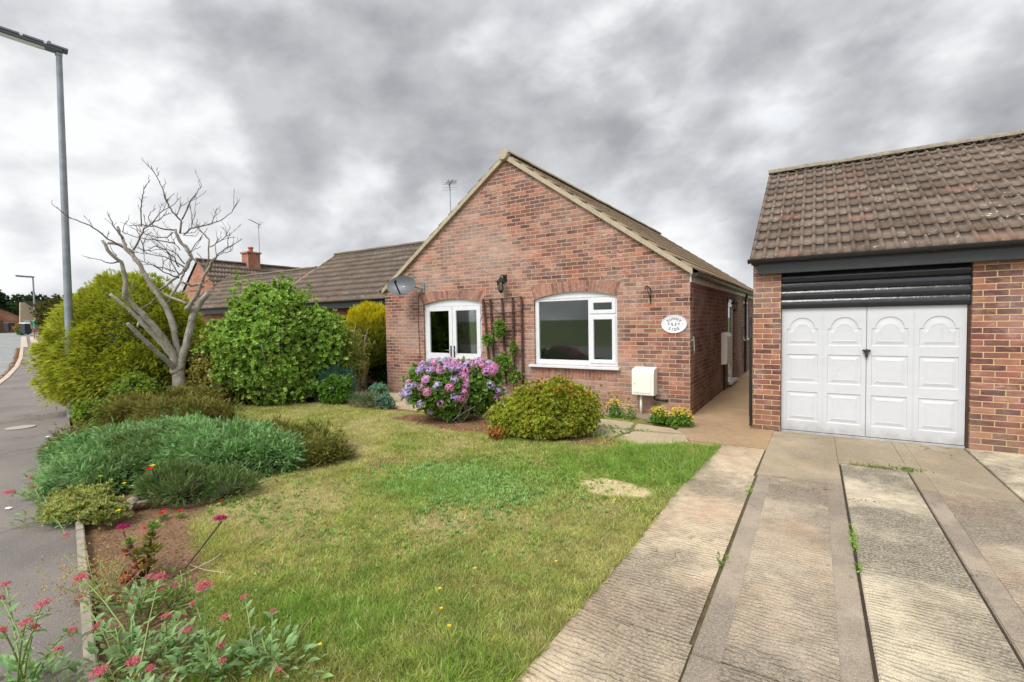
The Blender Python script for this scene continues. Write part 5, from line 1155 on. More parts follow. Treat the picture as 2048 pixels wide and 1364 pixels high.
BLADE = T_([(-.5,0,0),(.5,0,0),(-.36,.55,.10),(.36,.55,.10),(0,1,.34)], [(0,1,3),(0,3,2),(2,3,4)], [0,0,.5,.5,1])
def needle(w=.07): return T_([(-w,0,0),(w,0,0),(0,1,0)], [(0,1,2)], [0,0,1])
def make_spray(n=7, sp=.42, w=.085, ang=.65, curve=-.25, seed=1):
    rr = random.Random(seed); ts = []
    for i in range(n):
        y = .12+.8*i/n; L_ = sp*(1-.55*i/n)*rr.uniform(.8, 1.2); z = curve*y*y
        for s_ in (-1, 1):
            ts.append(xf(needle(w), (rr.uniform(-.25,.35), 0, -s_*ang*rr.uniform(.8,1.2)), (0, y, z), L_, cm=(y-.75)))
    ts.append(xf(needle(.06), (curve*.8,0,0), (0,0,0), 1.0))
    return merge(ts)
SPRAY = make_spray(8, .42, .085, .6, -.22); SPRAY2 = make_spray(10, .26, .075, .55, .15, 5)
def make_cluster(leaf, n=6, spread=.9, seed=2):
    rr = random.Random(seed); ts = []
    for i in range(n):
        a = 2*PI*i/n+rr.uniform(-.3,.3); til = spread*rr.uniform(.6,1.15); off = rr.uniform(-.25,.15)
        R1 = Matrix.Rotation(a, 3, 'Y') @ Matrix.Rotation(til, 3, 'X'); v, f, c = leaf
        ts.append(((v*rr.uniform(.7,1.1)) @ np.array(R1).T+np.array([0,off,0]), f, c))
    return merge(ts)
CL_B = make_cluster(BLEAF, 6, 1.0); CL_L = make_cluster(LEAF, 7, .85, 4); CL_S = make_cluster(LEAF, 9, .7, 8)
def unit(n):
    v = RNG.normal(size=(n, 3)); return v/np.linalg.norm(v, axis=1, keepdims=True)
def crown(ells, nl, lr, npts, zmin=.03, jitter=.18, keep=.80, shoots=1.0):
    """points over lumpy ellipsoids. ells: (cx,cy,cz, rx,ry,rz[, yaw]); returns P, N"""
    L_ = []; area = np.array([e[3]*e[4]+e[4]*e[5]+e[3]*e[5] for e in ells]); area = area/area.sum()
    for e, a in zip(ells, area):
        u = unit((int(nl*a)+3)*4); ww = np.sqrt(((u/np.array(e[3:6]))**2).sum(1)); u = u[RNG.random(len(u)) < ww/ww.max()]; u = u[:max(3, int(nl*a)+3)] if len(u) >= int(nl*a)+3 else u; c, s_ = (math.cos(e[6]), math.sin(e[6])) if len(e) > 6 else (1, 0)
        q = u*np.array(e[3:6])*RNG.uniform(.78, .98, (len(u), 1)); q = np.stack([q[:, 0]*c-q[:, 1]*s_, q[:, 0]*s_+q[:, 1]*c, q[:, 2]], -1)
        L_.append(np.concatenate([q+np.array(e[:3]), (lr*RNG.uniform(.45, 1.65, len(u)))[:, None]], 1))
    L_ = np.concatenate(L_); idx = RNG.integers(0, len(L_), int(npts*2.4)); u = unit(len(idx)); l_ = L_[idx]
    P = l_[:, :3]+u*(l_[:, 3:4]*(1-jitter*RNG.random((len(idx), 1))**1.5))
    nf = int(len(P)*.45); ei = RNG.choice(len(ells), nf*3, p=area); uf = unit(nf*3); EA = np.array([e[:6] for e in ells])[ei]; ww = np.sqrt(((uf/EA[:, 3:6])**2).sum(1)); kk = RNG.random(nf*3) < ww/np.sqrt((1/EA[:, 3:6]**2).max(1)); uf = uf[kk][:nf]; EA = EA[kk][:nf]; nf = len(uf)
    yw = np.array([e[6] if len(e) > 6 else 0. for e in ells])[ei][kk][:nf]; q = uf*EA[:, 3:6]*RNG.uniform(.80,.93,(nf,1)); q = np.stack([q[:, 0]*np.cos(yw)-q[:, 1]*np.sin(yw), q[:, 0]*np.sin(yw)+q[:, 1]*np.cos(yw), q[:, 2]], -1)+EA[:, :3]
    P[:nf] = q; u[:nf] = uf; pm = RNG.permutation(len(P)); P = P[pm]; u = u[pm]; ok = P[:, 2] > zmin
    for e in ells:
        c, s_ = (math.cos(e[6]), math.sin(e[6])) if len(e) > 6 else (1, 0)
        d = P-np.array(e[:3]); d = np.stack([d[:, 0]*c+d[:, 1]*s_, -d[:, 0]*s_+d[:, 1]*c, d[:, 2]], -1)/np.array(e[3:6])
        ok &= (d**2).sum(1) > keep**2
    P = P[ok][:npts]; u = u[ok][:npts]
    if shoots and len(P) > 200:      # stray shoots standing out of the outline
        ns_ = max(6, len(P)//90); si_ = RNG.integers(0, len(P), ns_); L__ = RNG.uniform(.5, 1.6, ns_)*lr*shoots; dd_ = u[si_]*.6+np.array([0,0,.7])+RNG.normal(0,.3,(ns_,3)); dd_ /= np.linalg.norm(dd_, axis=1, keepdims=True)
        k_ = 9; rep = np.repeat(np.arange(ns_), k_); tt_ = RNG.random(len(rep)); ps = P[si_][rep]+dd_[rep]*(tt_*L__[rep])[:, None]+RNG.normal(0,.012,(len(rep),3)); P[:len(ps)] = ps; u[:len(ps)] = dd_[rep]
    best = None
    N = np.zeros_like(P); bd = np.full(len(P), 1e9)
    for e in ells:
        d = (P-np.array(e[:3]))/np.array(e[3:6]); q = (d**2).sum(1); mk = q < bd; bd[mk] = q[mk]; nn = d/np.array(e[3:6]); nn /= np.linalg.norm(nn, axis=1, keepdims=True); N[mk] = nn[mk]
    return P, N*.6+u*.55
def core(name, parent, ells, mat, s=.82):  # dark lumpy solid added inside a crown, reads as shade in leaf gaps
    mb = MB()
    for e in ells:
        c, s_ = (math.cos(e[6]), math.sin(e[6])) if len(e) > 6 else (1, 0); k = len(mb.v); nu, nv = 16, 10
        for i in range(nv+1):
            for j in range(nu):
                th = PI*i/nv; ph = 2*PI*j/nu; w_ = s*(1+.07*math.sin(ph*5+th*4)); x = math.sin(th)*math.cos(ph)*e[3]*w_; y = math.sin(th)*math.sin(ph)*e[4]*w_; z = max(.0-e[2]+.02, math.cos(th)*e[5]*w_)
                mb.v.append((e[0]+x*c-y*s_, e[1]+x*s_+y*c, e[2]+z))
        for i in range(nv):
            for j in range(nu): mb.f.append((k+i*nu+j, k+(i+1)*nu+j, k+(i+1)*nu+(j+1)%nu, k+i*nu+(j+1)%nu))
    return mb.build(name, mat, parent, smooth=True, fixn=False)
def cvar(base, n, v=.15, hue=.08):
    b_ = np.array(hexc(base)) if isinstance(base, str) else np.array(base)
    return np.clip(b_*(1+RNG.normal(0, v, (n, 1)))*(1+RNG.normal(0, hue, (n, 3))), .003, .9)
def stems(parent, pairs, r, mat, name='stems', n=5):
    mb = MB()
    for p in pairs: mb.tube(p, r if not isinstance(r, (list, tuple)) else [r[0]+(r[1]-r[0])*i/(len(p)-1) for i in range(len(p))], n)
    return mb.build(name, mat, parent, smooth=True, fixn=False)
def bend(a, b_, sag=.1, k=5):
    a = Vector(a); b_ = Vector(b_); o = Vector((random.uniform(-1,1), random.uniform(-1,1), 0))*sag
    return [a.lerp(b_, i/k)+o*math.sin(PI*i/k) for i in range(k+1)]

# golden conifer hedge ------------------------------------------------------------
hg = thing('golden_conifer', 'large rounded golden green conifer hedge beside the street lamp', 'conifer', (-10.3,-4.3,0))
E = [(-10.45,-4.05,1.30,1.25,1.15,1.55,.4),(-10.5,-4.78,1.0,.85,.66,1.1,.4),(-9.9,-3.6,1.0,.8,.8,1.25,.4),(-10.15,-4.6,.62,.82,.68,.75,.4)]
core('shade_core', hg, E, M['inner_green'], .84)
P, N = crown(E, 520, .17, 76000, .05, .30, .84, .25)
D = N*.9+np.array([-.16,-.16,.18])+RNG.normal(0,.34,P.shape); tip = RNG.random(len(P))[:, None]; lo = np.clip(P[:, 2:3]/2.2, .1, 1)
patch = fbm(P[:, 0]*2.2+P[:, 2]*2, P[:, 1]*2.2+P[:, 2]*1.3, 55)[:, None]
cb = np.array(hexc('#fcf05a'))*patch*1.4+np.array(hexc('#d8d848'))*(1-patch); cb = cb*(1+RNG.normal(0,.12,(len(P),1)))
scatter('foliage', M['needle'], hg, SPRAY, P, D, RNG.uniform(.060,.115,len(P)), cvar('#8f9a30', len(P)), np.clip(cb,.01,.9), roll=.9)
MB().tube([(-10.3,-4.3,0),(-10.35,-4.25,1.3)], [.12,.08], 8).build('trunk', M['bark'], hg)
# small golden conifer by the house corner
gc = thing('golden_conifer', 'small yellow topped conifer on a bare trunk at the left house corner', 'conifer', (-8.15,.15,0))
E = [(-8.12,.32,1.35,.70,.60,.80),(-8.12,.28,1.0,.66,.55,.40)]
core('shade_core', gc, E, M['inner_green'], .86); P, N = crown(E, 150, .11, 15000, .55, .3, .85)
D = N*.6+np.array([.0,-.1,.75])+RNG.normal(0,.22,P.shape); hh = np.clip((P[:, 2:3]-1.15)/.75+ (fbm(P[:, 0]*4, P[:, 2]*4, 5)[:, None]-.5)*.9, 0, 1)
cb = np.array(hexc('#f4e22a'))*hh+np.array(hexc('#9aa83a'))*(1-hh)
scatter('foliage', M['needle'], gc, SPRAY2, P, D, RNG.uniform(.09,.15,len(P)), cb*.55*(1+RNG.normal(0,.12,(len(P),1))), np.clip(cb*(1+RNG.normal(0,.1,(len(P),1))),.01,.9), roll=True)
MB().tube([(-8.17,.10,0),(-8.18,.13,.4),(-8.2,.2,.95)], [.075,.058,.05], 10).build('trunk', M['bark'], gc, smooth=True)

def shrub(name, label, cat, loc, E, nl, lr, npts, tm, size, ca, cb, shoots=.8, roll=True, mat=None, cs=.84, cmat=None, up=.35, zmin=.05, var=.14, group=None, kp=.80, doc=True):
    t = thing(name, label, cat, loc, group); 
    if doc: core('shade_core', t, E, cmat or M['inner'], cs)
    P, N = crown(E, int(nl*1.9), lr*.78, int(npts*1.5), zmin, .45, kp*.97, shoots); D = N+np.array([0,0,up])+RNG.normal(0,.35,P.shape)
    pt = fbm(P[:, 0]*3+9, P[:, 1]*3+P[:, 2]*3, 66)[:, None]
    A_ = cvar(ca, len(P), var); B_ = cvar(cb, len(P), var)
    scatter('foliage', mat or M['leaf'], t, tm, P, D, RNG.uniform(size*.7, size*1.3, len(P)), A_*(.75+.5*pt), B_*(.75+.5*pt), roll=roll)
    return t
# big green shrub (lilac like)
t = shrub('green_shrub', 'large bright green leafy shrub left of the golden conifer', 'shrub', (-8.1,-2.1,0), [(-8.25,-2.35,1.62,.85,.80,.98),(-7.85,-1.55,1.22,.78,.66,.90),(-8.4,-3.0,1.15,.58,.52,.78),(-8.1,-2.2,.8,.9,1.05,.60),(-7.7,-1.15,.8,.5,.45,.6),(-8.0,-2.6,1.2,.7,.6,.8),(-8.1,-2.25,.30,.85,.95,.34)], 170, .27, 7200, CL_B, .07, '#64873a', '#aac85a', cmat=M['inner_green'], cs=.80)
stems(t, [bend((-7.75+random.uniform(-.3,.3),-2.35+random.uniform(-.3,.3),0), (-8.1+random.uniform(-.9,.9),-2.3+random.uniform(-.9,.9),random.uniform(.9,1.6)), .08) for i in range(26)], [.018,.008], M['bark'])
stems(t, [bend((-8.2+x,-2.3+y,2.35), (-8.2+x*1.1,-2.3+y*1.1,z), .03) for x,y,z in ((.2,.1,2.86),(-.35,-.5,2.84),(.5,.5,2.6),(-.1,.45,2.75))], [.008,.004], M['bark'], 'top_shoots')
P = np.array([(-8.2+x*1.08+random.uniform(-.03,.03),-2.3+y*1.08+random.uniform(-.03,.03),z-.32*random.random()) for x,y,z in ((.2,.1,2.86),(-.35,-.5,2.84),(.5,.5,2.6),(-.1,.45,2.75)) for i in range(7)])
scatter('shoot_leaves', M['leaf'], t, CL_B, P, np.tile([0,0,1.],(len(P),1))+RNG.normal(0,.4,P.shape), .07, cvar('#5c8a2a',len(P)), cvar('#93b840',len(P)))
# olive rose bush right of the bare tree
t = shrub('rose_bush', 'olive leaved rose bush with a few faded pink blooms beside the bare tree', 'shrub', (-8.75,-3.0,0), [(-8.80,-3.05,.95,.5,.62,.68),(-8.45,-2.85,.6,.42,.48,.5),(-8.9,-3.2,.45,.5,.6,.42)], 70, .16, 4200, CL_L, .048, '#857e3c', '#b9b160', cs=.78)
fl = [(-8.62,-3.6,1.02),(-8.5,-3.52,.72),(-8.35,-3.4,.5),(-8.45,-3.2,1.25),(-9.05,-3.9,1.1),(-8.2,-3.25,.85)]
for p in fl:
    q = np.array([p]*14)+RNG.normal(0,.012,(14,3)); scatter('rose_bloom', M['petal'], t, BLEAF, q, unit(14), .035, cvar('#d8a8a4',14,.05), cvar('#e6c0ba',14,.05))
# thin olive shrub before the golden conifer
t = shrub('olive_shrub', 'thin straggly olive shrub between the green shrub and golden conifer', 'shrub', (-7.35,-1.05,0), [(-7.5,-.95,1.12,.40,.42,.5),(-7.3,-.95,.75,.36,.4,.45)], 40, .15, 1100, CL_L, .045, '#7d8040', '#aba75c', doc=False, kp=.3)
stems(t, [bend((-7.1,-1.05,0), (-7.4+random.uniform(-.4,.4),-1.0+random.uniform(-.4,.4),random.uniform(.8,1.7)), .1) for i in range(12)], [.010,.004], M['bark'])
# dark backdrop shrub against the neighbour's wall
shrub('evergreen_shrub', 'dark green evergreen bush behind the small golden conifer', 'shrub', (-8.6,.9,0), [(-8.3,1.0,1.0,.8,.28,1.35),(-9.6,.4,.9,1.3,.5,1.0)], 90, .2, 3200, CL_L, .07, '#33521f', '#56803a')
# low plants beside the path
t = shrub('euphorbia', 'low blue green feathery bush below the olive shrub', 'shrub', (-7.15,-1.6,0), [(-7.15,-1.52,.32,.36,.34,.33)], 30, .12, 1500, SPRAY2, .13, '#3f6a5a', '#76a490', mat=M['needle'], cs=.45)
t = shrub('low_shrub', 'small bright green bush with white flower clusters at the lawn edge', 'shrub', (-6.7,-1.95,0), [(-6.75,-1.85,.28,.32,.30,.27)], 30, .10, 1100, CL_L, .055, '#3c6420', '#6e9a34', cs=.7)
for p in ((-6.9,-2.05,.5),(-6.55,-1.8,.55),(-6.62,-2.1,.36)):
    q = np.array([p]*16)+RNG.normal(0,.022,(16,3))*np.array([1,1,.3]); scatter('flower_cluster', M['petal'], t, BLEAF, q, unit(16)+np.array([0,0,.5]), .018, cvar('#dfe0b8',16,.05), cvar('#eeeed6',16,.05))
t = shrub('lavender_tuft', 'straggly grey green tuft with dry stalks on the path edge', 'shrub', (-5.75,-1.85,0), [(-5.95,-1.85,.10,.30,.16,.12),(-5.6,-1.9,.12,.28,.15,.13)], 18, .07, 420, SPRAY2, .11, '#5c6a4c', '#84946e', doc=False, mat=M['needle'], kp=.1)
P = np.stack([RNG.uniform(-6.1,-5.4,60), RNG.normal(-1.88,.07,60), np.zeros(60)], -1); scatter('dry_stalks', M['leaf'], t, BLADE, P, np.stack([RNG.normal(0,.5,60),RNG.normal(0,.4,60),np.ones(60)],-1), RNG.uniform(.12,.26,60), cvar('#8f8458',60), cvar('#b0a070',60), sx=.03)
t = shrub('grey_leaved_plant', 'small silvery blue leaved plant right of the dry tuft', 'plant', (-5.35,-1.85,0), [(-5.32,-1.82,.12,.14,.12,.12)], 12, .06, 260, CL_L, .055, '#5b7a66', '#86a594', doc=False, kp=.1)
t = shrub('grey_leaved_plant', 'silvery plant standing tallest behind the dry tuft', 'plant', (-5.9,-1.45,0), [(-5.9,-1.45,.28,.16,.14,.10)], 12, .06, 260, CL_L, .05, '#4c7858', '#7ba58a', doc=False, kp=.1)
stems(t, [bend((-5.9,-1.45,0), (-5.9+random.uniform(-.1,.1),-1.45+random.uniform(-.1,.1),.25), .03) for i in range(5)], .005, M['twig'])

# hydrangea ----------------------------------------------------------------------
hy = thing('hydrangea', 'hydrangea bush covered in pink and lilac flower heads below the french doors', 'shrub', (-3.4,-2.0,0))
Eh = [(-3.66,-2.12,.56,.60,.48,.43,.55),(-3.16,-1.72,.54,.42,.38,.42,.55),(-3.48,-1.95,.33,.56,.40,.28,.55)]
core('shade_core', hy, Eh, M['inner_green'], .66); P, N = crown(Eh, 160, .11, 4200, .06, .5, .6)
scatter('foliage', M['leaf'], hy, CL_B, P, N+RNG.normal(0,.4,P.shape)+np.array([0,0,.4]), RNG.uniform(.045,.08,len(P)), cvar('#4c6e2c', len(P)), cvar('#86a848', len(P)))
stems(hy, [bend((-3.35+random.uniform(-.2,.2),-2.1+random.uniform(-.15,.15),0), (-3.4+random.uniform(-.6,.6),-2.0+random.uniform(-.4,.4),random.uniform(.25,.6)), .05) for i in range(22)], [.010,.006], M['twig'])
def head_mesh(cols, seed):
    rr = np.random.default_rng(seed); n = 70; u = rr.normal(size=(n,3)); u /= np.linalg.norm(u,axis=1,keepdims=True); u = u[u[:, 2] > -.55]
    V = []; F = []; C = []; k = 0
    fl_ = []
    for q in range(4):
        a = q*PI/2+.2; ca_, sa_ = math.cos(a), math.sin(a); fl_.append([(0,0,0),(ca_*.5-sa_*.34,sa_*.5+ca_*.34,.08),(ca_*.92,sa_*.92,.02),(ca_*.5+sa_*.34,sa_*.5-ca_*.34,.08)])
    for d in u:
        ref = np.array([0,0,1.]) if abs(d[2]) < .9 else np.array([1.,0,0]); x = np.cross(d, ref); x /= np.linalg.norm(x); y = np.cross(d, x); a = rr.uniform(0, 6.28); x, y = x*math.cos(a)+y*math.sin(a), y*math.cos(a)-x*math.sin(a)
        c0 = d*np.array([1,1,.8])*rr.uniform(.86,1.04); col = np.array(hexc(cols[rr.integers(0, len(cols))]))*rr.uniform(.85,1.15)
        for pet in fl_:
            for p in pet: V.append(c0+(x*p[0]+y*p[1])*.27+d*p[2]*.4); C.append(col*(.85 if p == (0,0,0) else 1))
            F += [(k,k+1,k+2),(k,k+2,k+3)]; k += 4
    V = np.array(V); F = np.array(F); me_o = np_mesh('flower_head', V, F, M['petal'], None, np.clip(np.array(C),0,.95)); me = me_o.data; bpy.data.objects.remove(me_o); return me
HM = {'lilac': [head_mesh(['#c9aee8','#bb9fe0','#d6c2ee'], s) for s in (1,2)], 'pink': [head_mesh(['#ec96cc','#e488c2','#f0acd6'], s) for s in (3,4)], 'rose': [head_mesh(['#ee94b0','#e886a6','#f2a8bc'], s) for s in (5,)], 'mauve': [head_mesh(['#de9fd8','#d392d2','#e8b4e0'], s) for s in (6,7)], 'blue': [head_mesh(['#bcb8e6','#b0ace0','#ccc8ee'], s) for s in (8,)]}
cam_v = Vector((1.7555,-8.3617,1.67)); rdir = Vector((.8459,.5332,0)); vdir = Vector((-.5332,.8459,0))
placed = []; tries = 0
while len(placed) < 99 and tries < 20000:
    tries += 1; e = Eh[random.choice([0,0,0,1,1,2])] if len(placed) < 86 else Eh[1]; u = Vector(unit(1)[0])
    if u.dot(vdir) > .15 or u.z < -.5: continue
    q = Vector((u.x*e[3], u.y*e[4], u.z*e[5])); c, s_ = math.cos(e[6]), math.sin(e[6]); p = Vector((e[0]+q.x*c-q.y*s_, e[1]+q.x*s_+q.y*c, e[2]+q.z)); p = Vector(e[:3])+(p-Vector(e[:3]))*1.10
    if p.z < .16: continue
    lat = (p-Vector((-3.4,-2,0))).dot(rdir)
    if lat > .22 and random.random() < .86 and p.z < .80: continue     # right half is mostly leaves
    if p.z < .36 and random.random() < .75: continue
    if any((p-a).length < .066 for a in placed): continue
    placed.append(p); r_ = random.uniform(.058,.09)
    f = random.random(); kind_ = ('lilac' if f < .45 else 'mauve' if f < .66 else 'pink' if f < .84 else 'blue') if lat < -.1 else ('rose' if f < .16 else 'pink' if f < .42 else 'mauve' if f < .72 else 'lilac')
    o = bpy.data.objects.new('flower_head', random.choice(HM[kind_])); COL.objects.link(o); o.parent = hy; o.location = p-org(hy); o.scale = (r_,)*3
    nrm = (p-Vector((-3.4,-1.95,.35))).normalized()+Vector((0,0,.3)); o.rotation_euler = nrm.to_track_quat('Z','Y').to_euler()
# golden leaved bush
t = shrub('golden_bush', 'spreading golden green bush in front of the big window', 'shrub', (-1.55,-2.2,0), [(-1.66,-2.26,.38,.46,.36,.32,.55),(-1.22,-2.04,.38,.33,.30,.27,.55),(-1.95,-2.5,.22,.34,.26,.18,.55),(-1.48,-2.34,.18,.58,.36,.16,.55),(-1.10,-2.03,.22,.25,.24,.17,.55),(-1.38,-2.17,.52,.30,.26,.22,.55)], 190, .12, 9000, CL_S, .044, '#7d8a30', '#b6b848', cmat=M['inner_green'], cs=.70, var=.18, up=.25)
q = np.array([(-2.02,-2.86,.12)]*60)+RNG.normal(0,.07,(60,3))*np.array([1,1,.7]); scatter('bronze_shoots', M['leaf'], t, CL_S, q, unit(60)+np.array([0,0,.4]), .05, cvar('#8d5f2c',60), cvar('#c98f52',60))
q = np.array([(-1.35,-2.3,.68)]*90)+RNG.normal(0,.3,(90,3))*np.array([1.2,.6,.35]); scatter('bronze_tips', M['leaf'], t, CL_S, q, unit(90)+np.array([0,0,.4]), .045, cvar('#93701f',90), cvar('#bd8f35',90))

# climbing rose on the trellis
cr = thing('climbing_plant', 'young climbing plant with three leafy clumps on the trellis', 'climbing plant', (-3.85,-.12,0))
stems(cr, [bend((-3.9,-.12,0),(-3.98,-.12,1.3),.04), bend((-3.8,-.12,0),(-3.72,-.13,1.7),.05), bend((-3.45,-.12,0),(-3.42,-.1,1.2),.02), bend((-3.5,-.12,0),(-3.5,-.12,.75),.03)], [.012,.005], M['twig'])
for c_, r_, n_ in (((-3.72,-.17,1.52),(.15,.08,.19),110),((-4.0,-.17,1.28),(.14,.08,.12),70),((-3.40,-.15,1.12),(.07,.05,.15),45),((-3.66,-.2,.80),(.26,.1,.22),170),((-3.3,-.2,.52),(.18,.08,.15),60),((-4.15,-.2,.6),(.08,.08,.14),20)):
    u = unit(n_)*RNG.random((n_,1))**.4; P = np.array(c_)+u*np.array(r_); scatter('foliage', M['leaf'], cr, CL_L, P, u+np.array([0,-.5,.2])+RNG.normal(0,.3,u.shape), RNG.uniform(.04,.07,n_), cvar('#47702a',n_), cvar('#84aa44',n_))

# yellow flowers by the wall
def yellow_clump(x, y, r, h, n, label):
    t = thing('yellow_flower_clump', label, 'flowering plant', (x, y, 0), 'yellow flower clumps along the front wall')
    u = unit(n*3); P = np.array([x,y,0])+np.abs(u)*np.sign(u)*np.array([r,r*.8,h])*RNG.uniform(.4,.95,(n*3,1)); P[:, 2] = np.abs(P[:, 2]); scatter('foliage', M['leaf'], t, CL_L, P, u+np.array([0,0,.8]), .035, cvar('#4a7426',n*3), cvar('#7fa83a',n*3))
    mb = []; 
    for i in range(n):
        a = random.uniform(0, 2*PI); q = math.sqrt(random.random()); px_, py_, pz = x+math.cos(a)*q*r*.95, y+math.sin(a)*q*r*.75, h*(1.05-.45*q*q)+random.uniform(-.02,.05); mb.append((px_,py_,pz))
    P = np.array(mb); k = 6
    for grp in range(1):
        PP = np.repeat(P, k, 0); ang = np.tile(np.arange(k)*2*PI/k, len(P)); Dd = np.stack([np.cos(ang), np.sin(ang), np.full(len(ang), .25)], -1)+np.repeat(RNG.normal(0,.3,P.shape), k, 0)
        scatter('flowers', M['petal'], t, BLEAF, PP, Dd, .020, cvar('#ecc826',len(PP),.05), cvar('#fae840',len(PP),.05), roll=.2, kind=None)
yellow_clump(-1.12,-.55,.16,.29,50,'yellow flower clump nearest the golden bush')
yellow_clump(-.84,-.62,.15,.26,16,'leafier clump with orange yellow flowers left of the meter box pipe')
yellow_clump(-.33,-.64,.18,.22,80,'low yellow flower clump right of the meter box pipe')
yellow_clump(.02,-.78,.20,.26,95,'yellow flower clump at the right corner of the house')
# ------------------------------------------------------------------ junipers
def juniper(label, loc, E, npts, ca, cb, size=.16, dirb=(0,-.1,.08), name='juniper'):
    t = thing(name, label, 'juniper', loc); core('shade_core', t, E, M['inner'], .66); npts = int(npts*4.2); P, N = crown(E, max(60, npts//150), .10, npts, .02, .6, .70)
    D = N*np.array([1,1,.35])+np.array(dirb)+RNG.normal(0,.42,P.shape); pt = fbm(P[:, 0]*2.5, P[:, 1]*2.5+P[:, 2], 44)[:, None]
    A_ = cvar(ca, len(P), .15, .05)*(.7+.6*pt); B_ = cvar(cb, len(P), .12, .05)*(.7+.6*pt)
    brown = (RNG.random(len(P)) < .05) | ((pt[:, 0] < .34) & (RNG.random(len(P)) < .5)); B_[brown] = np.array(hexc('#8a7a4a')); 
    scatter('foliage', M['needle'], t, SPRAY2, P, D, RNG.uniform(size*.7, size*1.3, len(P)), A_, B_, roll=.8); return t
juniper('wide blue green spreading juniper along the footpath', (-4.6,-6.0,0), [(-4.35,-5.5,.14,1.02,.70,.31,.5),(-3.8,-5.25,.10,.62,.50,.27,.5),(-5.3,-6.1,.12,.92,.50,.25,.3),(-4.65,-6.5,.10,.58,.44,.20,.2),(-5.6,-5.4,.12,.8,.6,.24,.3),(-4.9,-5.75,.16,.5,.5,.30),(-4.0,-5.75,.12,.45,.3,.26)], 13000, '#618a50', '#a6cc88', .075)
juniper('dark olive juniper around the foot of the bare tree', (-7.4,-4.7,0), [(-7.2,-4.55,.15,1.0,.55,.27,.3),(-8.3,-4.8,.15,.75,.5,.28,.2),(-8.35,-4.0,.18,.6,.5,.28,.5)], 6500, '#66652f', '#9c994e', .085)
juniper('olive brown juniper at the lawn end of the blue juniper', (-4.2,-4.55,0), [(-4.15,-4.72,.12,.75,.36,.22,.5),(-3.35,-4.75,.06,.35,.3,.16,.5)], 2600, '#686a32', '#a19f52', .085)
juniper('low rusty green juniper spilling onto the footpath', (-6.4,-6.2,0), [(-6.3,-6.15,.10,.62,.32,.20,-.2)], 1500, '#5a5527', '#8d8440', .07)
shrub('leafy_weed', 'light green leafy shrub growing at the foot of the conifer hedge', 'shrub', (-9.2,-4.7,0), [(-9.1,-4.55,.4,.42,.38,.42),(-8.9,-5.2,.18,.5,.28,.2)], 34, .13, 1500, CL_L, .055, '#5f7a2a', '#94a542', cs=.7)
# ------------------------------------------------------------------ bare tree
bt = thing('bare_tree', 'leafless grey tree with cut limbs standing in the garden', 'tree', (-8.99,-3.8,0))
mb = MB()
for pts, r0, r1 in TREE_LIMBS:
    v = [Vector(p) for p in pts]; out = []
    for i in range(len(v)-1):
        for k in range(3):
            q = v[i].lerp(v[i+1], k/3); out.append(q+Vector([random.uniform(-.012,.012) for _ in range(3)]) if (k or i) else q)
    out.append(v[-1]); n = len(out); rad = [(r0+(r1-r0)*i/(n-1))*random.uniform(.9,1.12) for i in range(n)]
    mb.tube(out, [q*.80 for q in rad], 9)
for c_, r_ in (((-9.03,-3.86,.80),.13),((-8.95,-3.75,.2),.17)): 
    mb.lathe([(r_*.4,-r_*.9),(r_*.9,-r_*.4),(r_,0),(r_*.85,r_*.5),(r_*.3,r_*.9)], c_, 10)
mb.build('trunk', M['bark'], bt, smooth=True, fixn=False)
mb = MB(); m2 = MB()
for pts, r0, r1 in TREE_TWIGS:
    v = [Vector(p) for p in pts]; out = []; 
    for i in range(len(v)-1):
        for k in range(3): out.append(v[i].lerp(v[i+1], k/3)+(Vector([random.uniform(-.010,.010) for _ in range(3)]) if (k or i) else Vector((0,0,0))))
    out.append(v[-1]); n = len(out); mb.tube(out, [r0+(r1-r0)*i/(n-1) for i in range(n)], 5)
    for i in range(2, n):
        if random.random() < .62:
            d = (out[i]-out[i-1]).normalized(); s_ = Vector((random.uniform(-1,1), random.uniform(-1,1), random.uniform(-.3,1))); L_ = random.uniform(.04,.14) if random.random() < .6 else random.uniform(.15,.42); g = (d*.7+s_*.6).normalized()
            q = [out[i]]; 
            for j in range(4): g = (g+Vector((random.uniform(-.3,.3), random.uniform(-.3,.3), random.uniform(-.15,.35)))).normalized(); q.append(q[-1]+g*L_/4)
            m2.tube(q, [.0055,.0048,.004,.0035,.003], 4)
            if L_ > .2:
                for j in (1,2,3):
                    e = q[j]+(g+Vector((random.uniform(-1,1), random.uniform(-1,1), random.uniform(-.2,.8)))).normalized()*random.uniform(.04,.12); m2.tube([q[j], e], [.004,.0028], 4)
k_ = len(mb.v); mb.v += m2.v; mb.f += [tuple(i+k_ for i in f) for f in m2.f]; mb.build('branches', M['twig'], bt, smooth=True, fixn=False)
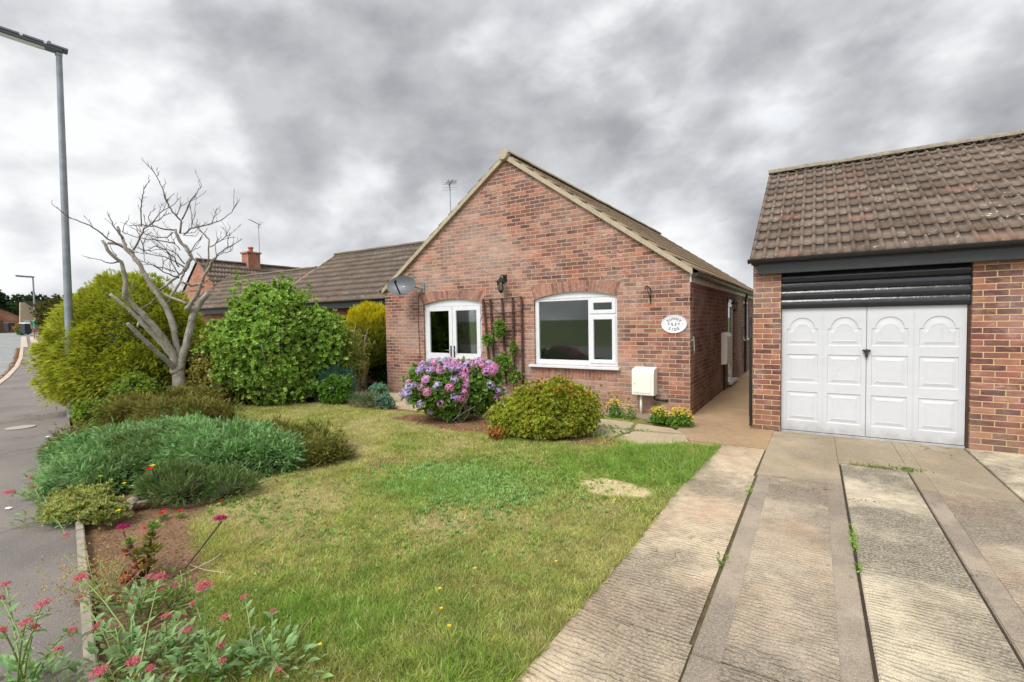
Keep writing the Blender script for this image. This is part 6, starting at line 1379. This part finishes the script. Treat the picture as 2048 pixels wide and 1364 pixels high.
# ------------------------------------------------------------------ flower bed by the footpath
def valerian(base, heads, label, lean=0):
    t = thing('red_valerian', label, 'flowering plant', (*base, 0), 'pink valerian plants in the footpath bed'); st = []; LP = []; LD = []; hs = []
    for hp, hr in heads:
        hp = Vector(hp); hr = max(hr, .016); b_ = Vector((base[0]+random.uniform(-.06,.06), base[1]+random.uniform(-.05,.05), .0)); mid = b_.lerp(hp, .55)+Vector((0,0,.06)); pts = [b_, b_.lerp(mid,.5)+Vector((0,0,.03)), mid, mid.lerp(hp,.6)+Vector((0,0,.01)), hp]; st.append(pts)
        for q in (.15,.32,.5,.68,.82):
            i = q*4; a = int(i); p = pts[a].lerp(pts[a+1], i-a); d = (pts[a+1]-pts[a]).normalized(); sd_ = d.orthogonal().normalized(); ang = random.uniform(0, PI)
            for s_ in (0, PI):
                dd = (Matrix.Rotation(ang+s_, 3, d) @ sd_)+d*.6; LP.append(p); LD.append(dd)
        hs.append((hp, hr))
    for i in range(120):
        a = random.uniform(0, 2*PI); q_ = random.uniform(0,.3); LP.append(Vector((base[0]+math.cos(a)*q_, base[1]+math.sin(a)*q_*.7, random.uniform(.01,.16)*(1-q_*2)))); LD.append(Vector((math.cos(a), math.sin(a), random.uniform(.2,1.2))))
    stems(t, st, [.0045,.0025], M['stem_green'])
    P = np.array([tuple(p) for p in LP]); D = np.array([tuple(d) for d in LD]); scatter('leaves', M['leaf'], t, BLEAF, P, D, RNG.uniform(.032,.066,len(P)), cvar('#5e8248',len(P),.12), cvar('#98b67c',len(P),.12), roll=.3, sx=.62)
    nd_ = 60; PD = np.array([base[0],base[1],.0])+RNG.normal(0,1,(nd_,3))*np.array([.16,.12,0]); PD[:, 2] = RNG.uniform(0,.05,nd_); scatter('dry_stalks', M['leaf'], t, BLADE, PD, RNG.normal(0,1,(nd_,3))*np.array([1,1,.5])+np.array([0,0,.5]), RNG.uniform(.06,.18,nd_), cvar('#8a7350',nd_), cvar('#bfa678',nd_), sx=.03)
    for hp, hr in hs:
        n = int(70+2200*hr); u = unit(n); u[:, 2] = np.abs(u[:, 2])*.8; P = np.array(hp)+u*hr*np.array([1,1,.75])*RNG.uniform(.1,1.1,(n,1))**.6; 
        scatter('flower_head', M['petal'], t, CL_F, P, u+np.array([0,0,.3])+RNG.normal(0,.3,u.shape), max(.005, hr*.17), cvar('#c04462',n,.2), cvar('#ee8ca6',n,.15))
        nb2 = 10; P = np.array(hp)-np.array([0,0,hr*.8])+unit(nb2)*hr*.9; scatter('buds', M['leaf'], t, CL_F, P, unit(nb2), .010, cvar('#8a7a3a',nb2), cvar('#b59a60',nb2))
CL_F = make_cluster(LEAF, 4, 1.1, 12)
M['stem_green'] = plain('green stem', hexc('#7a8a4c'), .7, var=.15)
VL = ['pink valerian leaning out over the footpath at the bottom left','pink valerian seedlings rooted along the inside of the edging','pink valerian with the largest low flower heads at the bottom edge','tall pink valerian standing between bed and lawn','small faded valerian at the edge of the lawn','faded valerian sprawling onto the footpath beyond the juniper']
for (b_, hs_), lb in zip(VAL, VL): valerian((b_[0], b_[1]) if len(b_) == 2 else b_[:2], hs_, lb)
valerian((-1.55,-7.22), [((-1.62,-7.15,.17),.03),((-1.42,-7.1,.15),.022),((-1.7,-7.3,.12),.02),((-1.35,-7.2,.2),.026)], 'low bushy valerian in the soil between edging and sedum')
valerian((-.95,-7.35), [((-1.02,-7.3,.2),.03),((-.85,-7.28,.18),.024),((-1.1,-7.2,.12),.02)], 'leafy valerian in the middle of the bed near the bottom edge')
# dry yellow seed stems beside the edging
t = thing('dry_seed_stems', 'pale dry seed stems of spent valerian leaning over the edging', 'plant', (-1.9,-7.4,0)); n = 420
P = np.array([-1.95,-7.32,.0])+RNG.normal(0,1,(n,3))*np.array([.22,.10,.06])+np.array([0,0,.14]); P[:, 2] = np.abs(P[:, 2]); scatter('seed_heads', M['leaf'], t, CL_F, P, unit(n), .014, cvar('#9a8a4a',n), cvar('#bfa86a',n))
stems(t, [bend((-1.85,-7.28,0), (-1.95+random.gauss(0,.2),-7.32+random.gauss(0,.1),random.uniform(.1,.26)), .03) for i in range(22)], .0025, M['stem_green'])
# sedum / succulent with crimson flower heads
se = thing('sedum', 'red and green fleshy leaved sedum with crimson flower heads in bare soil', 'flowering plant', (-2.0,-7.0,0))
SL = T_([(0,0,0),(-.34,.4,.10),(-.28,.85,.10),(0,1,.02),(.28,.85,.10),(.34,.4,.10),(0,.5,-.03)], [(0,6,1),(1,6,2),(2,6,3),(3,6,4),(4,6,5),(5,6,0)], [0,.2,.5,1,.5,.2,.2])
ROS = merge([(( SL[0]*(1-.07*i)) @ np.array(Matrix.Rotation(i*2.4, 3, 'Y') @ Matrix.Rotation(1.25-.09*i, 3, 'X')).T+np.array([0,.06*i,0]), SL[1], SL[2]) for i in range(11)])
ros = [((-2.0,-6.98,.31),.052,0),((-1.99,-7.0,.24),.056,1),((-2.0,-7.02,.16),.06,1),((-2.13,-7.06,.21),.048,0),((-2.06,-7.05,.14),.055,1),((-1.94,-7.0,.18),.055,1),((-2.02,-7.06,.08),.05,2),((-2.2,-7.05,.13),.045,2),((-1.93,-7.03,.10),.05,1),((-2.02,-7.12,.03),.05,2)]
cA_ = ['#476a24','#5c5a26','#7a3a2a']; cB_ = ['#8a9a3c','#96853c','#a04c3a']
for p, s_, c_ in ros: scatter('leaf_rosette', M['leaf'], se, ROS, np.array([p]), np.array([[random.uniform(-.3,.3),random.uniform(-.4,.1),1.]]), s_*1.45, cvar(cA_[c_],1), cvar(cB_[c_],1))
stems(se, [bend((-2.02,-7.03,0), p, .02) for p, s_, c_ in ros]+[bend((-2.02,-7.03,0), (-2.28,-7.05,.26), .02), bend((-1.85,-6.9,.0), (-1.92,-6.58,.24), .02)], .006, M['trellis'])
for p, r_, ca, cb in (((-2.29,-7.05,.29),.036,'#8f1f55','#c23a7c'),((-1.90,-6.60,.27),.042,'#9a2258','#cc4484'),((-2.12,-6.98,.30),.022,'#b5485a','#d98088'),((-1.97,-7.16,.07),.03,'#c94a42','#e0685a')):
    u = unit(110); u[:, 2] = np.abs(u[:, 2])*.7; scatter('flower_head', M['petal'], se, CL_F, np.array(p)+u*r_*(RNG.random((110,1))**.5)*np.array([1.15,1,.7]), u+np.array([0,0,.3]), .013, cvar(ca,110), cvar(cb,110))
# poppy and its feathery leaves
pp = shrub('californian_poppy', 'feathery grey green plant with one red and yellow poppy', 'flowering plant', (-3.5,-6.35,0), [(-3.45,-6.22,.12,.42,.26,.17,.4),(-3.15,-5.95,.08,.32,.22,.13,.4)], 30, .1, 2600, SPRAY2, .065, '#56703c', '#8a9e62', mat=M['needle'], cs=.6)
def poppy(parent, p, r_, c0, c1, nm='flower'):
    a = np.arange(5)*2*PI/5; D = np.stack([np.cos(a), np.sin(a), np.full(5,.55)], -1); scatter(nm, M['petal'], parent, BLEAF, np.array([p]*5), D, r_, cvar(c0,5,.05,.02), cvar(c1,5,.05,.02), roll=.2, sx=1.3)
poppy(pp, (-3.52,-6.42,.335), .042, '#c81410', '#de2018', 'red_flower'); poppy(pp, (-3.53,-6.40,.36), .03, '#e8b010', '#f2d020', 'yellow_flower')
stems(pp, [bend((-3.5,-6.35,0), (-3.52,-6.42,.33), .02)]+[bend((-3.5+random.uniform(-.3,.3),-6.3,0), (-3.45+random.uniform(-.4,.4),-6.2+random.uniform(-.2,.2),random.uniform(.25,.36)), .03) for i in range(14)], .0028, M['stem_green'])
vg_ = shrub('variegated_plant', 'low cream variegated plant with yellow daisies spilling over the edging', 'flowering plant', (-3.85,-6.85,0), [(-3.85,-6.86,.07,.42,.24,.11,-.25),(-3.4,-6.82,.06,.2,.14,.09)], 26, .07, 1200, CL_L, .034, '#5f7c30', '#b9b870', doc=False, kp=.2)
for p in ((-4.15,-6.6,.22),(-3.35,-6.83,.15),(-3.2,-6.78,.13),(-3.75,-6.55,.2),(-3.7,-6.5,.17)): poppy(vg_, p, .024, '#e6b410', '#f4dc2a', 'daisy')
stems(vg_, [bend((-4.0,-6.7,0),(-4.15,-6.6,.21),.02),bend((-3.35,-6.8,0),(-3.35,-6.83,.14),.01)], .003, M['stem_green'])
for x, y, r_, lb in ((-3.05,-6.52,.038,'bright red low bloom in bare soil nearest the crimson flower'),(-2.95,-6.42,.03,'small red bloom right of the brighter red one'),(-2.9,-6.1,.022,'tiny red bloom beneath the junipers'),(-3.5,-6.75,.02,'tiny red bloom beside the variegated plant')):
    t = thing('red_bedding_flower', lb, 'flower', (x, y, 0), 'red blooms low in the bed'); poppy(t, (x, y, .05), r_, '#b81a18', '#d83028', 'petals'); scatter('leaves', M['leaf'], t, BLEAF, np.array([(x,y,.01)]*5), np.stack([np.cos(np.arange(5)*1.25), np.sin(np.arange(5)*1.25), np.full(5,.3)], -1), .05, cvar('#54702c',5), cvar('#86a045',5))
dw = MB(); base_ = Vector((-3.55,-6.55,.05))
dw.lathe([(.02,-.05),(.055,-.02),(.06,.02),(.04,.05),(.01,.07)], base_, 9)
for i in range(12):
    a = random.uniform(0, 2*PI); e = base_+Vector((math.cos(a)*random.uniform(.1,.24), math.sin(a)*random.uniform(.08,.15), random.uniform(-.03,.05))); dw.tube(bend(base_, e, .03, 4), [.018,.014,.010,.007,.004], 6)
prop(dw.build('old_root', M['driftwood'], smooth=True, fixn=False), 'weathered grey root lying in the bed by the variegated plant', 'root')
tw = MB(); tw.tube([(-1.88,-6.62,.02),(-1.75,-6.72,.06),(-1.72,-6.98,.05)], .005, 5); tw.tube(bend((-1.95,-6.82,.03),(-1.55,-6.75,.03),.03), .003, 4)
prop(tw.build('dry_stalk', M['verge']), 'long dry stalk lying on the soil right of the sedum', 'stalk')
ls = thing('leafy_weed', 'green leafy weed with curling stems right of the sedum', 'weed', (-1.55,-7.12,0)); n = 120
P = np.array([-1.5,-7.08,.07])+RNG.normal(0,1,(n,3))*np.array([.12,.10,.035]); P[:, 2] = np.abs(P[:, 2]); scatter('leaves', M['leaf'], ls, LEAF, P, unit(n)+np.array([0,0,.6]), RNG.uniform(.03,.055,n), cvar('#5b7a30',n), cvar('#8fa84a',n)); stems(ls, [bend((-1.5,-7.1,0),(-1.5+random.gauss(0,.12),-7.05+random.gauss(0,.1),random.uniform(.05,.14)),.04) for i in range(14)], .003, M['stem_green'])

# soil clutter: straw, chips and pebbles (uncountable)
n = 5200; X = RNG.uniform(-4.4,-.2,n); Y = yard(X)+RNG.random(n)*1.3+.06; ok = bed_mask(X, Y) > .4; X, Y = X[ok], Y[ok]; n = len(X)
P = np.stack([X, Y, garden_z(X, Y)+.004], -1); D = np.stack([RNG.normal(0,1,n),RNG.normal(0,1,n),RNG.normal(0,.12,n)], -1); mixc = RNG.random(n)[:, None]
scatter('bed_litter', M['leaf'], None, LEAF, P, D, RNG.uniform(.008,.032,n), np.array(hexc('#8f6f50'))*mixc+np.array(hexc('#5a4434'))*(1-mixc), np.array(hexc('#b59c78'))*mixc+np.array(hexc('#6b5240'))*(1-mixc), sx=.6, kind='stuff')
n = 3000; X = RNG.uniform(-7.4,-.3,n); Y = RNG.uniform(-3.1,-1.4,n); ok = mulch_mask(X, Y) > .35; X, Y = X[ok], Y[ok]; n = len(X)
P = np.stack([X, Y, garden_z(X, Y)+.005], -1); D = np.stack([RNG.normal(0,1,n),RNG.normal(0,1,n),RNG.normal(0,.2,n)], -1)
scatter('bark_mulch', M['leaf'], None, LEAF, P, D, RNG.uniform(.02,.045,n), cvar('#6f4c36',n), cvar('#a07a58',n), kind='stuff')

# ------------------------------------------------------------------ lawn
def grass_layer(name, n, box, hgt, wid, dens=None):
    X = RNG.uniform(box[0], box[1], n); Y = RNG.uniform(box[2], box[3], n)
    t = turf_tone(X, Y); p = np.clip(.30+1.0*t, 0, 1)*(1-bed_mask(X, Y))*(1-.96*mulch_mask(X, Y))
    path_e = np.where(X > -.6, np.interp(X, [-.6,-.05,.25,.66], [-2.02,-2.2,-1.80,-1.74]), np.interp(X, [-9,-8.1,-7.1,-5.9,-.6], [-3.6,-2.75,-2.0,-1.78,-1.9]))
    ok = (RNG.random(n) < p) & (Y < path_e+(fbm(X*6,Y*6,3)-.5)*.12) & (Y > yard(X)+.10) & (X < np.interp(Y, [-9.6,-5,-3.5,-1.7], [.50,.64,.645,.74])+(fbm(X*0+Y*5, Y*7, 6)-.35)*.10) & (X > -8.6)
    if dens is not None: ok &= RNG.random(n) < dens(X, Y)
    X, Y, t = X[ok], Y[ok], t[ok]; n = len(X)
    clump = fbm(X*14, Y*14, 90); h = hgt*(.55+.7*t+.5*(clump-.5))*RNG.uniform(.6,1.35,n)
    D = np.stack([RNG.normal(0,.55,n)+(fbm(X*5, Y*5, 12)-.5)*1.2, RNG.normal(0,.55,n)+(fbm(X*5, Y*5, 13)-.5)*1.2, np.full(n, .62)], -1)
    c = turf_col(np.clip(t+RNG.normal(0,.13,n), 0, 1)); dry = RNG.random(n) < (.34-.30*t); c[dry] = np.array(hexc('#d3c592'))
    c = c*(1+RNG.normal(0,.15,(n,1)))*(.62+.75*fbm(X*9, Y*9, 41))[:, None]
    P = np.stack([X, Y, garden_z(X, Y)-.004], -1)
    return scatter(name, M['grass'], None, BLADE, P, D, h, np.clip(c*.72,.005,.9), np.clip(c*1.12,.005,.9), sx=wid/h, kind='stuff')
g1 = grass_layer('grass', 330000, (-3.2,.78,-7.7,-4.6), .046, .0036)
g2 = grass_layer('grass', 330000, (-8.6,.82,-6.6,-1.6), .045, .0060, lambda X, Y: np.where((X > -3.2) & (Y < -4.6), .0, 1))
# lush longer fringe along the drive and the path end
def near_edge(X, Y): return np.clip(1-(.7-X)/.10, 0, 1)*.9+np.exp(-(((X-.15)/.55)**2+((Y+2.35)/.42)**2))*.9
g4 = grass_layer('tall_tufts', 160000, (-4.5,.70,-7.7,-2.2), .075, .0042, lambda X, Y: np.clip((fbm(X*3.2, Y*3.2, 71)-.60)*7, 0, .9))
g3 = grass_layer('long_grass', 90000, (-1.6,.80,-7.9,-1.7), .085, .0048, near_edge)
# drift of dead leaves along the kerb foot
n = 1500; X = RNG.uniform(-38,-17.4,n); Y = kerb_y(X)-.14-np.abs(RNG.normal(0,.07,n)); P = np.stack([X, Y, terr(X)-.085], -1)
o = scatter('kerbside_leaf_litter', M['leaf'], None, LEAF, P, RNG.normal(0,1,(n,3))*np.array([1,1,.15]), RNG.uniform(.04,.09,n), cvar('#7a5236',n), cvar('#ab7c54',n), kind='stuff')
# weed / clover patches
n = 2600; X = RNG.normal(-1.35,.42,n); Y = RNG.normal(-4.55,.26,n); P = np.stack([X, Y, garden_z(X, Y)+.008], -1)
scatter('clover_patch', M['leaf'], None, make_cluster(LEAF, 6, 1.15, 33), P, np.tile([0,0,1.], (n,1))+RNG.normal(0,.3,(n,3)), RNG.uniform(.026,.052,n), cvar('#5c8440',n,.18), cvar('#8fb468',n,.18), kind='stuff')
wl = []
for cx, cy, rx, ry, k in ((-1.75,-4.75,.55,.40,900),(-.9,-4.35,.62,.36,900),(-1.3,-3.6,.55,.22,250),(-.6,-3.9,.4,.2,200),(-2.6,-6.0,.5,.3,120),(-2.95,-5.3,.4,.2,60),(-.5,-6.0,.8,.6,260),(-1.4,-5.9,.7,.4,200),(-.2,-5.0,.5,.6,140),(.35,-2.6,.25,.3,60),(-1.0,-6.6,.5,.25,160),(-1.3,-5.2,1.4,.9,220)):
    wl.append(np.stack([RNG.normal(cx, rx*.6, k), RNG.normal(cy, ry*.6, k)], -1))
W_ = np.concatenate(wl); W_ = W_[(W_[:, 0] < .6) & (bed_mask(W_[:, 0], W_[:, 1]) < .4) & (W_[:, 1] > yard(W_[:, 0])+.2)]; n = len(W_)
P = np.stack([W_[:, 0], W_[:, 1], garden_z(W_[:, 0], W_[:, 1])+.006], -1)
scatter('lawn_weeds', M['leaf'], None, make_cluster(LEAF, 6, 1.25, 31), P, np.tile([0,0,1.], (n,1))+RNG.normal(0,.25,(n,3)), RNG.uniform(.016,.040,n), cvar('#68883c',n,.18), cvar('#98b25c',n,.18), kind='stuff')
n = 150; X = RNG.uniform(-2.6,.5,n); Y = RNG.uniform(-7.0,-3.0,n); ok = (bed_mask(X,Y) < .3); X, Y = X[ok], Y[ok]; n = len(X)
P = np.stack([X, Y, garden_z(X, Y)+.004], -1); DR = T_([(0,0,0),(-.10,.3,.10),(-.06,.42,.10),(-.14,.7,.10),(0,1,.02),(.14,.7,.10),(.06,.42,.10),(.10,.3,.10)], [(0,7,1),(1,7,6),(1,6,2),(2,6,5),(2,5,3),(3,5,4)], [0,.3,.3,.7,1,.7,.3,.3])
scatter('dandelion_rosettes', M['leaf'], None, make_cluster(DR, 8, 1.32, 35), P, np.tile([0,0,1.], (n,1))+RNG.normal(0,.12,(n,3)), RNG.uniform(.035,.075,n), cvar('#5f7f36',n,.15), cvar('#8aa552',n,.15), kind='stuff')
bc = [(-.02,-6.35),(-.16,-6.2),(.12,-6.45),(-.35,-6.9),(.3,-5.55),(-.12,-5.9),(-4.9,-3.2),(-4.4,-2.9),(-5.6,-2.6),(-5.1,-2.4),(-3.9,-3.3),(-6.2,-2.9),(-3.6,-3.6),(-4.2,-3.8),(-5.8,-3.3),(-5.2,-2.1),(-4.7,-2.3),(-3.3,-3.9),(-6.6,-2.4),(-4.0,-2.6),(.25,-4.3),(-5.45,-2.95),(-6.0,-2.2),(-5.0,-3.7),(-3.0,-3.3)]
bme = None
for x, y in bc:
    t = thing('buttercup', 'tiny yellow buttercup flower in the lawn', 'flower', (x, y, 0), 'yellow buttercups dotted over the lawn')
    if bme is None:
        o = scatter('petals', M['petal'], None, BLEAF, np.array([(0,0,.055)]*6), np.stack([np.cos(np.arange(6)*PI/3), np.sin(np.arange(6)*PI/3), np.full(6,.5)], -1), .013, cvar('#e8b818',6,.03), cvar('#f6de30',6,.03), roll=.1, sx=1.3); bme = o.data; bpy.data.objects.remove(o)
        s_ = MB(); s_.tube([(0,0,-.01),(.003,.002,.055)], .0012, 4); sme_o = s_.build('stem', M['stem_green'], None); sme = sme_o.data; bpy.data.objects.remove(sme_o)
    for nm, me in (('petals', bme), ('stem', sme)): o = bpy.data.objects.new(nm, me); COL.objects.link(o); o.parent = t
# weeds in the drive joints
def joint_weed(x, y, n, r_, h, label, ca='#5f8a2a', cb='#98b845', tm=None):
    t = thing('drive_weed', label, 'weed', (x, y, 0)); P = np.array([x,y,.0])+RNG.normal(0,1,(n,3))*np.array([r_[0],r_[1],0]); P[:, 2] = RNG.uniform(0,h,n)
    scatter('leaves', M['leaf'], t, tm or LEAF, P, unit(n)*np.array([1,1,.4])+np.array([0,0,.5]), RNG.uniform(.02,.04,n), cvar(ca,n), cvar(cb,n))
joint_weed(2.01,-4.12,46,(.012,.13),.04,'yellow green weed growing along the dark joint of the pale strip')
joint_weed(2.01,-4.55,14,(.01,.04),.03,'smaller weed nearer the camera in the same dark joint')
joint_weed(1.235,-4.9,18,(.02,.05),.03,'weed in the left joint beside the near lawn','#5a7a3a','#86a060')
joint_weed(1.24,-3.3,16,(.015,.08),.04,'little weed high up the left joint')
joint_weed(2.62,-1.83,70,(.07,.035),.02,'flat green weed at the far right corner of the pale strip','#4f6a2c','#73903c')
t = thing('grass_tuft', 'grass tuft growing across the top of the pale strip', 'grass', (2.3,-1.85,0)); n = 180
P = np.stack([RNG.uniform(2.10,2.5,n), RNG.normal(-1.855,.02,n), np.zeros(n)], -1); scatter('blades', M['grass'], t, BLADE, P, np.stack([RNG.normal(0,.8,n),RNG.normal(0,.6,n),np.full(n,.6)],-1), RNG.uniform(.03,.08,n), cvar('#6d7a3c',n), cvar('#97a050',n), sx=.07)
joint_weed(-.55,-1.38,60,(.16,.03),.03,'green weeds in the gaps between the paving slabs','#4a7a2a','#7aa840')
t = thing('nettle_weed', 'upright leafy weed beside the paving slabs in front of the golden bush', 'weed', (-.72,-2.05,0)); n = 90
P = np.array([-.7,-2.02,0])+RNG.normal(0,1,(n,3))*np.array([.14,.10,0]); P[:, 2] = RNG.uniform(.02,.16,n); scatter('leaves', M['leaf'], t, LEAF, P, unit(n)+np.array([0,0,.7]), .045, cvar('#3f6a24',n), cvar('#6c9a38',n))
for x, y, lb in ((1.86,-2.95,'rusty dry leaf scraps where the smooth strip meets the dark joint'),(2.12,-3.1,'brown leaf on the pale concrete strip')):
    P = np.array([x,y,.006])+RNG.normal(0,1,(9,3))*np.array([.06,.02,0]); o = scatter('dead_leaves', M['leaf'], None, LEAF, P, RNG.normal(0,1,(9,3))*np.array([1,1,.1]), .022, cvar('#7a4a2a',9), cvar('#a8683c',9)); prop(o, lb, 'dead leaves')

# ------------------------------------------------------------------ far trees
def far_tree(name, label, x, y, E, npts, size, ca, cb, trunk_h, lr=.6):
    z0 = tz(x); t = thing(name, label, 'tree', (x, y, z0), 'trees beyond the end of the street'); E = [(x+e[0], y+e[1], z0+e[2], e[3], e[4], e[5]) for e in E]; P, N = crown(E, 60, lr, npts, z0+.2, .4, .6)
    scatter('crown', M['leaf'], t, CL_L, P, N+RNG.normal(0,.4,P.shape), size, cvar(ca,len(P)), cvar(cb,len(P))); MB().tube([(x,y,z0-.1),(x,y,z0+trunk_h)], [.2,.12], 8).build('trunk', M['bark'], t)
    core('shade_core', t, E, M['inner_green'], .72)
far_tree('dark_pine', 'tall dark conifer above the low brick gable', -96,10.5, [(0,0,2.6,1.1,1.1,2.6),(0,0,3.8,.6,.6,2.0)], 900, .35, '#1f3020', '#33492c', 2, .5)
far_tree('dark_broadleaf_tree', 'dark rounded tree behind the cream house', -95,13.2, [(0,0,3.0,2.2,2.4,2.3),(0,2.4,2.6,1.6,2,1.9)], 1400, .35, '#273a22', '#405632', 2)
far_tree('bronze_tree', 'bronze green spreading tree left of the golden conifer hedge', -42.6,3.0, [(0,0,1.9,1.0,1.15,1.0),(0,1.1,2.3,1.0,1.2,1.0),(.3,2.0,2.6,1,1.2,1.0)], 2600, .16, '#3c3c1e', '#6a6a30', 1.5, .35)
far_tree('green_tree', 'green tree rising behind the hedge near the lamp pole', -38,4.3, [(0,0,2.6,1.0,1.2,1.3)], 900, .18, '#3a5630', '#5f7c48', 1.5, .4)
for x, y, e_, ca, cb, lb in ((-60.3,5.1,.5,'#4a6a2a','#7a9440','low green garden shrub between the two wheelie bins'),(-57,5.6,.5,'#3f6a2c','#64904a','green shrub directly behind the person in teal'),(-66,6.1,.4,'#9a5548','#c07a64','reddish flowering bush between the wheelie bins')):
    z0 = tz(x); shrub('garden_shrub', lb, 'shrub', (x,y,z0), [(x,y,z0+.35,e_,e_,.5)], 14, .2, 260, CL_L, .12, ca, cb, zmin=z0, cs=.7)
far_hedge = shrub('field_hedge', 'long dark hedge closing the view far behind the gardens', 'hedge', (-60,30,1.3), [(-60,24,1.6,1.2,14,1.3)], 60, .5, 900, CL_L, .4, '#2c4020', '#4a6030', zmin=.5)
# across the road behind the camera, seen only as a dim reflection in the glass
for o in list(scene.objects):
    if o.type == 'EMPTY' and not o.children: bpy.data.objects.remove(o)
